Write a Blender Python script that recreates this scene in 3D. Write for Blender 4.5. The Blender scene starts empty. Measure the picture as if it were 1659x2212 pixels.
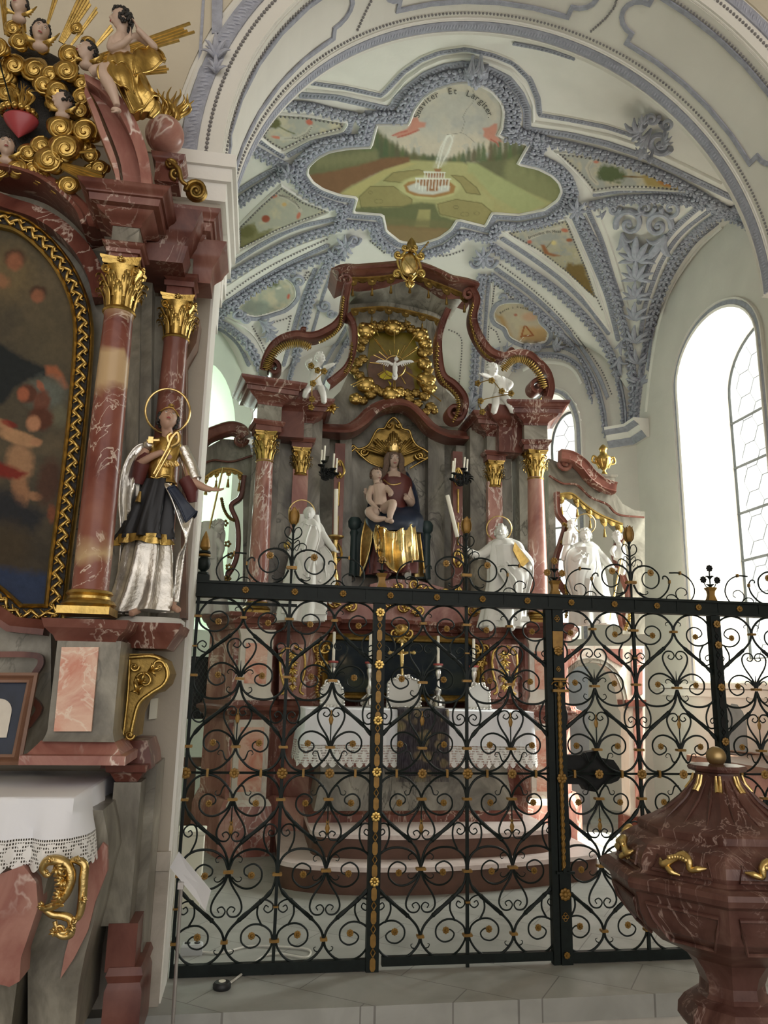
import bpy, math, random
import numpy as np
from mathutils import Vector, Matrix, Quaternion
random.seed(7)
SC = bpy.context.scene; COL = SC.collection
PI = math.pi
# ---------------- camera (image frame 1659 x 2212) ----------------
FPX = 1660.0; CX = 829.5; CY = 1106.0
C0 = np.array([0.0, -4.2, 1.4])
_a, _p, _q = math.radians(9), math.radians(12.6), math.radians(1.2)
_f0 = np.array([math.sin(_a), math.cos(_a), 0]); _r0 = np.array([math.cos(_a), -math.sin(_a), 0]); _z = np.array([0, 0, 1.0])
FW = _f0*math.cos(_p)+_z*math.sin(_p); _u0 = _z*math.cos(_p)-_f0*math.sin(_p)
RT = _r0*math.cos(_q)+_u0*math.sin(_q); UP = _u0*math.cos(_q)-_r0*math.sin(_q)
cam = bpy.data.cameras.new('camera'); camo = bpy.data.objects.new('camera', cam); COL.objects.link(camo)
cam.sensor_fit = 'VERTICAL'; cam.sensor_height = 36; cam.sensor_width = 27; cam.lens = 36*FPX/2212
cam.clip_start = 0.05; cam.clip_end = 200
camo.matrix_world = Matrix([[RT[i], UP[i], -FW[i], C0[i]] for i in range(3)]+[[0, 0, 0, 1]])
SC.camera = camo
# ---------------- exposure, world, lights ----------------
SC.view_settings.view_transform = 'Standard'; SC.view_settings.look = 'None'
SC.view_settings.gamma = 1.0; SC.view_settings.exposure = 1.15; SC.view_settings.use_curve_mapping = False
W = bpy.data.worlds.new('sky'); SC.world = W; W.use_nodes = True
_bg = W.node_tree.nodes['Background']; _bg.inputs[0].default_value = (1.0, .96, .92, 1); _bg.inputs[1].default_value = .85
def area(name, loc, target, sx, sy, power, col=(1, 1, 1)):
    l = bpy.data.lights.new(name, 'AREA'); l.shape = 'RECTANGLE'; l.size = sx; l.size_y = sy; l.energy = power; l.color = col
    o = bpy.data.objects.new(name, l); COL.objects.link(o); o.location = loc
    o.rotation_euler = (Vector(target)-Vector(loc)).to_track_quat('-Z', 'Y').to_euler(); return o
area('daylight_east_window', (7.3, 2.6, 4.0), (3.0, 2.6, 2.4), 3.6, 4.6, 620, (1, .98, .94))
area('daylight_right_apse_window', (5.3, 6.6, 4.2), (2.5, 3.6, 2.6), 1.8, 3.6, 150, (1, .98, .95))
area('daylight_left_apse_window', (-1.75, 6.1, 4.0), (0.3, 4.0, 3.0), 1.2, 3.2, 110, (.86, 1, .86))
sun = bpy.data.lights.new('sun', 'SUN'); sun.energy = 16; sun.angle = math.radians(.6); sun.color = (1, .95, .85)
suno = bpy.data.objects.new('sun', sun); COL.objects.link(suno)
suno.rotation_euler = Vector((-2.0, .35, -3.2)).to_track_quat('-Z', 'Y').to_euler()

# ---------------- unprojection helpers ----------------
def D(x, y): return RT*(x-CX)-UP*(y-CY)+FW*FPX
def PY(x, y, Y):
    d = D(x, y); return Vector(C0+d*((Y-C0[1])/d[1]))
def PX(x, y, X):
    d = D(x, y); return Vector(C0+d*((X-C0[0])/d[0]))
def PZ(x, y, Z):
    d = D(x, y); return Vector(C0+d*((Z-C0[2])/d[2]))
def onY(Y):
    return lambda x, y, off=0.0: PY(x, y, Y-off)

# ---------------- materials ----------------
MATS = {}
def nmat(name, rough=.5, metal=0.0, spec=.5):
    m = bpy.data.materials.new(name); m.use_nodes = True; nt = m.node_tree
    b = nt.nodes['Principled BSDF']; b.inputs['Roughness'].default_value = rough; b.inputs['Metallic'].default_value = metal
    b.inputs['Specular IOR Level'].default_value = spec
    MATS[name] = m; return m, nt, b
def noise(nt, scale, detail=5, dist=0.0, vec=None, rough=.5):
    n = nt.nodes.new('ShaderNodeTexNoise'); n.inputs['Scale'].default_value = scale; n.inputs['Detail'].default_value = detail
    n.inputs['Distortion'].default_value = dist; n.inputs['Roughness'].default_value = rough
    if vec is not None: nt.links.new(vec, n.inputs['Vector'])
    return n
def ramp(nt, fac, stops):
    r = nt.nodes.new('ShaderNodeValToRGB'); e = r.color_ramp.elements
    while len(e) < len(stops): e.new(.5)
    for i, (p, c) in enumerate(stops):
        e[i].position = p; e[i].color = (c[0], c[1], c[2], 1)
    nt.links.new(fac, r.inputs[0]); return r
def mixc(nt, fac, a, b, mode='MIX'):
    m = nt.nodes.new('ShaderNodeMix'); m.data_type = 'RGBA'; m.blend_type = mode
    for s, v in ((0, fac), (6, a), (7, b)):
        if hasattr(v, 'links'): nt.links.new(v, m.inputs[s])
        elif s == 0: m.inputs[0].default_value = v
        else: m.inputs[s].default_value = (v[0], v[1], v[2], 1)
    return m.outputs[2]
def bump(nt, b, h, strength=.3, dist=.01):
    n = nt.nodes.new('ShaderNodeBump'); n.inputs['Strength'].default_value = strength; n.inputs['Distance'].default_value = dist
    nt.links.new(h, n.inputs['Height']); nt.links.new(n.outputs[0], b.inputs['Normal'])
def objco(nt, scale=(1, 1, 1), rot=(0, 0, 0)):
    g = nt.nodes.new('ShaderNodeNewGeometry'); mp = nt.nodes.new('ShaderNodeMapping')
    mp.inputs['Scale'].default_value = scale; mp.inputs['Rotation'].default_value = rot
    nt.links.new(g.outputs['Position'], mp.inputs['Vector']); return mp.outputs[0]
def marble(name, cols, vein, scale=3, rough=.22, vs=3.0, amt=1.0, vw=.03, stretch=(1, 1, .6)):
    m, nt, b = nmat(name, max(.3, rough), 0, .3)
    co = objco(nt, stretch, (.3, .5, .2))
    n1 = noise(nt, scale, 8, 1.2, co, .6)
    k = len(cols); base = ramp(nt, n1.outputs[0], [(.28+.44*i/(k-1), c) for i, c in enumerate(cols)])
    n2 = noise(nt, vs, 4, 2.2, co, .55)
    v = nt.nodes.new('ShaderNodeMath'); v.operation = 'SUBTRACT'; v.inputs[1].default_value = .5; nt.links.new(n2.outputs[0], v.inputs[0])
    av = nt.nodes.new('ShaderNodeMath'); av.operation = 'ABSOLUTE'; nt.links.new(v.outputs[0], av.inputs[0])
    vr = ramp(nt, av.outputs[0], [(0, (amt, amt, amt)), (vw, (0, 0, 0))])
    n3 = noise(nt, vs*.6, 2, 0, co); gate = ramp(nt, n3.outputs[0], [(.48, (0, 0, 0)), (.6, (1, 1, 1))])
    mu = nt.nodes.new('ShaderNodeMath'); mu.operation = 'MULTIPLY'; nt.links.new(vr.outputs[0], mu.inputs[0]); nt.links.new(gate.outputs[0], mu.inputs[1])
    c = mixc(nt, mu.outputs[0], base.outputs[0], vein)
    nt.links.new(c, b.inputs['Base Color']); return m
def plain(name, col, rough=.6, metal=0, var=.12, scale=8, bmp=0.0, bs=60, spec=.5):
    m, nt, b = nmat(name, rough, metal, spec); co = objco(nt)
    n = noise(nt, scale, 6, .3, co)
    lo = [max(0, c*(1-var)) for c in col]; hi = [min(1, c*(1+var)) for c in col]
    r = ramp(nt, n.outputs[0], [(.3, lo), (.7, hi)]); nt.links.new(r.outputs[0], b.inputs['Base Color'])
    if bmp:
        n2 = noise(nt, bs, 4, 0, co); bump(nt, b, n2.outputs[0], bmp, .01)
    return m
marble('marble_red', [(.07, .02, .016), (.13, .042, .03), (.19, .072, .052), (.26, .125, .095)], (.75, .62, .52), 2.6, .2, 3.4, .75, .022)
marble('marble_rose', [(.20, .068, .054), (.30, .125, .10), (.42, .215, .17), (.54, .34, .26)], (.88, .78, .7), 3.2, .22, 3.0, .8, .03)
marble('marble_grey', [(.085, .075, .058), (.17, .155, .125), (.29, .27, .22), (.44, .41, .34)], (.05, .045, .035), 3.0, .22, 2.6, .8, .025)
marble('marble_pale', [(.55, .50, .43), (.68, .63, .55), (.78, .74, .66)], (.55, .35, .28), 3, .3, 2.6, .5, .04)
marble('marble_column', [(.10, .024, .018), (.17, .048, .034), (.24, .085, .06), (.30, .12, .08)], (.85, .72, .6), 2.0, .16, 5.0, .8, .02, (1, 1, .9))
marble('marble_panel', [(.75, .52, .38), (.62, .25, .17), (.75, .50, .38), (.55, .17, .12)], (.85, .75, .62), 2.2, .22, 3.0, .6, .03, (1.3, 1.3, 1.3))
marble('marble_font', [(.045, .018, .015), (.08, .033, .026), (.125, .06, .048), (.20, .115, .09)], (.6, .45, .4), 5, .3, 6.0, .5, .02)
marble('marble_step', [(.55, .45, .42), (.66, .56, .53), (.74, .65, .62)], (.5, .4, .38), 4, .35, 3, .4, .03)
_m = MATS['marble_column']; nt = _m.node_tree; b = nt.nodes['Principled BSDF']; src = b.inputs['Base Color'].links[0].from_socket
g_ = nt.nodes.new('ShaderNodeNewGeometry'); sx = nt.nodes.new('ShaderNodeSeparateXYZ'); nt.links.new(g_.outputs['Position'], sx.inputs[0]); n_ = noise(nt, 7, 3, .6, objco(nt))
ad = nt.nodes.new('ShaderNodeMath'); ad.operation = 'MULTIPLY_ADD'; nt.links.new(n_.outputs[0], ad.inputs[0]); ad.inputs[1].default_value = .16; nt.links.new(sx.outputs[2], ad.inputs[2])
mr = nt.nodes.new('ShaderNodeMapRange'); mr.inputs[1].default_value = 1.78; mr.inputs[2].default_value = 3.18; nt.links.new(ad.outputs[0], mr.inputs[0])
z0 = (0, 0, 0); o1 = (1, 1, 1); rb = ramp(nt, mr.outputs[0], [(.0, z0), (.10, z0), (.13, o1), (.19, z0), (.62, z0), (.66, o1), (.75, o1), (.78, z0), (.88, z0), (.92, (.8, .8, .8)), (.97, z0)])
nt.links.new(mixc(nt, rb.outputs[0], src, (.52, .36, .20)), b.inputs['Base Color'])
def goldm(name, col, rough):
    m, nt, b = nmat(name, rough, 1.0); co = objco(nt)
    n = noise(nt, 22, 5, .4, co); r = ramp(nt, n.outputs[0], [(.3, [c*.62 for c in col]), (.65, col)])
    nt.links.new(r.outputs[0], b.inputs['Base Color']); n2 = noise(nt, 90, 3, 0, co); bump(nt, b, n2.outputs[0], .35, .004); return m
goldm('gold', (.62, .42, .13), .33); goldm('gold_dull', (.36, .235, .07), .45); goldm('gold_bright', (.80, .58, .24), .28)
plain('gold_paint', (.24, .13, .025), .45, .35, .2, 30)
plain('silver', (.74, .72, .68), .28, .95, .15, 20, .3, 70)
plain('silver_old', (.52, .49, .44), .36, .85, .3, 14, .3, 60)
plain('iron', (.005, .009, .008), .5, .0, .3, 30, 0, 60, .22)
plain('iron_plain', (.005, .0055, .0055), .5, .0, .3, 30, 0, 60, .22)
plain('plaster', (.68, .65, .60), .85, 0, .05, 2.5, .15, 30)
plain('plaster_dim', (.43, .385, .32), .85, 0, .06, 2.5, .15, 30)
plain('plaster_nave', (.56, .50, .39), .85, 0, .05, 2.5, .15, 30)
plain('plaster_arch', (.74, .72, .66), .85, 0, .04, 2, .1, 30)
plain('plaster_white', (.82, .80, .75), .8, 0, .04, 3, .1, 30)
plain('plaster_green_lit', (.66, .74, .62), .85, 0, .05, 2.5, .1, 30)  # green light from outside put into the plaster colour
plain('stucco_white', (.83, .81, .76), .75, 0, .04, 6)
plain('stucco_blue', (.35, .365, .43), .75, 0, .16, 25, .5, 120)
plain('stucco_leaf', (.40, .415, .49), .7, 0, .14, 18, .3, 90)
plain('bead_grey', (.22, .21, .21), .7, 0, .1)
plain('statue_white', (.66, .65, .61), .5, 0, .05, 8)
plain('statue_grey', (.50, .49, .45), .5, 0, .1, 8)
plain('skin', (.46, .28, .20), .5, 0, .1, 12)
plain('skin_pale', (.52, .38, .30), .5, 0, .08, 12)
plain('hair_dark', (.02, .017, .015), .6, 0, .3, 40, .6, 120)
plain('hair_brown', (.12, .075, .05), .6, 0, .3, 40, .6, 120)
plain('cloth_red', (.10, .02, .018), .6, 0, .15)
plain('cloth_wine', (.11, .026, .022), .5, 0, .15)
plain('cloth_blue', (.014, .022, .045), .5, 0, .3, 10)
plain('cloth_black', (.015, .015, .018), .5, .2, .3, 10)
plain('heart_red', (.36, .05, .06), .35, 0, .1)
plain('candle', (.86, .82, .70), .5, 0, .03)
plain('wax_red', (.35, .06, .05), .5)
plain('wood_dark', (.14, .07, .04), .45, 0, .25, 14)
plain('wood_riser', (.10, .045, .027), .5, 0, .25, 8)
plain('wood_throne', (.035, .06, .06), .5, 0, .2)
plain('grey_wood', (.20, .22, .23), .7, 0, .15, 5)
plain('black', (.01, .01, .012), .5); plain('paper', (.86, .86, .88), .6, 0, .02); plain('steel', (.45, .42, .40), .35, .7, .1)
plain('plastic_cream', (.80, .78, .66), .5, 0, .02); plain('plastic_grey', (.55, .57, .58), .5, 0, .02); plain('cable', (.68, .66, .60), .5, 0, .02)
plain('dark_text', (.05, .045, .04), .7); plain('frame_brown', (.20, .10, .06), .4, 0, .2)
plain('porcelain', (.78, .77, .73), .3); plain('ribbon_red', (.75, .22, .15), .8)
plain('amber', (.17, .125, .012), .35, 0, .15, 20); plain('amber_bright', (.75, .62, .03), .35)
plain('stone_ledge', (.50, .47, .42), .7, 0, .12, 5, .3, 40); plain('lead', (.06, .065, .065), .6)
plain('bronze', (.40, .28, .13), .35, .8, .15, 10)
# white linen: slightly translucent cloth, and its lace hem with real alpha holes
m, nt, b = nmat('linen', .8, 0, .2); co = objco(nt); n = noise(nt, 500, 2, 0, co); bump(nt, b, n.outputs[0], .15, .002); b.inputs['Base Color'].default_value = (.84, .85, .90, 1)
def lace(name, s):
    m, nt, b = nmat(name, .8, 0, .2); b.inputs['Base Color'].default_value = (.85, .84, .82, 1)
    uv = nt.nodes.new('ShaderNodeUVMap')
    sp = nt.nodes.new('ShaderNodeSeparateXYZ'); nt.links.new(uv.outputs[0], sp.inputs[0])
    def mth(op, a, bb=None, cc=None):
        q = nt.nodes.new('ShaderNodeMath'); q.operation = op
        for i, v in enumerate((a, bb, cc)):
            if v is None: continue
            if hasattr(v, 'links'): nt.links.new(v, q.inputs[i])
            else: q.inputs[i].default_value = v
        return q.outputs[0]
    u, v = sp.outputs[0], sp.outputs[1]
    # zigzag diamonds made of small square holes
    p1 = mth('PINGPONG', mth('MULTIPLY', u, 1.0), .5)
    d1 = mth('ABSOLUTE', mth('SUBTRACT', mth('MULTIPLY', p1, 1.6), mth('SUBTRACT', v, .12)))
    d2 = mth('ABSOLUTE', mth('SUBTRACT', mth('SUBTRACT', .8, mth('MULTIPLY', p1, 1.6)), mth('SUBTRACT', v, .12)))
    zone = mth('LESS_THAN', mth('MINIMUM', d1, d2), .13)
    top = mth('GREATER_THAN', v, .86)
    zone = mth('MAXIMUM', zone, top)
    hx = mth('GREATER_THAN', mth('FRACT', mth('MULTIPLY', u, 14.0)), .42); hy = mth('GREATER_THAN', mth('FRACT', mth('MULTIPLY', v, s)), .42)
    hole = mth('MULTIPLY', mth('MULTIPLY', hx, hy), zone)
    alpha = mth('SUBTRACT', 1.0, hole); nt.links.new(alpha, b.inputs['Alpha'])
lace('lace', 9.0)
# floor slabs
m, nt, b = nmat('floor_stone', .45); co = objco(nt, (1.6, 1.6, 1.6), (0, 0, .62))
br = nt.nodes.new('ShaderNodeTexBrick'); nt.links.new(co, br.inputs['Vector'])
br.inputs['Scale'].default_value = 1.0; br.inputs['Mortar Size'].default_value = .005; br.inputs['Brick Width'].default_value = 1.1; br.inputs['Row Height'].default_value = .62
br.inputs['Color1'].default_value = (.42, .42, .395, 1); br.inputs['Color2'].default_value = (.37, .375, .355, 1); br.inputs['Mortar'].default_value = (.22, .215, .20, 1)
n = noise(nt, 3.5, 8, .8, objco(nt)); rr = ramp(nt, n.outputs[0], [(.3, (.72, .72, .70)), (.7, (1, 1, 1))])
nt.links.new(mixc(nt, 1.0, br.outputs[0], rr.outputs[0], 'MULTIPLY'), b.inputs['Base Color'])
# worn plinth stone
m, nt, b = nmat('stone_worn', .85); co = objco(nt); n = noise(nt, 4, 8, .5, co, .65); n2 = noise(nt, 1.6, 5, .3, co)
c1 = ramp(nt, n.outputs[0], [(.3, (.34, .30, .25)), (.7, (.55, .50, .44))]); g = ramp(nt, n2.outputs[0], [(.62, (1, 1, 1)), (.70, (.55, .52, .47))])
nt.links.new(mixc(nt, 1.0, c1.outputs[0], g.outputs[0], 'MULTIPLY'), b.inputs['Base Color']); bump(nt, b, n.outputs[0], .4, .02)
# window glass
m = bpy.data.materials.new('window_glass'); m.use_nodes = True; nt = m.node_tree; nt.nodes.remove(nt.nodes['Principled BSDF'])
t = nt.nodes.new('ShaderNodeBsdfTransparent'); t.inputs[0].default_value = (.93, .96, .95, 1); g = nt.nodes.new('ShaderNodeBsdfGlossy'); g.inputs['Roughness'].default_value = .1
mx = nt.nodes.new('ShaderNodeMixShader'); mx.inputs[0].default_value = .05; nt.links.new(t.outputs[0], mx.inputs[1]); nt.links.new(g.outputs[0], mx.inputs[2]); nt.links.new(mx.outputs[0], nt.nodes['Material Output'].inputs[0]); MATS['window_glass'] = m
# painted surfaces take their own pigment from a colour layer computed below
m, nt, b = nmat('pigment', .75, 0, .3); va = nt.nodes.new('ShaderNodeVertexColor'); va.layer_name = 'pig'; nt.links.new(va.outputs[0], b.inputs['Base Color'])
m, nt, b = nmat('oil_paint', .5, 0, .15); va = nt.nodes.new('ShaderNodeVertexColor'); va.layer_name = 'pig'; nt.links.new(va.outputs[0], b.inputs['Base Color'])
n = noise(nt, 260, 3, 0, objco(nt)); bump(nt, b, n.outputs[0], .25, .002)
# altar hanging
m, nt, b = nmat('tapestry', .9, 0, .1); co = objco(nt, (1, 1, 1)); vo = nt.nodes.new('ShaderNodeTexVoronoi'); vo.inputs['Scale'].default_value = 9; nt.links.new(co, vo.inputs['Vector'])
r = ramp(nt, vo.outputs[0], [(.0, (.20, .18, .09)), (.35, (.16, .13, .09)), (.45, (.055, .05, .055)), (1, (.05, .045, .06))]); n = noise(nt, 60, 4, .2, objco(nt, (3, 1, .3)))
rr = ramp(nt, n.outputs[0], [(.35, (.5, .5, .5)), (.65, (1.5, 1.45, 1.4))]); nt.links.new(mixc(nt, 1, r.outputs[0], rr.outputs[0], 'MULTIPLY'), b.inputs['Base Color'])

# ---------------- mesh builder ----------------
WL = {}   # world location of roots
def mark(o, label=None, cat=None, group=None, kind=None):
    if label: o['label'] = label
    if cat: o['category'] = cat
    if group: o['group'] = group
    if kind: o['kind'] = kind
    return o
def thing(name, label, cat, loc=(0, 0, 0), group=None):
    o = bpy.data.objects.new(name, None); COL.objects.link(o); o.location = loc; o.empty_display_size = .1
    WL[o] = Vector(loc); return mark(o, label, cat, group)
def copy_tree(o, loc=None, parent=None, label=None, group=None, mirror=None):
    c = o.copy(); COL.objects.link(c)
    if parent is not None: c.parent = parent
    for ch in list(o.children): copy_tree(ch, None, c)
    if loc is not None: c.location = loc
    if label: c['label'] = label
    if group: c['group'] = group
    return c
def spline(pts, n=6, closed=False):
    P = [Vector(p) for p in pts]
    if len(P) < 3 and not closed: return P
    out = []; N = len(P); rng = N if closed else N-1
    for i in range(rng):
        p1, p2 = P[i], P[(i+1) % N]
        p0 = P[i-1] if (i > 0 or closed) else p1*2-p2
        p3 = P[(i+2) % N] if (i+2 < N or closed) else p2*2-p1
        for k in range(n):
            t = k/n; t2 = t*t; t3 = t2*t
            out.append(.5*((2*p1)+(p2-p0)*t+(2*p0-5*p1+4*p2-p3)*t2+(3*p1-p0-3*p2+p3)*t3))
    if not closed: out.append(P[-1])
    return out
def spl1(vals, n):
    out = []
    for i in range(len(vals)-1):
        for k in range(n): out.append(vals[i]+(vals[i+1]-vals[i])*k/n)
    out.append(vals[-1]); return out
def resample(P, step, closed=False):
    P = list(P)+([P[0]] if closed else [])
    L = [0.0]
    for a, b_ in zip(P, P[1:]): L.append(L[-1]+(b_-a).length)
    T = L[-1]
    if T < 1e-6: return P[:1]
    n = max(2, int(round(T/step))); out = []; j = 0
    for i in range(n+(0 if closed else 1)):
        s = min(T*i/n, T*.999999)
        while j < len(L)-2 and L[j+1] < s: j += 1
        d = L[j+1]-L[j]; t = (s-L[j])/d if d > 1e-9 else 0
        out.append(P[j].lerp(P[j+1], t))
    return out
class MB:
    def __init__(s): s.v = []; s.f = []; s.uv = None
    def add(s, vs, fs):
        o = len(s.v); s.v += [Vector(v) for v in vs]; s.f += [tuple(i+o for i in f) for f in fs]; return s
    def box(s, a, b_, bev=0):
        x0, y0, z0 = a; x1, y1, z1 = b_
        if bev:
            return s.prismz([(x0+bev, y0), (x1-bev, y0), (x1, y0+bev), (x1, y1-bev), (x1-bev, y1), (x0+bev, y1), (x0, y1-bev), (x0, y0+bev)], z0, z1)
        return s.add([(x, y, z) for x in (x0, x1) for y in (y0, y1) for z in (z0, z1)],
                     [(0, 1, 3, 2), (4, 6, 7, 5), (0, 4, 5, 1), (2, 3, 7, 6), (0, 2, 6, 4), (1, 5, 7, 3)])
    def prism(s, pts, off):   # pts world vectors of a planar outline, extruded by vector off
        P = [Vector(p) for p in pts]; n = len(P); off = Vector(off)
        return s.add(P+[p+off for p in P], [tuple(range(n)), tuple(range(2*n-1, n-1, -1))]+[(i, i+n, (i+1) % n+n, (i+1) % n) for i in range(n)])
    def prismz(s, xy, z0, z1): return s.prism([(x, y, z0) for x, y in xy], (0, 0, z1-z0))
    def hexa(s, q0, q1):      # two quads
        return s.add(list(q0)+list(q1), [(0, 1, 2, 3), (7, 6, 5, 4), (0, 4, 5, 1), (1, 5, 6, 2), (2, 6, 7, 3), (3, 7, 4, 0)])
    def tube(s, pts, r, seg=8, closed=False, flat=1.0, ref=None, caps=True):
        P = [Vector(p) for p in pts]; n = len(P)
        if n < 2: return s
        R = r if isinstance(r, (list, tuple)) else [r]*n
        if len(R) != n:
            R = [R[min(len(R)-1, int(i*(len(R)-1)/(n-1)))]*(1-((i*(len(R)-1)/(n-1)) % 1))+R[min(len(R)-1, int(i*(len(R)-1)/(n-1))+1)]*((i*(len(R)-1)/(n-1)) % 1) for i in range(n)]
        vs = []; nrm = None
        for i in range(n):
            a = P[i-1] if (i > 0 or closed) else P[0]; b_ = P[(i+1) % n] if (i < n-1 or closed) else P[-1]
            t = (b_-a)
            if t.length < 1e-9: t = Vector((0, 0, 1))
            t.normalize()
            if ref is not None:
                rr = ref[i] if isinstance(ref, list) else Vector(ref); nrm = rr-t*rr.dot(t)
                if nrm.length < 1e-4: nrm = t.orthogonal()
            elif nrm is None: nrm = t.orthogonal()
            else:
                nrm = nrm-t*nrm.dot(t)
                if nrm.length < 1e-5: nrm = t.orthogonal()
            nrm.normalize(); bi = t.cross(nrm)
            for k in range(seg):
                a_ = 2*PI*k/seg; vs.append(P[i]+nrm*(math.cos(a_)*R[i]*flat)+bi*(math.sin(a_)*R[i]))
        fs = []
        for i in range(n if closed else n-1):
            j = (i+1) % n
            for k in range(seg): fs.append((i*seg+k, i*seg+(k+1) % seg, j*seg+(k+1) % seg, j*seg+k))
        if caps and not closed: fs += [tuple(range(seg-1, -1, -1)), tuple(range((n-1)*seg, n*seg))]
        return s.add(vs, fs)
    def stube(s, pts, r, n=5, **k):
        closed = k.get('closed', False)
        return s.tube(spline(pts, n, closed), r, **k)
    def sweep(s, prof, path, up, closed=False, caps=True):   # prof [(a,b)] a: side, b: up
        P = [Vector(p) for p in path]; n = len(P); m = len(prof); vs = []
        for i in range(n):
            a = P[i-1] if (i > 0 or closed) else None; c = P[(i+1) % n] if (i < n-1 or closed) else None
            u_ = Vector(up[i] if isinstance(up, list) else up)
            t1 = (P[i]-a).normalized() if a is not None else None; t2 = (c-P[i]).normalized() if c is not None else None
            if t1 is None: t1 = t2
            if t2 is None: t2 = t1
            t = (t1+t2)
            t = t.normalized() if t.length > 1e-6 else t1
            u2 = (u_-t*u_.dot(t)); u2 = u2.normalized() if u2.length > 1e-6 else t.orthogonal()
            sd = t.cross(u2); k = 1/max(.45, math.sqrt(max(0, (1+t1.dot(t2))/2)))
            for (x, y) in prof: vs.append(P[i]+sd*(x*k)+u2*y)
        fs = []
        for i in range(n if closed else n-1):
            j = (i+1) % n
            for q in range(m): fs.append((i*m+q, i*m+(q+1) % m, j*m+(q+1) % m, j*m+q))
        if caps and not closed: fs += [tuple(range(m-1, -1, -1)), tuple(range((n-1)*m, n*m))]
        return s.add(vs, fs)
    def lathe(s, prof, c=(0, 0, 0), seg=24, sq=None, ax=1.0, ay=1.0, rot=0.0, axis=None):  # prof [(r,z)]
        c = Vector(c); vs = []; m = len(prof)
        q = Vector((0, 0, 1)).rotation_difference(Vector(axis)) if axis is not None else None
        for (r, z) in prof:
            for k in range(seg):
                a = 2*PI*k/seg+rot; v = Vector((r*math.cos(a)*ax, r*math.sin(a)*ay, z))
                if q: v = q @ v
                vs.append(c+v)
        fs = [(i*seg+k, i*seg+(k+1) % seg, (i+1)*seg+(k+1) % seg, (i+1)*seg+k) for i in range(m-1) for k in range(seg)]
        fs += [tuple(range(seg-1, -1, -1)), tuple(range((m-1)*seg, m*seg))]
        return s.add(vs, fs)
    def ball(s, c, r, seg=10, rings=7, rot=None):
        c = Vector(c); r = (r, r, r) if isinstance(r, (int, float)) else r; vs = [Vector((0, 0, r[2]))]
        for i in range(1, rings):
            th = PI*i/rings
            for k in range(seg):
                a = 2*PI*k/seg; vs.append(Vector((r[0]*math.sin(th)*math.cos(a), r[1]*math.sin(th)*math.sin(a), r[2]*math.cos(th))))
        vs.append(Vector((0, 0, -r[2])))
        if rot is not None: vs = [rot @ v for v in vs]
        vs = [c+v for v in vs]; L = len(vs)-1
        fs = [(0, 1+k, 1+(k+1) % seg) for k in range(seg)]
        for i in range(rings-2):
            for k in range(seg): fs.append((1+i*seg+k, 1+(i+1)*seg+k, 1+(i+1)*seg+(k+1) % seg, 1+i*seg+(k+1) % seg))
        fs += [(L, 1+(rings-2)*seg+(k+1) % seg, 1+(rings-2)*seg+k) for k in range(seg)]
        return s.add(vs, fs)
    def grid(s, rows, closed_u=False, uvs=None):   # rows of vectors
        m = len(rows[0]); n = len(rows); vs = [v for r in rows for v in r]
        fs = [(i*m+k, i*m+(k+1) % m, (i+1)*m+(k+1) % m, (i+1)*m+k) for i in range(n-1) for k in range(m if closed_u else m-1)]
        return s.add(vs, fs)
    def build(s, name, mat, parent=None, smooth=.7, mods=None):
        wl = Vector((0, 0, 0)); p = parent
        if parent is not None:
            q = parent
            while q.parent is not None: q = q.parent
            wl = WL.get(q, Vector((0, 0, 0)))
        me = bpy.data.meshes.new(name); me.from_pydata([v-wl for v in s.v], [], s.f)
        me.materials.append(MATS[mat]); me.validate()
        if smooth:
            me.shade_smooth(); me.set_sharp_from_angle(angle=smooth)
        me.update()
        o = bpy.data.objects.new(name, me); COL.objects.link(o)
        if parent is not None: o.parent = parent
        if mods: mods(o)
        return o
def fixn(o):
    import bmesh
    bm = bmesh.new(); bm.from_mesh(o.data); bmesh.ops.recalc_face_normals(bm, faces=bm.faces); bm.to_mesh(o.data); bm.free(); return o
def vox(size, it=4, f=.5):
    def g(o):
        m_ = o.modifiers.new('remesh', 'REMESH'); m_.mode = 'VOXEL'; m_.voxel_size = size; m_.use_smooth_shade = True
        k = o.modifiers.new('smooth', 'SMOOTH'); k.iterations = it; k.factor = f
    return g
def sculpt(mb, name, mat, parent=None, size=.008, it=4):
    return mb.build(name, mat, parent, 3.2, vox(size, it))
def setting(o): o['kind'] = 'structure'; return o
# ================= SETTING =================
POLY = [(4.6, .5), (4.6, 4.5), (3.05, 5.98), (-.25, 5.98), (-1.8, 4.5), (-1.8, .5)]
VC = (1.4, 2.75); ZS = 4.64
FAC = [((4.6, .7), (4.6, 4.5), 6.18), ((4.6, 4.5), (3.05, 5.98), 6.05), ((3.05, 5.98), (-.25, 5.98), 6.2), ((-.25, 5.98), (-1.8, 4.5), 6.05), ((-1.8, 4.5), (-1.8, .7), 6.18)]
def hv(x, y):
    r = math.hypot(x-VC[0], y-VC[1])/3.62; z = ZS+2.08*max(0, 1-r**2.4)**(1/2.4)
    for (a, b_, zt) in FAC:
        L = math.hypot(b_[0]-a[0], b_[1]-a[1]); ux, uy = (b_[0]-a[0])/L, (b_[1]-a[1])/L
        s_ = ((x-a[0])*ux+(y-a[1])*uy)/L*2-1
        if abs(s_) < 1: z = max(z, ZS+(zt-ZS)*math.sqrt(1-s_*s_))
    return z
def inpoly(x, y, poly=POLY):
    c = False; n = len(poly)
    for i in range(n):
        x1, y1 = poly[i]; x2, y2 = poly[i-1]
        if (y1 > y) != (y2 > y) and x < (x2-x1)*(y-y1)/(y2-y1)+x1: c = not c
    return c
def vnorm(x, y):
    e = .03; dx = (hv(x+e, y)-hv(x-e, y))/(2*e); dy = (hv(x, y+e)-hv(x, y-e))/(2*e)
    return Vector((dx, dy, -1)).normalized()
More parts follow.
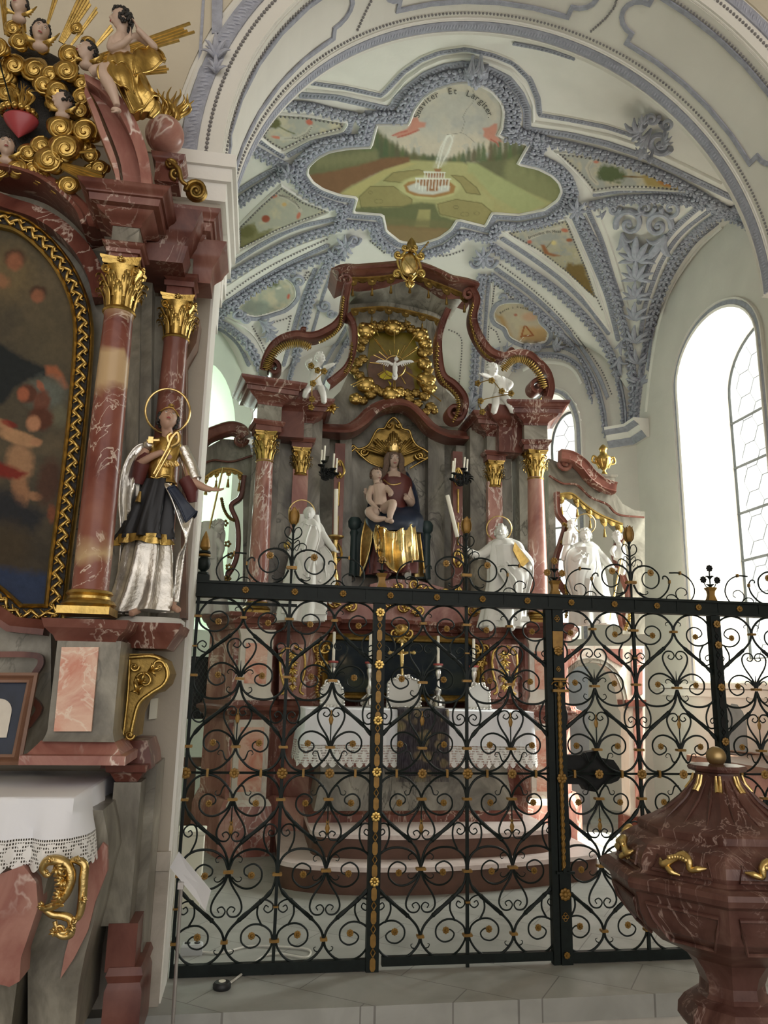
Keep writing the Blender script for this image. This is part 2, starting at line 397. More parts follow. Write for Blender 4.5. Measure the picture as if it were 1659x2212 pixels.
_vc = {}
def VR(px, py):
    k = (round(px, 1), round(py, 1))
    if k in _vc: return _vc[k]
    d = D(px, py); d = d/np.linalg.norm(d); lo = 3.0; hi = None; t = 3.0
    while t < 14:
        p = C0+d*t
        if p[1] > .5 and (p[2] > hv(p[0], p[1]) or not inpoly(p[0], p[1])): hi = t; break
        lo = t; t += .12
    if hi is None: hi = 13.9
    for _ in range(18):
        m_ = (lo+hi)/2; p = C0+d*m_
        if p[1] > .5 and (p[2] > hv(p[0], p[1]) or not inpoly(p[0], p[1])): hi = m_
        else: lo = m_
    p = C0+d*lo; n = vnorm(p[0], p[1]); _vc[k] = (Vector(p), n); return _vc[k]
def VM(px, py, off=0.0):
    p, n = VR(px, py); return p+n*off
# vault shell
mb = MB(); NT = 144; NR = 34
def edge(th):
    c, s_ = math.cos(th), math.sin(th); best = 99
    for i in range(6):
        (x1, y1), (x2, y2) = POLY[i], POLY[(i+1) % 6]; ex, ey = x2-x1, y2-y1
        den = c*ey-s_*ex
        if abs(den) < 1e-9: continue
        t = ((x1-VC[0])*ey-(y1-VC[1])*ex)/den; q = ((x1-VC[0])*s_-(y1-VC[1])*c)/den
        if t > 0 and -1e-6 <= q <= 1+1e-6: best = min(best, t)
    return best
rows = []
for i in range(NR+1):
    k = (i/NR)**.8; row = []
    for j in range(NT):
        th = 2*PI*j/NT; R_ = edge(th)*k*1.002; x, y = VC[0]+R_*math.cos(th), VC[1]+R_*math.sin(th); row.append(Vector((x, y, hv(x, y))))
    rows.append(row)
mb.grid(rows, True)
mb.grid([[v+Vector((0, 0, .25)) for v in r] for r in rows], True)
setting(mb.build('ceiling', 'plaster_white'))

# chapel walls with deep window openings
def facet_wall(name, A, B, mat, wins, depth=.75, zt=7.0, z0=0.0, splay=.12):
    A = Vector((A[0], A[1], 0)); B = Vector((B[0], B[1], 0)); L = (B-A).length; u_ = (B-A)/L
    n = Vector((u_.y, -u_.x, 0)); c = Vector((VC[0], VC[1], 0))
    if (A-c).dot(n) < 0: n = -n
    def ztop(s, w, inner):
        a, b_, zb, zsp, za = w; k = (2*(s-a)/(b_-a)-1); return zsp+(za-zsp)*math.sqrt(max(0, 1-k*k))
    mb = MB()
    def face(o, ws):
        S = [0, L]
        for w in ws: S += [w[0]+(w[1]-w[0])*(1-math.cos(PI*i/16))/2 for i in range(17)]
        S = sorted(set(round(x, 5) for x in S))
        for a, b_ in zip(S, S[1:]):
            m_ = (a+b_)/2; w = next((w for w in ws if w[0] < m_ < w[1]), None)
            P = lambda s, z: A+u_*s+n*o+Vector((0, 0, z))
            if w is None: mb.add([P(a, z0), P(b_, z0), P(b_, zt), P(a, zt)], [(0, 1, 2, 3)])
            else:
                mb.add([P(a, z0), P(b_, z0), P(b_, w[2]), P(a, w[2])], [(0, 1, 2, 3)])
                mb.add([P(a, ztop(a, w, 0)), P(b_, ztop(b_, w, 0)), P(b_, zt), P(a, zt)], [(0, 1, 2, 3)])
    win_in = []
    for w in wins: win_in.append((w[0]+splay, w[1]-splay, w[2]+.25, w[3], w[4]-splay*1.2))
    face(0, wins); face(depth, win_in)
    def outline(w, o, k=20):
        P = [A+u_*w[0]+n*o+Vector((0, 0, w[2]))]
        for i in range(k+1):
            s = w[0]+(w[1]-w[0])*(1-math.cos(PI*i/k))/2; P.append(A+u_*s+n*o+Vector((0, 0, ztop(s, w, 0))))
        P.append(A+u_*w[1]+n*o+Vector((0, 0, w[2]))); return P
    outs = []
    for w, wi in zip(wins, win_in):
        o1 = outline(w, 0); o2 = outline(wi, depth); mb.grid([o1+[o1[0]], o2+[o2[0]]]); outs.append((o1, outline(wi, depth-.06), wi, n, u_, A, depth))
    setting(mb.build(name, mat)); return outs
def zy(px, py, X): return PX(px, py, X)
W1 = facet_wall('wall_right', (4.6, .5), (4.6, 4.5), 'plaster', [(1.42, 3.05, 1.5, 4.75, 5.42)], .75, splay=.02)
W2 = facet_wall('wall_apse_right', (4.6, 4.5), (3.05, 5.98), 'plaster', [(.70, 1.52, 2.0, 4.75, 5.42)])
W3 = facet_wall('wall_back', (3.05, 5.98), (-.25, 5.98), 'plaster', [])
W4 = facet_wall('wall_apse_left', (-.25, 5.98), (-1.8, 4.5), 'plaster_green_lit', [(.28, 1.30, 2.0, 4.6, 5.45)], splay=.2)
W5 = facet_wall('wall_left', (-1.8, 4.5), (-1.8, .5), 'plaster_green_lit', [])
nw = 0
for Wn in (W1, W2, W4):
    for (o1, o2, wi, n, u_, A, dep) in Wn:
        nw += 1
        w = bpy.data.objects.new('window_%d' % nw, None); COL.objects.link(w); w['kind'] = 'structure'; WL[w] = Vector((0, 0, 0))
        g = MB(); c = sum(o2, Vector())/len(o2)
        g.prism([p+(c-p)*.0 for p in o2], n*.006); g.build('pane', 'window_glass', w, 0)
        # hexagonal lead net clipped to the opening
        ld = MB(); s0, s1, zb, zsp, za = wi; hs = .13 if nw != 1 else .16
        def inside(s, z):
            if not (s0+.01 < s < s1-.01) or z < zb: return False
            k = 2*(s-s0)/(s1-s0)-1; return z < zsp+(za-zsp)*math.sqrt(max(0, 1-k*k))
        PP = lambda s, z: A+u_*s+n*(dep-.07)+Vector((0, 0, z))
        ztopw = za; zl = zb if nw != 1 else 4.3
        hh = hs*math.sqrt(3)
        i = 0; s = s0-hs
        segs = []
        while s < s1+hs:
            z = zb+(hh/2 if i % 2 else 0)
            while z < ztopw+hh:
                V6 = [(s+hs*math.cos(PI/3*k), z+hs*math.sin(PI/3*k)) for k in range(4)]
                for a, b_ in zip(V6, V6[1:]): segs.append((a, b_))
                z += hh
            s += 1.5*hs; i += 1
        for a, b_ in segs:
            if inside(*a) and inside(*b_): ld.tube([PP(*a), PP(*b_)], .0045, 4)
        fr = MB(); fr.tube(o2, .022, 6, closed=True)
        nb = 6
        for k in range(1, nb):
            z = zb+(zsp+.2-zb)*k/nb; ld.tube([PP(s0, z), PP(s1, z)], .016, 5)
            ld.ball(PP(s0+.02, z), .02, 6, 4)
        fr.build('window_frame', 'lead', w); ld.build('lead_net', 'lead', w)
        if nw != 3:   # painted stucco band round the reveal edge
            path = o1
            st = MB(); st.sweep([(-.10, 0), (-.10, .02), (-.075, .03), (-.07, .012), (-.02, .012), (-.01, .035), (.0, .03), (0, 0)], path, -n)
            fixn(setting(st.build('trim_%d' % (100+nw), 'stucco_white')))
            st = MB(); st.sweep([(-.068, .012), (-.068, .018), (-.024, .018), (-.024, .012)], path, -n); fixn(setting(st.build('trim_%d' % (110+nw), 'stucco_blue')))
# string course under the big window
st = MB()
for (z, d, h_) in ((1.42, .05, .05), (1.34, .025, .07)): st.box((4.6-d, 1.2, z), (4.62, 4.2, z+h_))
st.build('trim_120', 'stucco_white')['kind'] = 'structure'
# floors
mb = MB(); mb.box((-1.8, -.43, -.10), (4.75, 6.05, 0)); setting(mb.build('floor', 'floor_stone'))
mb = MB(); mb.box((-3, -.415, -.165), (6, -.05, -.03)); setting(mb.build('trim_1', 'stone_ledge'))
mb = MB(); mb.box((-5, -11, -.30), (7, -.1, -.165)); setting(mb.build('floor_nave', 'floor_stone'))
# nave wall with the great arch; jamb and soffit
AX, AZ, AR = 1.6, 4.25, 1.94
def arc(th, r=AR): return (AX+r*math.cos(th), AZ+r*math.sin(th))
mb = MB()
def slab(y0, y1, zlo_left):
    # left pier
    mb.box((-4.5, y0, zlo_left), (-.34, y1, AZ)); mb.box((3.54, y0, zlo_left), (7, y1, AZ))
    N = 48
    for i in range(N):
        t0, t1 = PI-PI*i/N, PI-PI*(i+1)/N; a = arc(t0); b_ = arc(t1)
        def out(t):
            c, s_ = math.cos(t), math.sin(t); k = min(3.6/max(1e-6, s_), (6.1 if c < 0 else 5.4)/max(1e-6, abs(c))); return (AX+k*c, AZ+k*s_)
        o0, o1_ = out(t0), out(t1)
        mb.hexa([(a[0], y0, a[1]), (b_[0], y0, b_[1]), (o1_[0], y0, o1_[1]), (o0[0], y0, o0[1])], [(a[0], y1, a[1]), (b_[0], y1, b_[1]), (o1_[0], y1, o1_[1]), (o0[0], y1, o0[1])])
slab(-.3, .5, 9)
mb.v = []; mb.f = []
N = 48
def out(t):
    c, s_ = math.cos(t), math.sin(t); k = min(3.9/max(1e-6, s_), (6.1 if c < 0 else 5.4)/max(1e-6, abs(c))); return (AX+k*c, AZ+k*s_)
for i in range(N):
    t0, t1 = PI-PI*i/N, PI-PI*(i+1)/N; a = arc(t0); b_ = arc(t1); o0, o1_ = out(t0), out(t1)
    mb.hexa([(a[0], -.3, a[1]), (b_[0], -.3, b_[1]), (o1_[0], -.3, o1_[1]), (o0[0], -.3, o0[1])], [(a[0], .5, a[1]), (b_[0], .5, b_[1]), (o1_[0], .5, o1_[1]), (o0[0], .5, o0[1])])
fixn(setting(mb.build('wall_arch', 'plaster_arch', None, .5)))
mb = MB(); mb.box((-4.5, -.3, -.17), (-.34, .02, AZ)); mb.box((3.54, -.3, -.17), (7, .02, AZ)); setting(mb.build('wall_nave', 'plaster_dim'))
mb = MB()
mb.box((-.46, .02, 3.42), (-.34, .17, AZ)); mb.box((-.46, .17, 3.66), (-.335, .30, AZ)); mb.box((-.46, .30, 3.82), (-.33, .5, AZ)); mb.box((-1.8, .35, 4.1), (-.46, .5, 4.3))
mb.box((-.352, -.302, .0), (-.338, .0, 3.95))
setting(mb.build('trim_2', 'plaster_white'))
mb = MB()
for (z0, z1, d) in ((4.17, 4.25, .075), (4.09, 4.17, .055), (3.98, 4.09, .03)):
    mb.box((-.62, -.3-d, z0), (-.34+d, .52, z1))
setting(mb.build('trim_3', 'plaster_white'))
# worn stone foot of the pier
mb = MB(); mb.hexa([(-.85, -.315, .62), (-.343, -.315, .62), (-.343, -.25, .66), (-.85, -.25, .66)], [(-.85, -.345, -.17), (-.345, -.345, -.17), (-.345, -.25, -.17), (-.85, -.25, -.17)]); mb.box((-.85, -.33, .55), (-.342, -.25, .63))
fixn(setting(mb.build('trim_4', 'stone_worn')))
mb = MB()
for i in range(N):
    t0, t1 = PI-PI*i/N, PI-PI*(i+1)/N; a = arc(t0, 2.24); b_ = arc(t1, 2.24); o0, o1_ = out(t0), out(t1)
    mb.hexa([(a[0], -.312, a[1]), (b_[0], -.312, b_[1]), (o1_[0], -.312, o1_[1]), (o0[0], -.312, o0[1])], [(a[0], -.29, a[1]), (b_[0], -.29, b_[1]), (o1_[0], -.29, o1_[1]), (o0[0], -.29, o0[1])])
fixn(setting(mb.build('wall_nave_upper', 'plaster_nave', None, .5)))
# unseen nave walls and ceiling, added to block the sun and dim the fill
mb = MB(); mb.box((-5.2, -11, -.3), (-5, -.3, 8.4)); setting(mb.build('wall_nave_left_unseen', 'plaster_nave'))
mb = MB(); mb.box((7, -11, -.3), (7.2, -.3, 8.4)); setting(mb.build('wall_nave_right_unseen', 'plaster_nave'))
mb = MB(); mb.box((-5.2, -11, 8.2), (7.2, .5, 8.4)); setting(mb.build('ceiling_nave_unseen', 'plaster_nave'))
# front archivolt mouldings and soffit ornament
def ringpath(r, y, t0=PI, t1=0, n=60): return [Vector((AX+r*math.cos(t0+(t1-t0)*i/n), y, AZ+r*math.sin(t0+(t1-t0)*i/n))) for i in range(n+1)]
k_tr = [10]
def trim(mb_, mat, sm=.7):
    k_tr[0] += 1; o = mb_.build('trim_%d' % k_tr[0], mat, None, sm); o['kind'] = 'structure'; return o
mb = MB()
for (r, w) in ((1.955, .012), (2.0, .02), (2.075, .014), (2.2, .02)):
    mb.tube(ringpath(r, -.305), w, 8)
mb.sweep([(-.1, 0), (-.1, .03), (.1, .03), (.1, 0)], ringpath(2.05, -.3), (0, -1, 0)); trim(mb, 'plaster_arch')
bl = MB(); bd = MB(); lf = MB()
for p, q in zip(ringpath(2.035, -.335, n=230), range(231)): bd.ball(p, .011, 6, 5)
for i in range(300):
    t = PI-PI*(i+.5)/300; r = 2.13; p = Vector((AX+r*math.cos(t), -.335, AZ+r*math.sin(t))); rad = Vector((math.cos(t), 0, math.sin(t)))
    tg = Vector((-math.sin(t), 0, math.cos(t)))
    lf.ball(p+rad*.012*math.sin(i*2.1), (.012, .016, .03), 6, 5, rot=Vector((0, 0, 1)).rotation_difference((rad+tg*.5).normalized()).to_matrix())
mb = MB(); mb.sweep([(-.045, 0), (-.045, .012), (.045, .012), (.045, 0)], ringpath(2.13, -.33), (0, -1, 0)); trim(mb, 'stucco_blue')
trim(bd, 'bead_grey'); trim(lf, 'stucco_leaf')
def SM(th, y, off=0): t = math.radians(th); return Vector((AX+(AR-off)*math.cos(t), y, AZ+(AR-off)*math.sin(t)))
def SN(th): t = math.radians(th); return Vector((-math.cos(t), 0, -math.sin(t)))
# bands on the soffit near its inner edge
mb = MB(); pth = [SM(180-1.5*i, .41) for i in range(121)]; ups = [SN(180-1.5*i) for i in range(121)]
mb.sweep([(-.04, 0), (-.04, .014), (.04, .014), (.04, 0)], pth, ups); trim(mb, 'stucco_blue')
mb = MB()
for y in (.36, .462, .345): mb.tube([SM(180-1.5*i, y, .004) for i in range(121)], .008, 6)
trim(mb, 'stucco_white')
mb = MB()
for i in range(260):
    th = 180-180*(i+.5)/260; mb.ball(SM(th, .41, .014), (.009, .022, .006), 6, 4, rot=Quaternion((0, 1, 0), -math.radians(th-90)).to_matrix())
trim(mb, 'stucco_leaf')
mb = MB()
for i in range(220): mb.ball(SM(180-180*(i+.5)/220, .30, .006), .0095, 6, 5)
# panels: outline in (theta, y)
def pan(pts): return [SM(a, y, .004) for a, y in resample2(pts)]
def resample2(pts, k=10):
    out = []
    for (a, b_) in zip(pts, pts[1:]+pts[:1]):
        for i in range(k): out.append((a[0]+(b_[0]-a[0])*i/k, a[1]+(b_[1]-a[1])*i/k))
    return out
def lobed(t0, t1, y0, y1, l=5, r=2.5):   # panel with a half-round lobe at either end
    P = [(t0+l, y0), (t1-l, y0)]; ym = (y0+y1)/2; w = (y1-y0)*.3
    P += [(t1-l, ym-w)]+[(t1-l+(l-r)*0+r*1.6*math.sin(PI*i/8), ym-w*math.cos(PI*i/8)) for i in range(1, 8)]+[(t1-l, ym+w), (t1-l, y1), (t0+l, y1), (t0+l, ym+w)]
    P += [(t0+l-r*1.6*math.sin(PI*i/8), ym+w*math.cos(PI*i/8)) for i in range(1, 8)]+[(t0+l, ym-w)]
    return P
bb = MB()
for (t0, t1) in ((128, 178), (74, 122), (22, 70)):
    P = lobed(t0, t1, -.22, .2); R = resample2(P, 5); th = [p[0] for p in R]
    bb.sweep([(-.016, 0), (-.016, .012), (.016, .012), (.016, 0)], [SM(a, y, .001) for a, y in R], [SN(a) for a in th], closed=True)
    if t0 == 74: pass
for P in ([(126.5, .24), (125, .1), (123.6, .0), (125, -.1), (126.5, -.24)], [(73, .24), (71.5, .1), (71, .0), (71.5, -.1), (73, -.24)]):
    R = resample([SM(a, y, .006) for a, y in P], .024)
    for p in R: mb.ball(p, .0095, 6, 5)
for (t0, t1) in ((127, 178), (74, 123), (20, 71)):
    for y in (.25, -.25):
        if y > 0: continue
        for p in resample([SM(t0+(t1-t0)*i/20, y, .006) for i in range(21)], .026): mb.ball(p, .0085, 6, 5)
trim(bb, 'stucco_blue'); trim(mb, 'bead_grey')

# ---- stucco on the vault ----
def vpath(pts, step=2, closed=False, sp=True):
    P = [Vector((x, y, 0)) for x, y in pts]; S = spline(P, 6, closed) if sp else P
    return [(p.x, p.y) for p in resample(S, step, closed)]
def wpath(pts, step, off=0, closed=False, sp=True):
    """world points on the vault at an even spacing, with their normals"""
    pp = vpath(pts, 4, closed, sp); Wp = [VM(x, y, 0) for x, y in pp]
    R = resample(Wp, step, closed); out = []
    for p in R:
        n = vnorm(p.x, p.y); q = Vector((p.x, p.y, min(p.z, 9))); out.append((q+n*off, n))
    return out
def smoothn(ns):
    return [sum((ns[max(0, min(len(ns)-1, i+k))] for k in (-2, -1, 0, 1, 2)), Vector()).normalized() for i in range(len(ns))]
def band(mb_, pts, w, h, closed=False, sp=True, rnd=False):
    Wp = wpath(pts, .05, 0, closed, sp); P = [p for p, n in Wp]; N_ = smoothn([n for p, n in Wp])
    if rnd: prof = [(-w/2, -.02), (-w/2, 0), (-w*.38, h*.6), (0, h), (w*.38, h*.6), (w/2, 0), (w/2, -.02)]
    else: prof = [(-w/2, -.03), (-w/2, h), (w/2, h), (w/2, -.03)]
    mb_.sweep(prof, P, N_, closed)
B_BASE, B_WHITE, B_BEAD, B_LEAF, B_EGG = MB(), MB(), MB(), MB(), MB()
def bead(pts, closed=False, sp=True, step=.042, r=.0115):
    for p, n in wpath(pts, step, .008, closed, sp): B_BEAD.ball(p, r, 6, 5)
def mold(pts, w=.02, closed=False, sp=True): band(B_WHITE, pts, w, w*.7, closed, sp, True)
def egg(pts, w=.075, closed=False, sp=True):
    band(B_BASE, pts, w, .012, closed, sp)
    Wp = wpath(pts, .034, .012, closed, sp)
    for i, (p, n) in enumerate(Wp):
        t = (Wp[min(i+1, len(Wp)-1)][0]-Wp[max(i-1, 0)][0]).normalized(); sd = t.cross(n).normalized(); m_ = Matrix((sd, t, n)).transposed()
        B_EGG.ball(p, (w*.34, .0125, .012), 6, 4, rot=m_)
def leafy(pts, w=.12, closed=False, sp=True, flip=1, step=.085):
    band(B_BASE, pts, w*.75, .02, closed, sp, True)
    Wp = wpath(pts, step, .02, closed, sp)
    for i, (p, n) in enumerate(Wp):
        t = (Wp[min(i+1, len(Wp)-1)][0]-Wp[max(i-1, 0)][0]).normalized()*flip; sd = t.cross(n).normalized()
        for a, l in ((-1.0, .055), (0, .075), (1.0, .055)):
            d = (t*math.cos(a)+sd*math.sin(a)).normalized(); q = p+d*.01
            m_ = Matrix((d.cross(n).normalized(), d, n)).transposed()
            B_LEAF.ball(q+d*l*.55+n*.012, (.022, l*.62, .020), 7, 5, rot=m_)
            B_LEAF.ball(q+d*l*1.05+n*.028, (.016, .014, .014), 6, 4)
        for s_ in (-1, 1): B_LEAF.ball(p+sd*s_*w*.42-t*.02+n*.012, (.018, .018, .016), 6, 4)
        B_LEAF.ball(p-t*.025+n*.03, .015, 6, 5)
FR = [(815, 269), (802, 318), (776, 319), (749, 321), (711, 328), (686, 341), (667, 359), (664, 374), (676, 392), (698, 407), (736, 420), (773, 425), (764, 457), (828, 462), (835, 497), (864, 520), (906, 526), (949, 512), (974, 494), (988, 472), (1048, 487), (1063, 458), (1120, 462), (1176, 451), (1205, 430), (1213, 412), (1207, 394), (1192, 379), (1162, 364), (1117, 354), (1141, 312), (1074, 292), (1084, 275), (1088, 242), (1083, 222), (1063, 197), (1038, 183), (1007, 176), (977, 180), (941, 192), (916, 209), (896, 235), (887, 260), (882, 269)]
def offset(poly, d):
    n = len(poly); out = []
    A_ = sum(poly[i][0]*poly[(i+1) % n][1]-poly[(i+1) % n][0]*poly[i][1] for i in range(n)); sg = 1 if A_ > 0 else -1
    for i in range(n):
        a = Vector(poly[i-1]); b_ = Vector(poly[i]); c = Vector(poly[(i+1) % n]); t1 = (b_-a).normalized(); t2 = (c-b_).normalized()
        n1 = Vector((t1.y, -t1.x))*sg; n2 = Vector((t2.y, -t2.x))*sg; m_ = (n1+n2)
        m_ = m_/max(.35, m_.length_squared/2) if m_.length > .1 else n1
        out.append((b_.x+m_.x*d, b_.y+m_.y*d))
    return out
def dense(poly, k=6): return [(p.x, p.y) for p in resample([Vector((x, y, 0)) for x, y in poly], k, True)]
mold(offset(FR, 1), .035, True, False)
egg(offset(FR, 9), .07, True, False); leafy(offset(FR, 24), .12, True, False)
# outer contour bands toward the arch
O1 = [(648, 204), (724, 209), (840, 235), (850, 228), (858, 212), (883, 187), (921, 159), (959, 143), (1002, 136), (1058, 149), (1098, 169), (1124, 202), (1139, 237), (1139, 278), (1228, 290), (1310, 309), (1394, 337), (1477, 376), (1546, 409), (1600, 436)]
O2 = [(673, 178), (749, 189), (822, 205), (835, 193), (871, 154), (909, 128), (947, 113), (1007, 104), (1068, 118), (1111, 136), (1144, 169), (1162, 212), (1166, 247), (1228, 257), (1310, 273), (1394, 300)]
O3 = [(662, 193), (745, 201), (826, 218), (845, 208), (878, 168), (916, 141), (955, 124), (1004, 118), (1062, 132), (1105, 150), (1135, 184), (1152, 222), (1153, 262), (1230, 273), (1320, 292), (1400, 318), (1490, 360), (1560, 395)]
egg(O1, .075, sp=False); egg(O2, .05, sp=False); mold(O3, .03, sp=False); mold([(x, y-6) for x, y in O2], .018, sp=False)
leafy([(600, 218), (640, 224), (673, 227), (724, 240), (770, 249)], .12)
leafy([(1098, 292), (1149, 297), (1200, 305), (1283, 324), (1366, 349), (1449, 382), (1532, 428), (1600, 470)], .12)
# left ribs
leafy([(530, 308), (577, 336), (617, 357)], .12); egg([(546, 295), (590, 322), (612, 338)], .05)
leafy([(513, 437), (521, 427), (577, 391), (615, 365)], .12); egg([(513, 412), (560, 382), (598, 362)], .06)
P_LT = [(597, 250), (665, 255), (741, 268), (736, 276), (668, 292), (610, 321), (588, 308), (569, 293)]
bead(P_LT, True, False); mold(offset(P_LT, 7), .03, True, False)
egg([(622, 335), (670, 308), (720, 294), (752, 286), (758, 262)], .06, sp=False)
P_LL = [(608, 407), (655, 438), (703, 456), (650, 475), (597, 496), (518, 536), (518, 492), (560, 450)]
bead(P_LL, True, False); mold(offset(P_LL, 6), .03, True, False)
egg([(735, 470), (642, 491), (567, 527), (505, 566)], .06); leafy([(738, 484), (642, 514), (567, 552), (505, 588), (483, 602)], .12)
mold([(730, 500), (642, 531), (567, 568), (483, 622)], .02)
bead([(706, 516), (617, 557), (541, 600), (468, 653)]); egg([(708, 529), (617, 573), (541, 618), (468, 668)], .06); leafy([(718, 546), (642, 574), (567, 613), (491, 664), (468, 688)], .12)
leafy([(744, 548), (716, 562), (700, 580), (675, 628), (660, 678), (648, 729), (634, 780), (620, 830)], .12); egg([(681, 580), (657, 638), (640, 690), (628, 735), (612, 790)], .055)
egg([(718, 585), (697, 640), (683, 690), (668, 740)], .04)
leafy([(770, 700), (730, 770), (690, 850), (676, 900)], .11); egg([(752, 700), (712, 770), (672, 850)], .05)
bead([(672, 590), (655, 610), (652, 612), (664, 585)], True, False)
MEDL = [(602, 602), (622, 606), (634, 620), (636, 640), (617, 661), (592, 671), (554, 681), (528, 676), (516, 668), (536, 643), (567, 618)]
band(B_BASE, offset(MEDL, 7), .05, .02, True, True); mold(offset(MEDL, 2), .02, True)
bead([(592, 695), (618, 688), (629, 680), (620, 720), (611, 748)], sp=False)
bead([(545, 705), (562, 735), (575, 762)])
leafy([(465, 693), (491, 702), (529, 734), (554, 780), (567, 812)], .12); egg([(465, 708), (484, 716), (515, 745), (538, 790)], .05); mold([(465, 678), (500, 690), (545, 722), (576, 775)], .02)
# right ribs
P_RT = [(1211, 332), (1270, 340), (1338, 354), (1449, 396), (1499, 412), (1394, 402), (1330, 402), (1283, 409), (1268, 388), (1250, 368)]
bead(P_RT, True, False); mold(offset(P_RT, 6), .03, True, False)
leafy([(1275, 441), (1338, 428), (1421, 425), (1504, 433), (1560, 452), (1629, 490)], .11); egg([(1283, 420), (1340, 412), (1394, 411), (1504, 423), (1560, 440)], .05)
leafy([(1255, 470), (1283, 520), (1305, 575), (1322, 620), (1340, 675), (1356, 728), (1366, 785), (1370, 850), (1366, 912)], .12)
egg([(1238, 463), (1278, 557), (1309, 632), (1325, 690), (1336, 735)], .06); egg([(1271, 455), (1300, 520), (1322, 590), (1345, 660)], .05)
mold([(1262, 452), (1291, 520), (1314, 590), (1332, 660)], .02); mold([(1289, 448), (1312, 510), (1336, 580), (1354, 650), (1362, 680)], .02)
leafy([(1605, 440), (1549, 464), (1499, 503), (1463, 547), (1441, 589), (1430, 617), (1410, 671), (1399, 726), (1389, 795), (1380, 860), (1376, 905)], .13)
egg([(1520, 442), (1499, 455), (1449, 503), (1410, 561), (1394, 603), (1380, 655)], .06)
egg([(1540, 448), (1475, 500), (1435, 553), (1414, 600), (1394, 660), (1384, 720)], .05)
mold([(1510, 440), (1470, 475), (1428, 530), (1400, 590), (1384, 650)], .02)
mold([(1560, 490), (1510, 535), (1470, 590), (1443, 640), (1421, 712), (1405, 809), (1396, 890)], .03); egg([(1550, 482), (1500, 525), (1458, 585), (1431, 640), (1412, 712), (1400, 800)], .03)
P_RC = [(1223, 478), (1268, 587), (1286, 642), (1228, 588), (1165, 539), (1101, 503), (1165, 492)]
bead(P_RC, True, False); bead([(1289, 642), (1301, 668)], sp=False); mold([(1101-12, 498), (1223, 470), (1240, 500), (1280, 590), (1322, 720), (1228, 598), (1165, 550)], .03, True, False)
leafy([(1063, 529), (1127, 572), (1190, 615), (1240, 658), (1291, 716), (1324, 772), (1342, 835), (1350, 880), (1352, 915)], .12)
egg([(1084, 514), (1152, 559), (1215, 607), (1273, 665), (1316, 721)], .06); bead([(1063, 538), (1152, 594), (1228, 655), (1291, 726), (1324, 792), (1343, 850)])
bead([(1076, 567), (1142, 617), (1203, 673), (1253, 734), (1299, 797), (1322, 850)]); egg([(1071, 580), (1142, 631), (1203, 687), (1253, 748), (1291, 810), (1312, 860)], .06)
leafy([(1061, 593), (1127, 640), (1177, 683), (1228, 734), (1266, 785), (1291, 835), (1305, 885), (1310, 925)], .11)
MEDR = [(1096, 656), (1120, 656), (1142, 663), (1160, 680), (1162, 697), (1182, 719), (1177, 734), (1152, 740), (1127, 738), (1103, 725), (1094, 706), (1073, 693), (1069, 678), (1078, 662)]
band(B_BASE, offset(MEDR, 7), .05, .02, True, True); mold(offset(MEDR, 2), .02, True)
bead([(1070, 615), (1085, 622), (1108, 645)], sp=False); bead([(1068, 618), (1064, 655)], sp=False); bead([(1175, 685), (1188, 705), (1200, 720)], sp=False); bead([(1056, 705), (1072, 716), (1080, 738)], sp=False); bead([(1056, 710), (1052, 800)], sp=False)
leafy([(1110, 795), (1122, 779), (1165, 766), (1215, 769), (1248, 787), (1266, 812), (1279, 852)], .11); egg([(1100, 775), (1122, 763), (1165, 750), (1215, 752), (1250, 768)], .045); mold([(1130, 800), (1165, 784), (1212, 786), (1240, 802), (1256, 830)], .03)
leafy([(1042, 592), (1033, 660), (1028, 760), (1022, 860), (1018, 940)], .10); egg([(1056, 605), (1050, 680), (1044, 780), (1036, 880), (1034, 940)], .045); mold([(1062, 610), (1058, 700), (1050, 800)], .02)
bead([(970, 712), (990, 722), (998, 745), (992, 830), (986, 905)]); bead([(952, 740), (955, 800), (962, 830)])
bead([(920, 548), (960, 552), (1000, 540)]); bead([(800, 520), (830, 545)])
egg([(1110, 92), (1180, 106), (1240, 125)], .04)

def acanth(mb_, c, d, size, mapf=VM, k=5, spread=1.1, lift=.02):
    """a carved leaf: ribs fanning from c toward direction d (pixels)"""
    a0 = math.atan2(d[1], d[0])
    for i in range(k):
        f = (i-(k-1)/2)/((k-1)/2) if k > 1 else 0; a = a0+f*spread; L = size*(1-.35*abs(f)); pts = []
        for j in range(6):
            t = j/5; b_ = a+f*.5*t*t; pts.append(mapf(c[0]+math.cos(b_)*L*t, c[1]+math.sin(b_)*L*t, lift*(.5+1.6*math.sin(t*PI*.75))))
        w = (pts[0]-pts[-1]).length
        mb_.tube(pts, [w*.06, w*.11, w*.13, w*.12, w*.09, w*.03], 7)
def volute(mb_, mapf, cx, cy, r, a0, turns, w, lift=.02, n=22, flat=1.0):
    """spiral carved in relief; r shrinks to the eye"""
    pts = []; rr = []
    sc = (mapf(cx+1, cy, 0)-mapf(cx, cy, 0)).length
    for i in range(n+1):
        t = i/n; a = a0+turns*2*PI*t; R_ = r*(1-t)**.85+r*.04; pts.append(mapf(cx+R_*math.cos(a), cy+R_*math.sin(a), lift*(.6+t*.6))); rr.append(w*sc*(1-.55*t))
    mb_.tube(pts, rr, 7, flat=flat); mb_.ball(pts[-1], w*sc*.9, 7, 5)
SL = MB()
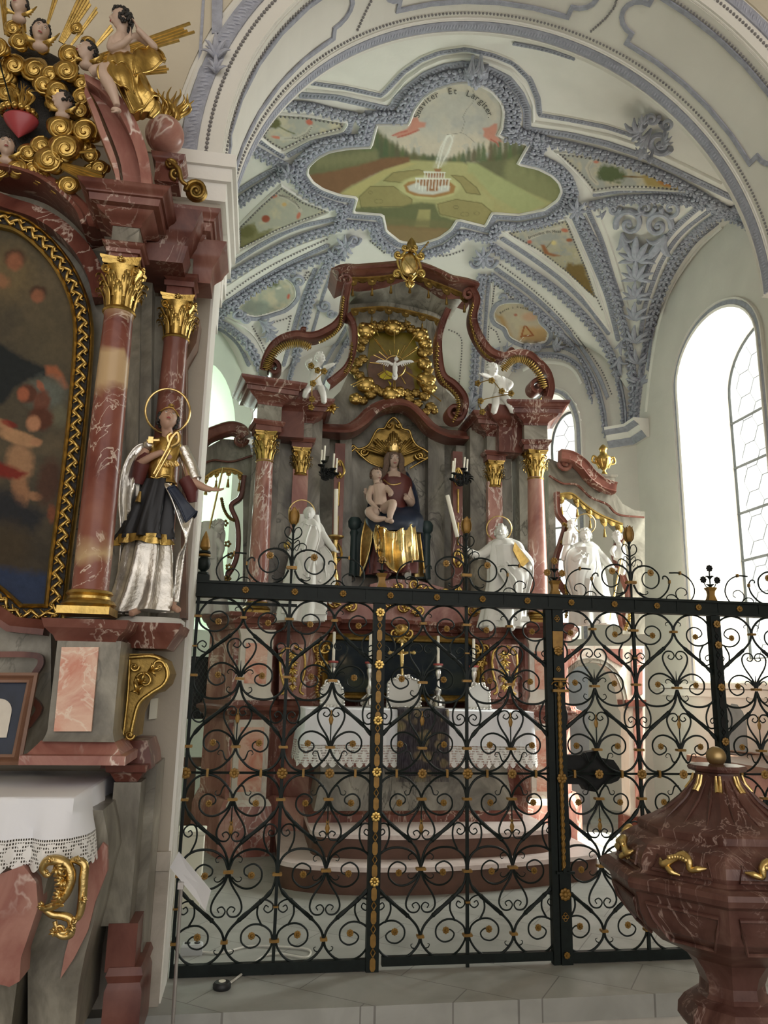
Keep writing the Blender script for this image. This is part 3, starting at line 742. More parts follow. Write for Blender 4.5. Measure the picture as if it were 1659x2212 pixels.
# bosses
for (c, s_) in (((620, 359), 20), ((744, 519), 24), ((1250, 440), 24), ((1045, 545), 24), ((1030, 128), 18)):
    for k in range(8): acanth(SL, c, (math.cos(k*PI/4), math.sin(k*PI/4)), s_, k=3, spread=.5, lift=.05)
    SL.ball(VM(c[0], c[1], .05), .05, 8, 6)
for (cx, cy, r, a0, t) in ((1060, 560, 14, 0, 1.4), (1030, 562, 13, PI, -1.4), (724, 535, 13, PI, -1.4), (765, 512, 13, 0, 1.4)): volute(SL, VM, cx, cy, r, a0, t, 4, .05)
# block over the bell-arch of the fresco
mb = MB(); q = [VM(1008, 152, .0), VM(1050, 148, .0), VM(1052, 170, 0), VM(1012, 174, 0)]; mb.hexa(q, [p+VR(1030, 165)[1]*.05 for p in q]); q = [VM(1004, 142, .0), VM(1056, 138, .0), VM(1056, 150, 0), VM(1006, 153, 0)]; mb.hexa(q, [p+VR(1030, 165)[1]*.08 for p in q])
fixn(trim(mb, 'stucco_leaf', .4))
for c in ((1022, 110), (1040, 108), (1030, 135)): acanth(SL, c, (0, 1), 28, k=5, spread=.6, lift=.07)
# large cartouche of scrolls, right spandrel
for (cx, cy, r, a0, t, w) in ((1362, 478, 30, PI*.9, 1.5, 7), (1424, 482, 28, 0.2, -1.5, 7), (1398, 443, 18, 0, 1.4, 5), (1452, 445, 22, PI, -1.3, 5), (1328, 446, 12, 0, 1.2, 5)): volute(SL, VM, cx, cy, r, a0, t, w, .04, 30)
for (cx, cy, r, a0, t, w) in ((1430, 300, 26, PI*.2, 1.6, 7), (1412, 246, 14, 0, 1.5, 5), (1444, 258, 14, PI, -1.4, 5)): volute(SL, VM, cx, cy, r, a0, t, w, .05, 30)
for c, d, s_ in (((1400, 262), (-1, -.5), 48), ((1410, 270), (-.8, .4), 34), ((1400, 290), (-.3, 1), 30), ((1440, 270), (1, .5), 28), ((1415, 312), (0, 1), 14), ((1400, 240), (-.2, -1), 20)): acanth(SL, c, d, s_, k=5, spread=.55, lift=.07)
for (y, s_) in ((560, 60), (600, 50), (640, 42), (690, 46), (740, 44), (785, 36), (830, 34)):
    x = 1378 if y > 600 else 1380; acanth(SL, (x, y), (0, -1), s_, k=7 if y < 650 else 5, spread=1.0 if y < 650 else .5, lift=.05)
for c, d, s_ in (((1345, 500), (.6, 1), 50), ((1440, 505), (-.8, 1), 60), ((1310, 452), (-1, .2), 20), ((1395, 450), (-1, -.2), 30), ((1345, 735), (.1, 1), 30), ((1341, 770), (.2, 1), 40)): acanth(SL, c, d, s_, k=3, spread=.35, lift=.04)
# scrolls of the medallions and lunettes
for (cx, cy, r, a0, t) in ((645, 602, 12, PI, 1.4), (515, 672, 12, 0, 1.4), (530, 685, 9, PI, -1.4), (1138, 742, 10, 0, 1.4), (1158, 742, 10, PI, -1.4), (1090, 640, 9, PI, 1.2), (700, 655, 14, PI, -1.4), (715, 672, 10, 0, 1.4)): volute(SL, VM, cx, cy, r, a0, t, 4, .06)
for c, d, s_ in (((560, 690), (1, .4), 36), ((575, 705), (.4, 1), 36), ((1088, 748), (1, .1), 30), ((1080, 748), (-.8, .6), 24), ((1195, 730), (1, .2), 28), ((1020, 880), (0, -1), 40), ((1028, 930), (.2, -1), 50)): acanth(SL, c, d, s_, k=5, spread=.6, lift=.05)
for m_, t_ in ((B_BASE, 'stucco_blue'), (B_WHITE, 'stucco_white'), (B_BEAD, 'bead_grey'), (B_LEAF, 'stucco_leaf'), (B_EGG, 'stucco_blue'), (SL, 'stucco_leaf')): trim(m_, t_)
# leaf capital beside the nave arch, upper left
mb = MB(); f_ = onY(-.32)
for c, d, s_ in (((466, 130), (0, -1), 60), ((466, 160), (0, -1), 45), ((462, 115), (-.4, -1), 30)): acanth(mb, c, d, s_, f_, 5, .45, .03)
trim(mb, 'stucco_leaf')
mb = MB()
for (a, b_) in (((440, 0), (418, 372)), ): mb.sweep([(-.008, 0), (-.008, .02), (.008, .02), (.008, 0)], [PY(*a, -.3), PY(*b_, -.3)], (0, -1, 0))
mb.hexa([PY(458, -40, -.3), PY(482, -40, -.3), PY(480, 80, -.3), PY(458, 80, -.3)], [p+Vector((0, -.03, 0)) for p in (PY(458, -40, -.3), PY(482, -40, -.3), PY(480, 80, -.3), PY(458, 80, -.3))])
fixn(trim(mb, 'stucco_blue'))
# consoles carrying the ribs
def console(A, z, dirs, sc=1.0):
    mb_ = MB(); bl = MB()
    prof = [(0.0, -.30), (.05, -.30), (.10, -.24), (.13, -.2), (.15, -.19), (.17, -.12), (.24, -.06), (.26, -.05), (.27, 0), (0, .0)]
    pth = [A+dirs[0]*.34, A, A+dirs[1]*.34]
    up = Vector((0, 0, 1)); inn = Vector((VC[0]-A.x, VC[1]-A.y, 0)).normalized()
    t = (pth[2]-pth[0]).normalized(); sgn = 1 if t.cross(up).dot(inn) > 0 else -1
    mb_.sweep([(sgn*a*.75, b_*.8) for a, b_ in prof], [Vector((p.x, p.y, z)) for p in pth], up)
    bl.sweep([(sgn*a*.75, b_*.8) for a, b_ in [(.175, -.115), (.26, -.057), (.262, -.045), (.18, -.10)]], [Vector((p.x, p.y, z)) for p in pth], up)
    bl.sweep([(sgn*a*.75, b_*.8) for a, b_ in [(.055, -.30), (.13, -.205), (.135, -.195), (.06, -.28)]], [Vector((p.x, p.y, z)) for p in pth], up)
    fixn(trim(mb_, 'stucco_white', .5)); fixn(trim(bl, 'stucco_blue', .5))
def dirn(a, b_): v = Vector((b_[0]-a[0], b_[1]-a[1], 0)); return v.normalized()
for i in (1, 2, 3, 4):
    A = Vector((POLY[i][0], POLY[i][1], 0)); console(A, ZS+.02, (dirn(POLY[i], POLY[i-1]), dirn(POLY[i], POLY[(i+1) % 6])))
# ================= WROUGHT-IRON GRILLE =================
# quarter-cell curves: x 0 at the bar .. 325 at the bay centre, y 0 under the top rail .. 1320 at the middle rail
QK = .5/650
QC = {
 'ringA': ([(325, 155), (310, 95), (250, 28), (165, 3), (80, 33), (25, 105), (14, 160), (30, 220), (90, 262), (160, 262), (213, 215), (213, 150), (165, 112), (112, 125), (92, 165), (120, 195), (150, 192)], 9, 5),
 'diagB': ([(325, 155), (300, 225), (235, 300), (100, 420), (30, 500), (6, 605), (15, 690), (60, 750), (130, 778), (220, 770), (290, 720), (322, 640)], 9, 8),
 'brC': ([(85, 255), (120, 330), (115, 400), (95, 428), (60, 428), (22, 402), (20, 365), (50, 343), (77, 365), (66, 392), (46, 380)], 7, 4),
 'heartD': ([(325, 612), (300, 540), (240, 440), (225, 370), (253, 325), (298, 323), (319, 358), (297, 388), (268, 374), (280, 350)], 8, 4),
 'scrE': ([(318, 612), (285, 550), (215, 510), (150, 520), (105, 572), (110, 640), (160, 677), (215, 652), (218, 612), (190, 592), (172, 600)], 8, 5),
 'diagG': ([(325, 640), (300, 750), (245, 830), (110, 950), (30, 1050), (6, 1130), (20, 1212), (70, 1282), (145, 1308), (230, 1278), (300, 1200), (325, 1140)], 9, 8),
 'brH': ([(65, 752), (100, 840), (100, 915), (80, 950), (45, 950), (18, 922), (20, 888), (48, 868), (72, 888), (60, 912), (44, 902)], 7, 4),
 'heartI': ([(325, 1125), (300, 1050), (245, 955), (230, 885), (256, 842), (298, 838), (319, 872), (297, 900), (270, 886), (282, 864)], 8, 4),
 'scrJ': ([(318, 1125), (285, 1058), (215, 1015), (150, 1022), (108, 1072), (112, 1135), (155, 1168), (205, 1145), (210, 1110), (185, 1092), (168, 1102)], 8, 5),
 'curlK': ([(290, 1225), (262, 1225), (248, 1195), (238, 1165), (215, 1160), (205, 1182), (218, 1192)], 7, 2),
 'curlL': ([(300, 590), (270, 560), (245, 560), (235, 580), (248, 590)], 6, 2),
 'curlM': ([(290, 720), (262, 735), (238, 715), (245, 690), (262, 695)], 6, 2),
 'curlN': ([(316, 105), (296, 75), (270, 78), (262, 98), (275, 104)], 6, 2),
}
def quarter(mb_, x0, sx, z0, sz, Y):
    f = lambda p, dy=0: Vector((x0+sx*p[0]*QK, Y+dy, z0-sz*p[1]*(.895/1320)))
    for k, (pts, r0, r1) in QC.items():
        S = spline([f(p) for p in pts], 4); n = len(S); rr = []
        for i in range(n):
            t = i/(n-1); r = (r0+(r1-r0)*t)*QK*.95
            if k in ('diagB', 'diagG') and .17 < t < .36:
                q = (t-.17)/.19; r *= 1.25+.55*abs(math.sin(q*PI*3))
            rr.append(r)
        mb_.tube(S, rr, 6)
    for p in ((235, 300), (100, 422), (245, 830), (105, 952)): mb_.ball(f(p), .012, 8, 5)
def rosette_mb(Y=0, r=.019):
    m_ = MB()
    for k in range(8):
        a = k*PI/4; m_.ball((math.cos(a)*r*.62, -.004, math.sin(a)*r*.62), (r*.36, .006, r*.36), 7, 4)
    m_.ball((0, -.008, 0), (r*.42, .010, r*.42), 8, 5); m_.lathe([(r*.7, -.006), (r*.7, .004)], (0, -.001, 0), 12, axis=(0, 1, 0)); return m_
def collar_mb(w, h, d=.017):
    m_ = MB(); m_.box((-w, -d, -h), (w, d, h), 0.0); m_.box((-w*1.06, -d*1.1, -h*.3), (w*1.06, d*1.1, h*.3)); return m_
def put(o, x, z, y=0):
    c = o.copy(); COL.objects.link(c); c.location = (x, y, z); return c
ZT, ZM, ZB = 1.835, .94, .045      # underside of top rail, middle rail, top of sill rail
GX = [-.34+.5*i for i in range(0, 9)]   # bar lines, every half metre ( .66 and 1.66 carry posts )
GX = [-.325, .16, .65, 1.145, 1.64, 2.14, 2.64, 3.14, 3.5]
def grille(name, label, i0, i1, cat='grille'):
    t = thing(name, label, cat)
    proto = {}
    def part(nm, mbf, mat, x, z, y=0):
        if nm not in proto:
            o = mbf().build(nm.split('/')[0], mat, t); proto[nm] = o; o.location = (x, y, z)
        else:
            o = put(proto[nm], x, z, y); o.parent = t
        return o
    for i in range(i0, i1):
        xa, xb = GX[i], GX[i+1]; w = xb-xa; m_ = MB(); k = w/.5
        for (x0, sx) in ((xa, k), (xb, -k)):
            quarter(m_, x0, sx, ZT, 1, 0); quarter(m_, x0, sx, ZM*2-ZT, -1, 0)
        m_.tube([((xa+xb)/2, 0, ZM+.14), ((xa+xb)/2, 0, ZM+.30)], .0035, 6); m_.tube([((xa+xb)/2, 0, ZM-.14), ((xa+xb)/2, 0, ZM-.30)], .0035, 6)
        m_.tube([((xa+xb)/2, 0, ZT-.41), ((xa+xb)/2, 0, ZT-.33)], [.006, .001], 6)
        m_.build('scroll_panel', 'iron', t)
        xc = (xa+xb)/2; q = .895/1320
        for (px_, py_) in ((150, 192), (172, 600), (168, 1102)):
            for x in (xa+px_*QK*k, xb-px_*QK*k):
                for s_ in (1, -1):
                    if s_ == -1 and py_ > 1500: continue
                    part('rosette', lambda: rosette_mb(), 'gold_paint', x, ZM+s_*((ZT-ZM)-py_*q))
        for s_ in (1, -1):
            for py_ in (155, 625, 1130): part('collar/c%d' % (py_ > 200), lambda: collar_mb(.017 if py_ < 200 else .024, .0065), 'gold_paint', xc, ZM+s_*((ZT-ZM)-py_*q))
            for x in (xa, xb): pass
            def spear():
                m2 = MB(); m2.lathe([(.001, -.035), (.008, -.02), (.013, 0), (.008, .016), (.006, .022), (.009, .03), (.001, .05)], (0, 0, 0), 8, ay=.4); return m2
            part('leaf_drop', spear, 'gold_paint', xc, ZM+s_*.27)
        for x in (xa+145*QK*k, xb-145*QK*k): part('tie', lambda: collar_mb(.006, .02, .013), 'gold_paint', x, ZM)
        part('centre_rosette', lambda: rosette_mb(0, .027), 'gold_paint', xc, ZM, -.012)
    return t, part
# fixed left panel, door in the middle, fixed right panel
gl, pl_ = grille('iron_grille', 'black wrought-iron scroll grille at the left, between the white pier and the gilt post', 0, 2)
gr, pr_ = grille('iron_grille', 'black wrought-iron scroll grille at the right, behind the marble font', 4, 8)
gd, pd_ = grille('grille_door', 'wrought-iron scroll door in the middle of the grille, between the gilt posts', 2, 4, 'gate')
q = .895/1320
for t, part, i0, i1, bars in ((gl, pl_, 0, 2, (0, 1)), (gd, pd_, 2, 4, (3,)), (gr, pr_, 4, 8, (5, 7))):
    for b_ in bars:
        m_ = MB(); m_.box((GX[b_]-.008, -.008, .0), (GX[b_]+.008, .008, 1.84)); m_.build('upright_bar', 'iron', t)
        for s_ in (1, -1):
            for py_ in (155, 605, 1130): part('bar_collar', lambda: collar_mb(.023, .0065), 'gold_paint', GX[b_], ZM+s_*((ZT-ZM)-py_*q))
            part('small_tie', lambda: collar_mb(.012, .004), 'gold_paint', GX[b_], ZM+s_*((ZT-ZM)-385*q))
        part('bar_rosette', lambda: rosette_mb(0, .03), 'gold_paint', GX[b_], ZM, -.014)
    x0, x1 = GX[i0], GX[i1]
    if t is gd: x0 += .05; x1 -= .03
    m_ = MB(); m_.tube([(x0, 0, ZM), (x1, 0, ZM)], .0065, 6); m_.build('middle_rail', 'iron', t)
    m_ = MB(); m_.box((x0, -.016, .004 if t is not gd else .02), (x1, .016, .055 if t is not gd else .062)); m_.build('sill_rail', 'iron', t)
# top rail with its cresting is a thing of its own
gt = thing('grille_cresting', 'heavy dark grille top rail crowned by iron scrolls, tulip finials and gilt flower pots', 'railing', (0, 0, 1.832))
_pt = {}
def pt_(nm, mbf, mat, x, z, y=0):
    if nm not in _pt:
        m0 = mbf(); m0.v = [v+Vector((0, 0, 1.832)) for v in m0.v]; o = m0.build(nm, mat, gt); _pt[nm] = o; o.location = (x, y, z-1.832)
    else:
        o = put(_pt[nm], x, z-1.832, y); o.parent = gt
    return o
m_ = MB(); m_.box((-.38, -.028, 1.845), (3.55, .028, 1.905)); m_.box((-.38, -.042, 1.905), (3.55, .042, 1.918)); m_.box((-.38, -.04, 1.832), (3.55, .04, 1.847)); m_.build('top_rail', 'iron', gt)
m_ = MB(); m_.box((-.34, .03, 1.80), (.2, .05, 1.815)); m_.build('stay_bar', 'iron', gt)
for i in range(14): pt_('rail_rosette', lambda: rosette_mb(0, .02), 'gold_paint', -.08+.262*i, 1.875, -.03)
for i in range(28):
    if i % 2: pt_('rail_clip', lambda: MB().box((-.006, -.033, -.034), (.006, -.026, .034)), 'iron', -.08+.131*i, 1.875)
# posts
def octo(m_, x, z, w, h):
    m_.prism([(x-w*.5, -.034, z-h/2), (x+w*.5, -.034, z-h/2), (x+w, -.034, z-h*.3), (x+w, -.034, z+h*.3), (x+w*.5, -.034, z+h/2), (x-w*.5, -.034, z+h/2), (x-w, -.034, z+h*.3), (x-w, -.034, z-h*.3)], (0, .006, 0))
def gilt_chain(m_, x, z0, z1):
    z = z0; k = 0
    while z < z1-.05:
        if k % 2 == 0: octo(m_, x, z+.036, .014, .062); z += .072
        else:
            for a, b_ in (((-.012, 0), (0, .02)), ((0, .02), (.012, 0)), ((.012, 0), (0, -.02)), ((0, -.02), (-.012, 0))):
                m_.tube([(x+a[0], -.033, z+.018+a[1]), (x+b_[0], -.033, z+.018+b_[1])], .0028, 5)
            z += .036
        k += 1
m_ = MB(); m_.box((.618, -.028, -.02), (.682, .02, 1.845)); m_.build('post', 'iron', gl)
m_ = MB(); gilt_chain(m_, .65, .0, 1.80); m_.build('post_ornament', 'gold_paint', gl)
for z in (1.78, 1.50, 1.21, .95, .73, .42): pl_('post_rosette', lambda: rosette_mb(0, .027), 'gold', .65, z, -.038)
m_ = MB(); m_.box((1.672-.032, -.03, -.02), (1.672+.030, .02, 1.845)); m_.box((1.60, -.026, .0), (1.635, .018, 1.83)); m_.build('post', 'iron', gr)
m_ = MB()
pts = [(1.662, -.038, .47+i*.02) for i in range(47)]
m_.tube([(1.662, -.036, .46), (1.662, -.036, 1.40)], .009, 8)
for k in range(2): m_.tube([(1.662+.009*math.cos(i*.5+k*PI), -.038+.009*math.sin(i*.5+k*PI), .46+.94*i/180) for i in range(181)], .0035, 5)
m_.build('rope_moulding', 'gold_paint', gr)
def quat(m_, x, z, r):
    for k in range(4): m_.tube([(x+r*.5*math.cos(k*PI/2)+r*.5*math.cos(a), -.034, z+r*.5*math.sin(k*PI/2)*1.3+r*.5*math.sin(a)) for a in [i*PI/4 for i in range(8)]], .002, 5, closed=True)
m_ = MB(); quat(m_, 1.665, 1.78, .015); quat(m_, 1.665, 1.50, .012); quat(m_, 1.665, .23, .018); m_.build('quatrefoils', 'gold_paint', gr)
m_ = MB(); m_.prism([(1.637, -.034, 1.62), (1.665, -.034, 1.58), (1.693, -.034, 1.62), (1.697, -.034, 1.71), (1.637, -.034, 1.71)], (0, .006, 0)); m_.build('escutcheon', 'gold_paint', gr)
for z, r in ((1.60, .028), (.92, .03), (.34, .034), (.05, .018)): pr_('door_rosette/%s' % r, lambda: rosette_mb(0, r), 'gold_paint', 1.665, z, -.036)
m_ = MB(); m_.box((1.625, -.05, 1.375), (1.715, -.03, 1.39)); m_.box((1.63, -.045, 1.44), (1.71, -.03, 1.452))
for s_ in (-1, 1): m_.tube([(1.667+s_*(.012+.022*(1-i/14))*math.cos(i*.55)+s_*.016, -.048, 1.415+(.022*(1-i/14))*math.sin(i*.55)) for i in range(14)], .003, 5)
m_.ball((1.667, -.05, 1.415), (.014, .012, .022)); m_.build('latch', 'gold_paint', gr)
m_ = MB(); m_.box((1.62, -.044, .44), (1.72, -.03, .452)); m_.box((1.655, -.05, .445), (1.672, -.03, .47));m_.build('bolt', 'iron', gr)
m_ = MB(); m_.box((2.615, -.03, -.02), (2.675, .02, 1.83)); m_.build('post', 'iron', gr)
m_ = MB(); gilt_chain(m_, 2.645, .0, 1.80); m_.build('post_ornament', 'iron_plain', gr)
for z in (1.78, 1.66, 1.42, 1.12): pr_('post_rosette', lambda: rosette_mb(0, .024), 'gold_paint', 2.645, z, -.036)
# big lock case on the inner side of the door
m_ = MB(); prof = [(1.66, 1.035), (1.80, 1.035), (1.84, 1.05), (1.90, 1.06), (1.93, 1.02), (2.00, 1.01), (2.03, .97), (2.045, .93), (2.02, .90), (1.98, .885), (1.93, .88), (1.89, .84), (1.83, .85), (1.81, .88), (1.66, .885)]
m_.prism([(x, .03, z) for x, z in prof], (0, .06, 0)); o = m_.build('lock_case', 'iron_plain', gr, .5)
# cresting above the rail, drawn in pixels of a 3.686x crop around the stem, rail top at z 1.918
CR = [
 ([(5, 1250), (35, 1180), (105, 1140), (195, 1150), (260, 1210), (255, 1290), (195, 1335), (125, 1310), (105, 1250), (135, 1200), (175, 1198)], 9, 5),
 ([(25, 1310), (65, 1380), (155, 1425), (255, 1420), (335, 1350), (360, 1270), (335, 1225), (305, 1225), (300, 1250)], 9, 6),
 ([(365, 1190), (465, 1190), (555, 1240), (595, 1330), (565, 1412), (505, 1440), (435, 1418), (415, 1360), (455, 1320), (505, 1330), (520, 1365), (495, 1385)], 7, 4),
 ([(435, 1418), (395, 1385), (350, 1385), (325, 1410), (340, 1435), (362, 1420)], 6, 3),
 ([(0, 1160), (30, 1110), (75, 1085), (110, 1105), (105, 1145), (75, 1150), (68, 1128)], 6, 3),
 ([(8, 1060), (55, 1030), (70, 990), (50, 955), (20, 965), (8, 1000)], 6, 4),
 ([(10, 1090), (45, 1060), (55, 1100), (35, 1150), (20, 1130)], 5, 2),
 ([(75, 1375), (115, 1392), (150, 1380), (150, 1360), (135, 1368)], 6, 2)]
def crest(t, part, xs, sc=1.0, petals=True, zs=1.918):
    k = .000675*sc; f = lambda p, s_: Vector((xs+s_*p[0]*k, 0, zs+(1425-p[1])*k))
    m_ = MB()
    for s_ in (-1, 1):
        for pts, r0, r1 in CR: m_.tube(spline([f(p, s_) for p in pts], 4), [r0*k, r1*k], 6)
        for i in range(5):
            a = i*.5-1; m_.tube([f((0, 1260), 1), f((s_*0+15*s_*abs(a)*.3, 1210-i*4), 1)], [.008, .003], 5)
    m_.tube([f((0, 1425), 1), f((0, 1290), 1), f((0, 1240), 1), f((0, 1180), 1), f((0, 950), 1)], [.006, .008, .014, .007, .006], 8)
    m_.build('cresting_scroll', 'iron', t)
    part('crest_collar', lambda: collar_mb(.028, .008), 'gold_paint', xs, f((0, 1290), 1).z)
    for s_ in (-1, 1):
        p = f((178, 1200), s_); part('crest_rosette', lambda: rosette_mb(0, .022), 'gold_paint', p.x, p.z, -.01)
        for q_ in ((465, 1188), (360, 1270)):
            p = f(q_, s_); part('crest_tie', lambda: MB().box((-.004, -.01, -.01), (.004, .01, .01)), 'gold_paint', p.x, p.z)
    if petals:
        z0 = f((0, 945), 1).z; m_ = MB()
        for a in (0.4, PI-.4, -PI/2+.0, PI/2):
            d = Vector((math.cos(a), math.sin(a)*.6, 0)); pts = [Vector((xs, 0, z0))+d*x+Vector((0, 0, z)) for x, z in ((.004, 0), (.022, .025), (.026, .06), (.022, .09), (.034, .105))]
            m_.tube(spline(pts, 3), [.004, .018, .021, .014, .003], 8, flat=.3, ref=d)
        m_.build('tulip_petals', 'gold_paint', t)
        m_ = MB()
        for i in range(9): m_.ball((xs+.004*math.sin(i*2.2), .004*math.cos(i*2.2), z0+.03+i*.0095), .006-.0003*i, 6, 4)
        m_.ball((xs, 0, z0+.01), (.012, .012, .02)); m_.build('stamen', 'iron', t)
crest(gt, pt_, .16); crest(gt, pt_, 1.145); crest(gt, pt_, 2.14); crest(gt, pt_, 3.14)
def vase(t, x, flowers):
    m_ = MB(); m_.lathe([(.034, 0), (.038, .004), (.030, .02), (.024, .04), (.028, .06), (.042, .078), (.036, .082)], (x, 0, 1.918), 4, rot=PI/4, ay=.8); m_.build('pot', 'gold_paint', t, .3)
    m_ = MB(); f_ = MB()
    m_.tube([(x, 0, 1.99), (x, 0, 2.10 if flowers > 1 else 2.06)], .0045, 6)
    for i in range(6):
        a = i*PI/3; d = Vector((math.cos(a), math.sin(a)*.7, 0))
        for z in (1.995, 2.045): m_.tube(spline([Vector((x, 0, z)), Vector((x, 0, z+.02))+d*.012, Vector((x, 0, z+.022))+d*.03], 3), [.003, .007, .001], 5, flat=.4)
    heads = [(0, 2.115)] + ([(-.045, 2.045), (.045, 2.045)] if flowers > 1 else [])
    for dx, z in heads:
        if dx: m_.tube(spline([Vector((x, 0, 2.0)), Vector((x+dx*.6, 0, 2.005)), Vector((x+dx, 0, z))], 4), .003, 5)
        if flowers <= 1: z = 2.075
        f_.ball((x+dx, 0, z), (.014, .012, .016)); 
        for k in range(8): f_.ball((x+dx+.015*math.cos(k*PI/4), -.004, z+.015*math.sin(k*PI/4)), .0075, 6, 4)
    m_.build('flower_stem', 'iron', t); f_.build('flower_head', 'gold_paint' if flowers != 3 else 'iron_plain', t)
vase(gt, .66, 1); vase(gt, 1.67, 2); vase(gt, 2.645, 3)
# turned finial at the far left end of the rail
m_ = MB(); m_.box((-.345, -.03, 1.918), (-.275, .03, 1.95)); m_.build('finial_foot', 'iron', gt)
m_ = MB(); m_.lathe([(.022, 1.95), (.032, 1.952), (.028, 1.965), (.012, 1.968), (.03, 1.985), (.036, 2.01), (.03, 2.035), (.02, 2.045), (.02, 2.05)], (-.31, 0, 0), 20); m_.lathe([(.020, 2.062), (.034, 2.068), (.028, 2.08)], (-.31, 0, 0), 16); m_.build('finial_ball', 'iron', gt)
m_ = MB(); m_.lathe([(.022, 2.048), (.034, 2.052), (.030, 2.062), (.02, 2.064)], (-.31, 0, 0), 16); m_.lathe([(.012, 2.08), (.028, 2.10), (.024, 2.13), (.014, 2.16), (.002, 2.19)], (-.31, 0, 0), 16); m_.build('finial_flame', 'gold_paint', gt)
# ================= HIGH ALTAR =================
ZAX = (0, 0, 1)
def stack(mb_, cx, cy, hw, hd, prof, rot=0):   # prof [(z, extra)] rectangular moulded block
    c, s_ = math.cos(rot), math.sin(rot); rows = []
    for z, e in prof:
        rows.append([Vector((cx+(x*(hw+e))*c-(y*(hd+e))*s_, cy+(x*(hw+e))*s_+(y*(hd+e))*c, z)) for x, y in ((-1, -1), (1, -1), (1, 1), (-1, 1))])
    n0 = len(mb_.v); mb_.grid(rows, True); mb_.f.append((n0+3, n0+2, n0+1, n0)); L = len(mb_.v); mb_.f.append((L-4, L-3, L-2, L-1)); return mb_
def cym(z0, z1, e, n=5):   # cyma curve from 0 to e extra
    return [(z0+(z1-z0)*i/n, e*(.5-.5*math.cos(PI*i/n))) for i in range(n+1)]
def slabpx(mb_, Y, pts, depth, off=0): # px outline on plane Y extruded backwards
    return mb_.prism([PY(x, y, Y-off) for x, y in pts], (0, depth, 0))
def mouldpx(mb_, Y, path, w, h, sp=True, closed=False, prof=None):
    P = [PY(x, y, Y) for x, y in path]; P = spline(P, 6, closed) if sp else P
    prof = prof or [(-w/2, 0), (-w/2, h*.5), (-w*.3, h*.55), (-w*.25, h), (w*.05, h), (w*.15, h*.7), (w*.35, h*.6), (w*.5, h*.35), (w/2, 0)]
    mb_.sweep(prof, P, (0, -1, 0), closed)
ACX = 1.30
alt = thing('high_altar', 'tall red and grey marble high altar filling the chapel behind the iron grille', 'altar', (ACX, 3.2, 0))
def ap(mb_, nm, mat, sm=.6, label=None):
    o = mb_.build(nm, mat, alt, sm); fixn(o)
    if label: o['label'] = label
    return o
# continuous ledges, in plan
def plan(pts): return [Vector((ACX+x, y, 0)) for x, y in pts]
LEFT = [(-1.75, 3.45), (-1.74, 3.05), (-1.60, 2.86), (-1.50, 2.60), (-1.16, 2.66), (-1.10, 2.86), (-.98, 2.74), (-.80, 2.70), (-.64, 2.80), (-.60, 3.05), (-.40, 3.02), (-.2, 2.93)]
FULL = LEFT+[(0, 2.90)]+[(-x, y) for x, y in reversed(LEFT)]
m_ = MB(); P = [p+Vector((0, 0, 1.86)) for p in plan(FULL)]
m_.sweep([(-.10, -.02), (0, -.02), (.01, .02), (.03, .03), (.035, .05), (.055, .075), (.075, .085), (.08, .11), (.07, .12), (-.25, .12), (-.25, -.02)], P, ZAX); ap(m_, 'upper_ledge', 'marble_red')
m_ = MB(); P = [p+Vector((0, .01, 1.08)) for p in plan(FULL)]
m_.sweep([(-.10, 0), (0, 0), (.01, .03), (.03, .04), (.05, .07), (.07, .08), (.075, .105), (.06, .11), (.03, .12), (.02, .16), (-.25, .16), (-.25, 0)], P, ZAX); ap(m_, 'lower_ledge', 'marble_red')
# body behind (two storeys)
m_ = MB(); P = plan([(x, y+.11) for x, y in FULL])
for z0, z1, nm, mat in ((1.24, 1.84, 'predella_body', 'marble_rose'), (.05, 1.08, 'base_body', 'marble_rose')):
    m_ = MB(); m_.sweep([(-.02, z0), (0, z0), (0, z1), (-.02, z1)], P, ZAX)
    m_.box((ACX-1.5, 3.25, z0), (ACX+1.5, 3.6, z1)); ap(m_, nm, mat)
m_ = MB(); m_.sweep([(-.02, 0), (.05, 0), (.05, .36), (.02, .42), (0, .44), (-.02, .44)], plan([(x, y+.02) for x, y in FULL]), ZAX); ap(m_, 'base_plinth', 'marble_rose')
# pedestals of the outer columns
def ped(sx):
    cx = ACX+sx*1.33; r = -sx*math.radians(10)
    m_ = MB(); stack(m_, cx, 2.78, .165, .16, [(0, .02), (.40, .02), (.44, -.005), (.44, -.02), (1.08, -.02)], r); ap(m_, 'pedestal', 'marble_pale')
    m_ = MB(); stack(m_, cx, 2.78, .165, .16, [(0, .025), (.38, .025), (.42, -.002), (.425, -.01)], r); ap(m_, 'pedestal_foot', 'marble_rose')
    m_ = MB()
    for z0, z1 in ((.50, 1.02), ): stack(m_, cx, 2.78, .10, .147, [(z0, 0), (z1, 0)], r)
    stack(m_, cx, 2.78, .152, .09, [(.50, 0), (1.02, 0)], r); ap(m_, 'pedestal_inlay', 'marble_panel')
    m_ = MB(); stack(m_, cx, 2.78, .16, .155, [(1.24, 0), (1.28, .0), (1.32, -.02), (1.78, -.02), (1.84, .0)], r); ap(m_, 'column_pedestal', 'marble_pale')
    m_ = MB(); stack(m_, cx, 2.78, .095, .142, [(1.38, 0), (1.72, 0)], r); ap(m_, 'column_pedestal_inlay', 'marble_panel')
ped(-1); ped(1)
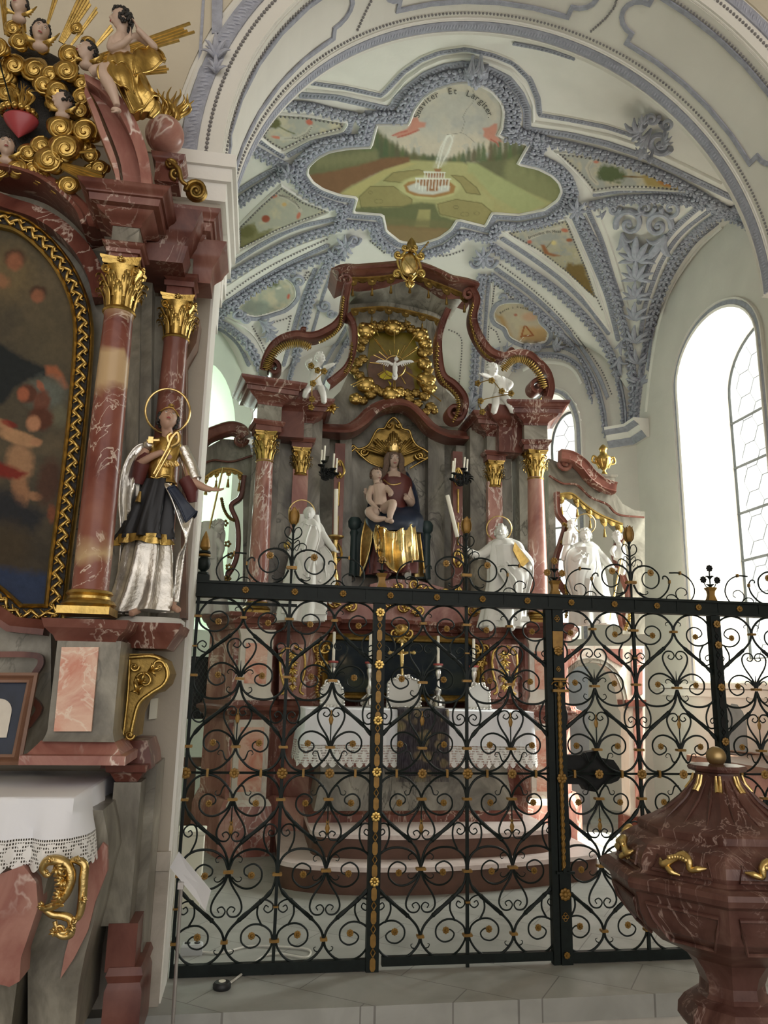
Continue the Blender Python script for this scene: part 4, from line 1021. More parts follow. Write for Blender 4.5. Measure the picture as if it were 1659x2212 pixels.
def gilt_leaf(mb_, base, out, h, w, curl=.35, t=.25):
    o = Vector(out).normalized(); b_ = Vector(base)
    pts = [b_, b_+Vector((0, 0, h*.35))+o*h*.04, b_+Vector((0, 0, h*.7))+o*h*.12, b_+Vector((0, 0, h*.95))+o*h*curl*.8, b_+Vector((0, 0, h*.92))+o*h*curl*1.25, b_+Vector((0, 0, h*.78))+o*h*curl*1.3]
    mb_.tube(spline(pts, 3), [w*.5, w*.55, w*.6, w*.55, w*.35, w*.15], 7, flat=t, ref=o)
def capital(parent, c, r, h, mat='gold', nm='capital'):
    cx, cy, z = c; m_ = MB()
    m_.lathe([(r*1.1, 0), (r*1.18, h*.03), (r*1.1, h*.07), (r*1.0, h*.1), (r*1.02, h*.4), (r*1.15, h*.7), (r*1.4, h*.86)], (cx, cy, z), 20)
    for row, (z0, hh, n, off) in enumerate(((.08, .42, 8, 0), (.26, .46, 8, PI/8))):
        for k in range(n):
            a = 2*PI*k/n+off; d = (math.cos(a), math.sin(a), 0); gilt_leaf(m_, (cx+d[0]*r*1.02, cy+d[1]*r*1.02, z+h*z0), d, h*hh, r*.42)
            for s_ in (-.16, .16):
                d2 = (math.cos(a+s_), math.sin(a+s_), 0); gilt_leaf(m_, (cx+d2[0]*r*1.02, cy+d2[1]*r*1.02, z+h*z0), d2, h*hh*.8, r*.22)
    for k in range(4):
        a = PI/4+k*PI/2; d = Vector((math.cos(a), math.sin(a), 0)); cc = Vector((cx, cy, z+h*.74))+d*r*1.45
        pts = [Vector((cx, cy, z+h*.45))+d*r*1.0]+[cc+(d*math.cos(1.9-j*.5)+Vector((0, 0, 1))*math.sin(1.9-j*.5))*r*.36*(1-j/16) for j in range(14)]
        m_.tube(pts, [r*.08]+[r*.11*(1-j/20) for j in range(14)], 6); m_.ball(cc, r*.14, 7, 5)
        a2 = k*PI/2; d2 = Vector((math.cos(a2), math.sin(a2), 0)); m_.ball(Vector((cx, cy, z+h*.93))+d2*r*1.35, (r*.2,)*3, 8, 6)
        for j in range(5): m_.ball(Vector((cx, cy, z+h*.93))+d2*r*1.42+Vector((-d2.y*math.cos(j*1.256), d2.x*math.cos(j*1.256), math.sin(j*1.256)))*r*.18, r*.1, 6, 4)
    rows = []
    for zz, e in ((h*.86, 1.35), (h*.89, 1.45), (h*.93, 1.45), (h*.96, 1.6), (h, 1.62)):
        row = []
        for k in range(4):
            for j in range(6):
                a = PI/4+k*PI/2; b_ = a+PI/2; t = j/6; p = Vector((math.cos(a), math.sin(a), 0)).lerp(Vector((math.cos(b_), math.sin(b_), 0)), t)*r*e*1.25; p *= 1-.16*math.sin(PI*t); row.append(Vector((cx, cy, z+zz))+p)
        rows.append(row)
    n0 = len(m_.v); m_.grid(rows, True); m_.f.append(tuple(range(len(m_.v)-24, len(m_.v))))
    o = m_.build(nm, mat, parent, .9); return o
def shaft(parent, cx, cy, z0, z1, r, mat, nm='column_shaft'):
    m_ = MB(); m_.lathe([(r*1.06, z0), (r, z0+.03), (r, z0+(z1-z0)*.33), (r*.93, z0+(z1-z0)*.7), (r*.85, z1-.02), (r*.9, z1)], (cx, cy, 0), 32); o = m_.build(nm, mat, parent); LASTS.append(o); return o
LASTS = []
def attic_base(parent, cx, cy, z, r, mat='gold', nm='column_base'):
    m_ = MB(); stack(m_, cx, cy, r*1.38, r*1.38, [(z, 0), (z+r*.42, 0)]); m_.lathe([(r*1.38, z+r*.42), (r*1.5, z+r*.6), (r*1.36, z+r*.8), (r*1.16, z+r*.9), (r*1.14, z+r*1.05), (r*1.28, z+r*1.2), (r*1.2, z+r*1.35), (r*1.05, z+r*1.4)], (cx, cy, 0), 28); return m_.build(nm, mat, parent)
def entab(cx, cy, hw, hd, z, rot, sc=1.0):
    m_ = MB(); stack(m_, cx, cy, hw, hd, [(z, 0), (z+.05, 0), (z+.05, .012), (z+.08, .03), (z+.095, .03)], rot); ap(m_, 'architrave', 'marble_red', .5)
    m_ = MB(); stack(m_, cx, cy, hw-.005, hd-.005, [(z+.09, 0), (z+.26, 0)], rot); ap(m_, 'frieze', 'marble_grey', .5)
    m_ = MB(); stack(m_, cx, cy, hw, hd, [(z+.25, 0)]+[(a, b_) for a, b_ in cym(z+.27, z+.34, .09)]+[(z+.34, .12), (z+.38, .125), (z+.385, .14)]+[(a, .14+b_) for a, b_ in cym(z+.39, z+.43, .045)]+[(z+.45, .19)], rot); ap(m_, 'cornice', 'marble_red', .5)
for sx in (-1, 1):
    cx = ACX+sx*1.33; rot = -sx*math.radians(10)
    sh_ = shaft(alt, cx, 2.84, 2.08, 3.42, .092, 'marble_rose'); attic_base(sh_, cx, 2.84, 1.98, .085, 'gold_dull'); capital(sh_, (cx, 2.84, 3.40), .072, .29)
    entab(cx, 2.86, .12, .12, 3.69, rot)
    # grey pier behind the column and inner pilaster
    m_ = MB(); m_.box((cx-.02-.10, 2.98, 1.98), (cx-.02+.16, 3.2, 4.0)); ap(m_, 'back_pier', 'marble_grey')
    px_ = ACX+sx*.98
    m_ = MB(); m_.box((px_-.24, 3.12, 1.98), (px_+.20, 3.42, 4.0)); ap(m_, 'pier_wall', 'marble_grey')
    m_ = MB(); m_.box((px_-.075, 3.05, 2.05), (px_+.075, 3.13, 3.42)); m_.box((px_-.09, 3.03, 1.98), (px_+.09, 3.13, 2.06)); ap(m_, 'pilaster', 'marble_rose')
    capital(alt, (px_, 3.08, 3.36), .062, .27, 'gold', 'pilaster_capital')
    entab(px_, 3.12, .10, .12, 3.63, 0)
    m_ = MB(); stack(m_, (cx+px_)/2, 3.05, .18, .16, [(3.69, 0), (3.95, 0)]+cym(3.95, 4.04, .12)+[(4.13, .15)]); ap(m_, 'link_cornice', 'marble_red', .5)
    # red boards with gilt rods flanking the niche
    bx = ACX+sx*.60
    m_ = MB(); m_.box((bx-.05, 3.08, 2.2), (bx+.05, 3.16, 3.72)); m_.box((bx-.075, 3.06, 2.08), (bx+.075, 3.16, 2.2)); ap(m_, 'niche_board', 'marble_red')
    m_ = MB()
    for z0, z1 in ((2.75, 2.98), (3.08, 3.32)): m_.tube([(bx, 3.07, z0), (bx, 3.07, z1)], .011, 7)
    for z in (2.62, 3.45, 2.25):
        for a in (-1, 1): m_.tube(spline([Vector((bx+a*.01, 3.07, z-.09)), Vector((bx+a*.045, 3.06, z-.03)), Vector((bx+a*.03, 3.06, z+.05)), Vector((bx, 3.06, z+.09)), Vector((bx+a*.01, 3.055, z+.03))], 5), [.010, .012, .010, .005], 6)
        m_.ball((bx, 3.06, z-.05), (.02, .02, .026), 8, 6)
    ap(m_, 'gilt_mount', 'gold', .9)
# niche back and inner side
m_ = MB(); slabpx(m_, 3.55, [(690, 1300), (690, 930), (745, 935), (790, 900), (820, 870), (850, 860), (890, 872), (925, 910), (965, 935), (1000, 940), (1000, 1300)], .06)
slabpx(m_, 3.40, [(735, 1300), (735, 935), (760, 930), (760, 1300)], .15); slabpx(m_, 3.40, [(925, 1300), (925, 935), (960, 940), (960, 1300)], .15); ap(m_, 'niche_wall', 'marble_grey')
CP = [(0, 0), (0, .05), (.02, .06), (.03, .10), (.05, .12), (.07, .16), (.09, .17), (.1, .2), (.12, .2), (.12, 0)]
CU = [(684, 932), (720, 935), (752, 934), (778, 918), (800, 896), (825, 883), (852, 878), (880, 884), (905, 905), (928, 930), (958, 945), (985, 948), (1024, 950)]
m_ = MB(); mouldpx(m_, 3.40, CU, 0, 0, True, prof=[(-.075, 0), (-.075, .06), (-.05, .07), (-.045, .12), (0, .17), (.04, .19), (.045, .24), (.075, .25), (.075, 0)]); ap(m_, 'curved_cornice', 'marble_red')
m_ = MB(); slabpx(m_, 3.30, [(684, 945), (684, 985), (712, 985), (712, 948)], .2); slabpx(m_, 3.30, [(985, 962), (985, 1000), (1018, 1002), (1018, 964)], .2); ap(m_, 'niche_impost', 'marble_grey')
# attic: grey body with dove opening
AT = [(752, 640), (748, 690), (762, 740), (756, 800), (735, 845), (700, 880), (690, 925), (750, 925), (775, 905), (800, 882), (850, 868), (895, 882), (930, 918), (1000, 925), (1002, 880), (965, 845), (945, 800), (948, 740), (965, 690), (985, 650)]
m_ = MB(); slabpx(m_, 3.45, AT, .12); ap(m_, 'attic_body', 'marble_grey')
# frame of scrolls, traced as moulded bands
SCP = lambda w, d: [(-w/2, 0), (-w/2, d), (-w*.38, d*1.25), (-w*.25, d*1.1), (w*.25, d*1.1), (w*.38, d*1.25), (w/2, d), (w/2, 0)]
def cscroll(Y, pts, w, d, nm='scroll_frame'):
    m_ = MB(); mouldpx(m_, Y, pts, 0, 0, True, prof=SCP(w, d)); return ap(m_, nm, 'marble_red')
def spiral(cx, cy, r, a0, turns, n=16): return [(cx+r*(1-i/n*.85)*math.cos(a0+turns*2*PI*i/n), cy+r*(1-i/n*.85)*math.sin(a0+turns*2*PI*i/n)) for i in range(n+1)]
LS = [(748, 628), (742, 660), (738, 690), (724, 712), (704, 726), (682, 736), (662, 738), (640, 735), (612, 742), (590, 758), (575, 785), (568, 812)]
cscroll(3.05, LS, .085, .13)
cscroll(3.05, [(575, 808)]+spiral(590, 806, 18, PI, 1.3), .05, .12)
cscroll(3.05, [(748, 690), (760, 715), (762, 748), (756, 782), (744, 806), (722, 826), (706, 838)], .07, .13)
cscroll(3.05, [(655, 738), (652, 722), (660, 722)], .05, .1)
RS = [(1012, 636), (1022, 660), (1016, 690), (1018, 715), (1032, 745), (1052, 770), (1078, 780), (1104, 775), (1130, 776), (1152, 792), (1172, 815), (1180, 845), (1176, 868)]
cscroll(3.05, RS, .085, .13); cscroll(3.05, [(1172, 855)]+spiral(1152, 846, 19, 0, -1.3), .05, .12); cscroll(3.05, [(1092, 780), (1096, 764), (1102, 768)], .05, .1)
cscroll(3.05, [(962, 680), (950, 710), (942, 745), (944, 790), (952, 822), (975, 840), (995, 865), (998, 890), (990, 908)], .07, .13); cscroll(3.05, [(998, 895)]+spiral(976, 900, 20, 0.2, 1.4), .05, .14)
m_ = MB()
def gilt_run(mb_, Y, pts, r, ridges=0, w=9):
    S = spline([PY(x, y, Y) for x, y in pts], 6); mb_.tube(S, r, 7)
    for i in range(1, len(S)-1):
        if ridges and i % 1 == 0:
            t = (S[i+1]-S[i-1]).normalized(); sd = t.cross(Vector((0, -1, 0))).normalized(); mb_.tube([S[i]-sd*ridges, S[i]+Vector((0, -.02, 0)), S[i]+sd*ridges], [.004, .012, .004], 6)
def gpart(Y, pts, r, ridges=0, mat='gold_dull'):
    q_ = MB(); gilt_run(q_, Y, pts, r, ridges); ap(q_, 'gilt_mount', mat, 1.2)
gpart(2.90, [(575, 800), (582, 778), (600, 755), (625, 744), (650, 742), (672, 752)], .016, .045)
gpart(2.90, [(690, 740), (720, 722), (735, 700), (738, 670), (742, 640)], .013, .02); gpart(2.90, [(760, 740), (756, 785), (744, 806)], .010, .02)
gpart(2.90, [(1176, 840), (1166, 812), (1145, 785), (1120, 775), (1100, 782), (1085, 800)], .016, .045)
gpart(2.90, [(1022, 655), (1016, 690), (1030, 742), (1050, 768), (1070, 780)], .011, .018); gpart(2.90, [(945, 740), (944, 795), (958, 825), (985, 855), (990, 885), (978, 912)], .011, .025)
for sx, cx_, cy_ in ((-1, 716, 880), (1, 1165, 872)):
    m_ = MB(); m_.ball(PY(cx_, cy_, 2.95), (.05, .04, .055)); 
    for k in range(5): acanth(m_, (cx_, cy_), (math.cos(k*1.25), math.sin(k*1.25)), 16, onY(2.93), 3, .4, .03)
    ap(m_, 'gilt_bloom', 'gold', 1.2)
# canopy: top cornice, lambrequin, tassels
TOP = [(722, 592), (745, 583), (775, 583), (815, 580), (850, 577), (885, 574), (915, 580), (945, 592), (975, 606), (1005, 612), (1030, 620)]
m_ = MB(); mouldpx(m_, 3.0, TOP, 0, 0, True, prof=[(-.07, -.4), (-.07, .0), (-.04, .02), (-.035, .05), (0, .08), (.03, .10), (.035, .14), (.07, .15), (.075, -.4)]); ap(m_, 'canopy_cornice', 'marble_red')
m_ = MB(); q0 = [PY(x, y, 2.98) for x, y in TOP]; q1 = [PY(x, y, 3.45) for x, y in ((752, 655), (790, 652), (815, 650), (840, 650), (865, 655), (890, 660), (910, 665), (930, 670), (945, 675), (960, 685), (972, 690))]
m_.grid([q0, [a.lerp(b_, .4)+Vector((0, 0, .06)) for a, b_ in zip(q0, q1)], [a.lerp(b_, .75)+Vector((0, 0, .05)) for a, b_ in zip(q0, q1)], q1]); o = ap(m_, 'canopy_vault', 'marble_grey', 3); md = o.modifiers.new('t', 'SOLIDIFY'); md.thickness = .02
m_ = MB(); slabpx(m_, 3.47, [(752, 652), (965, 680), (948, 715), (762, 700)], .03); ap(m_, 'canopy_back', 'marble_grey')
def lambrequin(Y, pts, n, drop, parent=None, mat='gold_dull', tassel=True, nm='lambrequin'):
    S = resample(spline([PY(x, y, Y) for x, y in pts], 6), 1e9) if False else spline([PY(x, y, Y) for x, y in pts], 8)
    S = resample(S, sum((a-b_).length for a, b_ in zip(S, S[1:]))/(n*8)); m_ = MB(); rows0 = []; rows1 = []; tz = MB(); N_ = len(S)
    for i, p in enumerate(S):
        u_ = (i % 8)/8; k = i//8; big = k % 2 == 0
        d = drop*((.75+.35*math.sin(PI*u_)) if big else (.45+.25*math.sin(PI*u_)))
        if u_ == 0: d = drop*.42
        rows0.append(p); rows1.append(p-Vector((0, .01*math.sin(PI*u_), d)))
        if big and i % 8 == 4:
            m_.ball(p-Vector((0, .012, drop*.5)), (drop*.25, .006, drop*.25), 8, 4)
            if tassel:
                q_ = p-Vector((0, .01, drop*1.1)); tz = MB(); tz.lathe([(.003, 0), (.004, -.03), (.011, -.04), (.008, -.05), (.016, -.10), (.017, -.115)], q_, 9); tz.build('tassel', mat, parent or alt, .9)
    a = len(m_.v); m_.grid([rows0, rows1]); m_.grid([[p+Vector((0, .012, 0)) for p in rows0], [p+Vector((0, .012, 0)) for p in rows1]]); m_.sweep([(-.008, -.008), (-.008, .008), (.008, .008), (.008, -.008)], rows0, (0, -1, 0))
    return m_.build(nm, mat, parent or alt, .5)
lambrequin(2.98, [(752, 600), (790, 600), (830, 597), (868, 592), (910, 600), (945, 612), (985, 628), (1012, 640)], 13, .085)
lambrequin(3.30, [(758, 668), (800, 664), (840, 664), (885, 672), (925, 682), (955, 694)], 11, .075)
m_ = MB()
for s_, x0, y0, a, tn in ((-1, 748, 606, PI, 1.3), (1, 1012, 636, 0, -1.4)): m_.tube([PY(x, y, 2.92) for x, y in spiral(x0, y0, 14, a, tn)], .02, 7)
ap(m_, 'volute', 'marble_red')
# crowning cartouche
ct = thing('gilt_cartouche', 'gilded coat-of-arms shield under a bishop mitre on the top of the altar', 'ornament', PY(885, 600, 2.82))
C_ = onY(2.82); m_ = MB(); m_.ball(PY(884, 572, 2.84), (.10, .05, .135), 20, 14); m_.build('shield', 'gold_bright', ct)
m_ = MB(); m_.tube([C_(884+24*math.cos(a)*(1+.12*math.sin(4*a)), 572+32*math.sin(a)*(1+.1*math.cos(4*a)), .02) for a in [i*2*PI/32 for i in range(32)]], .013, 7, closed=True)
for (cx, cy, r, a0, t) in ((860, 550, 9, 0, 1.3), (908, 552, 9, PI, -1.3), (858, 592, 9, 0, -1.3), (910, 592, 9, PI, 1.3), (884, 612, 8, 0, 1.2), (875, 535, 7, 0, 1.2), (895, 535, 7, PI, -1.2)): volute(m_, C_, cx, cy, r, a0, t, 4, .03)
acanth(m_, (884, 600), (0, 1), 22, C_, 3, .5, .03); m_.build('scroll_border', 'gold', ct, 1.2)
m_ = MB(); m_.lathe([(.04, 0), (.052, .03), (.055, .07), (.045, .11), (.02, .15), (.003, .17)], PY(889, 545, 2.83), 14, ay=.6); m_.tube([PY(896, 560, 2.80), PY(925, 522, 2.80)], .006, 6)
for k in range(3): m_.ball(PY(925-k*3, 524+k*5, 2.79), .012-.002*k, 6, 5)
m_.build('mitre', 'gold_dull', ct)
m_ = MB(); m_.tube([PY(889, 545, 2.77), PY(889, 515, 2.77)], .006, 6); m_.tube([PY(870, 555, 2.76), PY(900, 590, 2.745)], .006, 6); m_.ball(PY(888, 595, 2.775), (.028, .02, .028)); m_.build('charge', 'gold_dull', ct)
# dove glory in the attic
dv = thing('dove_glory', 'gilded cloud wreath with rays around a small white dove in the altar top', 'ornament', PY(850, 790, 3.3))
CLP = [(790, 715, 17), (806, 712, 9), (822, 706, 10), (848, 708, 16), (868, 706, 10), (888, 712, 9), (908, 724, 15), (918, 742, 12), (912, 762, 10), (924, 758, 10), (916, 786, 13), (925, 800, 9), (920, 822, 17), (926, 838, 14), (916, 856, 10), (898, 850, 9), (880, 850, 9), (862, 848, 12), (844, 852, 16), (824, 848, 9), (812, 842, 10), (790, 832, 17), (800, 852, 11), (776, 812, 10), (764, 800, 9), (772, 784, 10), (784, 776, 9), (778, 752, 9), (784, 736, 10), (768, 862, 12), (784, 866, 9), (930, 880, 10), (920, 890, 8), (938, 888, 7), (902, 872, 9), (884, 862, 9), (884, 876, 7), (808, 702, 8), (826, 698, 6), (880, 700, 6)]
for x, y, r in CLP:
    m_ = MB(); k = (PY(x+1, y, 3.3)-PY(x, y, 3.3)).length; c = PY(x, y, 3.34)
    r *= 1.22; m_.ball(c, (r*k, r*k*.7, r*k*.9), 12, 9)
    for j in range(5): a = j*1.3+x; m_.ball(c+Vector((math.cos(a)*r*k*.6, -r*k*.25, math.sin(a)*r*k*.5)), (r*k*.45, r*k*.4, r*k*.4), 9, 7)
    m_.build('cloud', 'gold_dull' if r < 14 else 'gold', dv, 1.5)
for i, (a, L) in enumerate([(90, 62), (62, 40), (35, 50), (38, 56), (128, 66), (126, 60), (155, 42), (175, 46), (8, 44), (12, 46), (-30, 62), (-33, 80), (-60, 40), (-92, 40), (-88, 44), (215, 34), (232, 30), (140, 36), (75, 26), (110, 26), (-150, 34), (-38, 120), (205, 95), (208, 92), (55, 82), (118, 90)]):
    t = math.radians(a); r0 = 22 if L < 85 else 70; p0 = PY(852+r0*math.cos(t), 788-r0*math.sin(t), 3.28); p1 = PY(852+(L+8)*math.cos(t), 788-(L+8)*math.sin(t), 3.26); m_ = MB(); m_.tube([p0, p1], [.004, .007], 5); m_.build('ray', 'gold', dv)
m_ = MB(); m_.tube([PY(852+23*math.cos(a), 792+23*math.sin(a), 3.22) for a in [i*2*PI/32 for i in range(32)]], .007, 6, closed=True); m_.build('ring', 'gold', dv)
m_ = MB(); slabpx(m_, 3.43, [(800, 718), (890, 718), (905, 760), (912, 800), (905, 850), (860, 846), (800, 842), (792, 790)], .012); m_.build('amber_glass', 'amber', dv); m_ = MB(); slabpx(m_, 3.42, [(800, 770), (815, 764), (850, 768), (890, 800), (898, 850), (850, 846), (802, 838), (794, 800)], .006); m_.build('dark_glass', 'wood_dark', dv)
m_ = MB(); slabpx(m_, 3.41, [(822, 808), (835, 800), (848, 806), (846, 818), (830, 820), (820, 815)], .004); slabpx(m_, 3.41, [(838, 822), (846, 828), (844, 834)], .004); m_.build('lit_glass', 'amber_bright', dv)  # light through the glass put into a brighter amber colour
mb_d = MB(); mb_d.ball(PY(853, 797, 3.16), (.028, .03, .085), 12, 9); mb_d.ball(PY(856, 776, 3.15), .024, 10, 8); mb_d.tube([PY(856, 776, 3.15), PY(857, 768, 3.11)], [.012, .003], 6); mb_d.ball(PY(853, 812, 3.18), (.03, .012, .05), 10, 7)
o = mb_d.build('dove_body', 'porcelain', dv)
for s_ in (-1, 1):
    m_ = MB()
    for j in range(7): m_.tube(spline([PY(853+s_*6, 788, 3.15), PY(853+s_*(12+j*3.2), 783-j*.6, 3.14), PY(853+s_*(16+j*4.2), 792-j*1.6, 3.15)], 4), [.012, .013, .004], 6, flat=.4, ref=(0, 1, 0))
    m_.tube(spline([PY(853+s_*4, 788, 3.14), PY(853+s_*20, 781, 3.13), PY(853+s_*38, 782, 3.14)], 4), [.016, .016, .008], 7); m_.build('wing', 'porcelain', dv)
# shell glory behind the crowned Madonna
sh = thing('gilt_shell_halo', 'gilded rocaille shell halo spreading behind the crowned seated statue', 'ornament', PY(850, 960, 3.5))
F_ = onY(3.5); m_ = MB()
for i in range(25):
    t = -1+2*i/24; a = PI/2+t*1.25; L = 62 if abs(t) < .3 else (48+20*abs(t)); L = [74, 60, 52, 50, 62, 60, 50, 42, 44, 46, 50, 58, 62, 58, 50, 46, 44, 42, 50, 60, 62, 50, 52, 60, 74][i]*.92
    m_.tube(spline([F_(850, 990, .03), F_(850+L*.6*math.cos(a), 990-L*.6*math.sin(a), .07), F_(850+L*math.cos(a), 990-L*math.sin(a), .05)], 4), [.006, .015, .018], 6)
m_.build('shell_ribs', 'gold_dull', sh, 1.5)
m_ = MB(); ED = [(768, 968), (758, 975), (762, 962), (775, 970), (795, 962), (805, 945), (815, 928), (830, 925), (838, 912), (850, 902), (862, 912), (870, 926), (884, 930), (890, 946), (900, 962), (918, 972), (928, 982), (920, 990), (905, 988)]
gilt_run(m_, 3.42, ED, .012, .0); gilt_run(m_, 3.42, [(768, 972), (782, 986), (800, 1000), (820, 1008)], .010); gilt_run(m_, 3.42, [(924, 990), (905, 1000), (885, 1012)], .010)
for (cx, cy, r, a0, t) in ((786, 976, 9, 0, 1.3), (906, 984, 9, PI, -1.3), (840, 918, 6, 0, 1.2), (862, 918, 6, PI, -1.2)): volute(m_, F_, cx, cy, r, a0, t, 4, .06)
m_.build('shell_border', 'gold', sh, 1.5)
m_ = MB(); slabpx(m_, 3.49, [(770, 972), (800, 960), (812, 935), (838, 920), (850, 905), (864, 920), (885, 936), (900, 962), (925, 984), (895, 995), (870, 1010), (825, 1010), (795, 995)], .03); m_.build('shell_back', 'gold_dull', sh)
# side wings with their arched openings and hanging lambrequins
def wing(pts_out, cor, col, lamb, foot):
    m_ = MB(); slabpx(m_, 3.30, pts_out, .22); ap(m_, 'wing_arch', 'marble_grey')
    m_ = MB(); mouldpx(m_, 3.28, cor, 0, 0, True, prof=SCP(.13, .10)); ap(m_, 'wing_cornice', 'marble_red')
    m_ = MB()
    for p in col: mouldpx(m_, 3.28, p, 0, 0, True, prof=SCP(.018, .02))
    ap(m_, 'wing_band', 'marble_red')
wing([(1185, 990), (1215, 1002), (1245, 1012), (1280, 1030), (1310, 1045), (1325, 1060), (1345, 1088), (1370, 1102), (1393, 1105), (1393, 1370), (1345, 1370), (1345, 1140), (1325, 1120), (1300, 1112), (1270, 1092), (1240, 1070), (1205, 1065), (1200, 1085), (1200, 1370), (1185, 1370)],
     [(1205, 988), (1228, 992), (1252, 1008), (1272, 1032), (1296, 1050), (1322, 1058)], [[(1185, 1028), (1215, 1045), (1245, 1048), (1275, 1075), (1310, 1090), (1335, 1112), (1390, 1118)]], None, None)
wing([(430, 990), (450, 965), (480, 948), (510, 950), (540, 962), (546, 990), (546, 1370), (525, 1370), (525, 1025), (505, 1012), (480, 1008), (455, 1015), (440, 1030)], [(425, 975), (445, 950), (470, 938), (498, 930), (520, 935), (530, 950)], [[(430, 1008), (460, 995), (500, 998), (545, 985)]], None, None)
lambrequin(3.22, [(1203, 1068), (1235, 1066), (1262, 1088), (1290, 1108), (1320, 1122), (1345, 1132)], 9, .10)
lambrequin(3.22, [(442, 1032), (462, 1018), (485, 1012), (508, 1015), (524, 1024)], 7, .07)
m_ = MB(); m_.tube([PY(x, y, 3.24) for x, y in spiral(1222, 1000, 16, PI, -1.4)], .024, 7); m_.tube([PY(x, y, 3.24) for x, y in spiral(520, 950, 15, 0, 1.4)], .022, 7); ap(m_, 'volute', 'marble_red')
# scroll brackets climbing inside the wings
for pth in ([(1200, 1065), (1203, 1110), (1218, 1135), (1210, 1170), (1198, 1210), (1200, 1250), (1225, 1290), (1240, 1330)], [(1340, 1160), (1325, 1190), (1330, 1220), (1345, 1255), (1355, 1290), (1340, 1330), (1345, 1362)], [(528, 1030), (520, 1075), (500, 1095), (512, 1130), (515, 1170), (508, 1215), (480, 1268), (478, 1320)]):
    cscroll(3.24, pth, .05, .06, 'scroll_bracket')
m_ = MB()
gpart(3.16, [(1215, 1130), (1228, 1140), (1222, 1160), (1212, 1175)], .014, .02); gpart(3.16, [(1220, 1262), (1226, 1300), (1222, 1335)], .012, .02); gpart(3.16, [(1352, 1290), (1360, 1330), (1350, 1362)], .014, .02)
gpart(3.16, [(478, 1075), (484, 1100), (495, 1118), (508, 1125)], .014, .015); gpart(3.16, [(470, 1300), (474, 1330), (490, 1350)], .014, .02)
# flower festoons in the left wing
for x, y in ((486, 1130), (492, 1175), (498, 1200), (494, 1225), (492, 1250)):
    m_ = MB()
    for k in range(5): m_.ball(PY(x+5*math.cos(k*1.256), y+5*math.sin(k*1.256), 3.14), .014, 7, 5)
    ap(m_, 'gilt_flower', 'gold_dull', 1.5)
# arch and lower parts of right wing
m_ = MB(); arcp = [(1215, 1500), (1217, 1475), (1228, 1450), (1248, 1433), (1275, 1427), (1305, 1433), (1330, 1455), (1345, 1490), (1352, 1530)]
pts = [(1190, 1395), (1392, 1395), (1393, 1420), (1395, 1800), (1362, 1800), (1358, 1540)]+list(reversed(arcp))+[(1213, 1530), (1190, 1530)]
slabpx(m_, 3.45, pts, .18); ap(m_, 'wing_base', 'marble_pale')
m_ = MB(); mouldpx(m_, 3.45, arcp, 0, 0, True, prof=SCP(.05, .02)); ap(m_, 'arch_band', 'marble_grey')
m_ = MB()
for r in ([(1225, 1402), (1260, 1402), (1240, 1432), (1222, 1445)], [(1300, 1402), (1345, 1402), (1345, 1440), (1318, 1425)], [(1364, 1402), (1388, 1402), (1388, 1500), (1366, 1500)], [(1369, 1530), (1388, 1530), (1390, 1745), (1374, 1745)]): m_ = MB(); slabpx(m_, 3.44, r, .02); ap(m_, 'wing_inlay', 'marble_rose')
m_ = MB(); slabpx(m_, 3.40, [(1352, 1512), (1396, 1512), (1396, 1526), (1354, 1526)], .2); slabpx(m_, 3.40, [(1360, 1765), (1398, 1765), (1400, 1805), (1360, 1805)], .25); ap(m_, 'wing_moulding', 'marble_red')
# door ajar behind the arch
dr = MB(); dr.prism([PY(x, y, 3.95) for x, y in ((1212, 1440), (1270, 1440), (1276, 1790), (1222, 1785))], (0, .04, 0)); o = dr.build('door_1', 'grey_wood'); o['kind'] = 'structure'
# shallow gilt carvings of the predella
m_ = MB()
for (x, y, s_) in ((895, 1262, 1), (860, 1268, -1), (925, 1275, 1), (960, 1280, -1), (720, 1300, 1), (760, 1308, -1), (1020, 1318, 1), (1035, 1300, -1), (870, 1310, 1), (905, 1318, -1), (840, 1300, 1)):
    m_ = MB(); volute(m_, onY(2.98), x, y, 13, 0 if s_ > 0 else PI, 1.3*s_, 4, .03); acanth(m_, (x, y), (s_, .4), 20, onY(2.98), 3, .6, .03); ap(m_, 'predella_carving', 'gold', 1.3)
m_ = MB(); slabpx(m_, 3.05, [(700, 1345), (700, 1300), (740, 1285), (790, 1300), (800, 1262), (850, 1250), (910, 1256), (960, 1270), (985, 1300), (1040, 1300), (1048, 1350)], .3); ap(m_, 'statue_plinth', 'marble_rose')
for cx in (632, 1090):   # gilt leafy consoles between the storeys
    m_ = MB()
    for k in range(5): acanth(m_, (cx, 1405+k*18), (0, 1), 26-k*2, onY(2.66), 5, .5, .05)
    for s_ in (-1, 1): gilt_run(m_, 2.62, [(cx+s_*4, 1395), (cx+s_*24, 1410), (cx+s_*26, 1450), (cx+s_*16, 1490), (cx+s_*24, 1500)], .012)
    ap(m_, 'gilt_console', 'gold', 1.3)
    m_ = MB(); slabpx(m_, 2.70, [(cx-32, 1392), (cx+32, 1392), (cx+28, 1430), (cx+30, 1510), (cx-30, 1510), (cx-28, 1430)], .16); ap(m_, 'console_block', 'marble_rose')
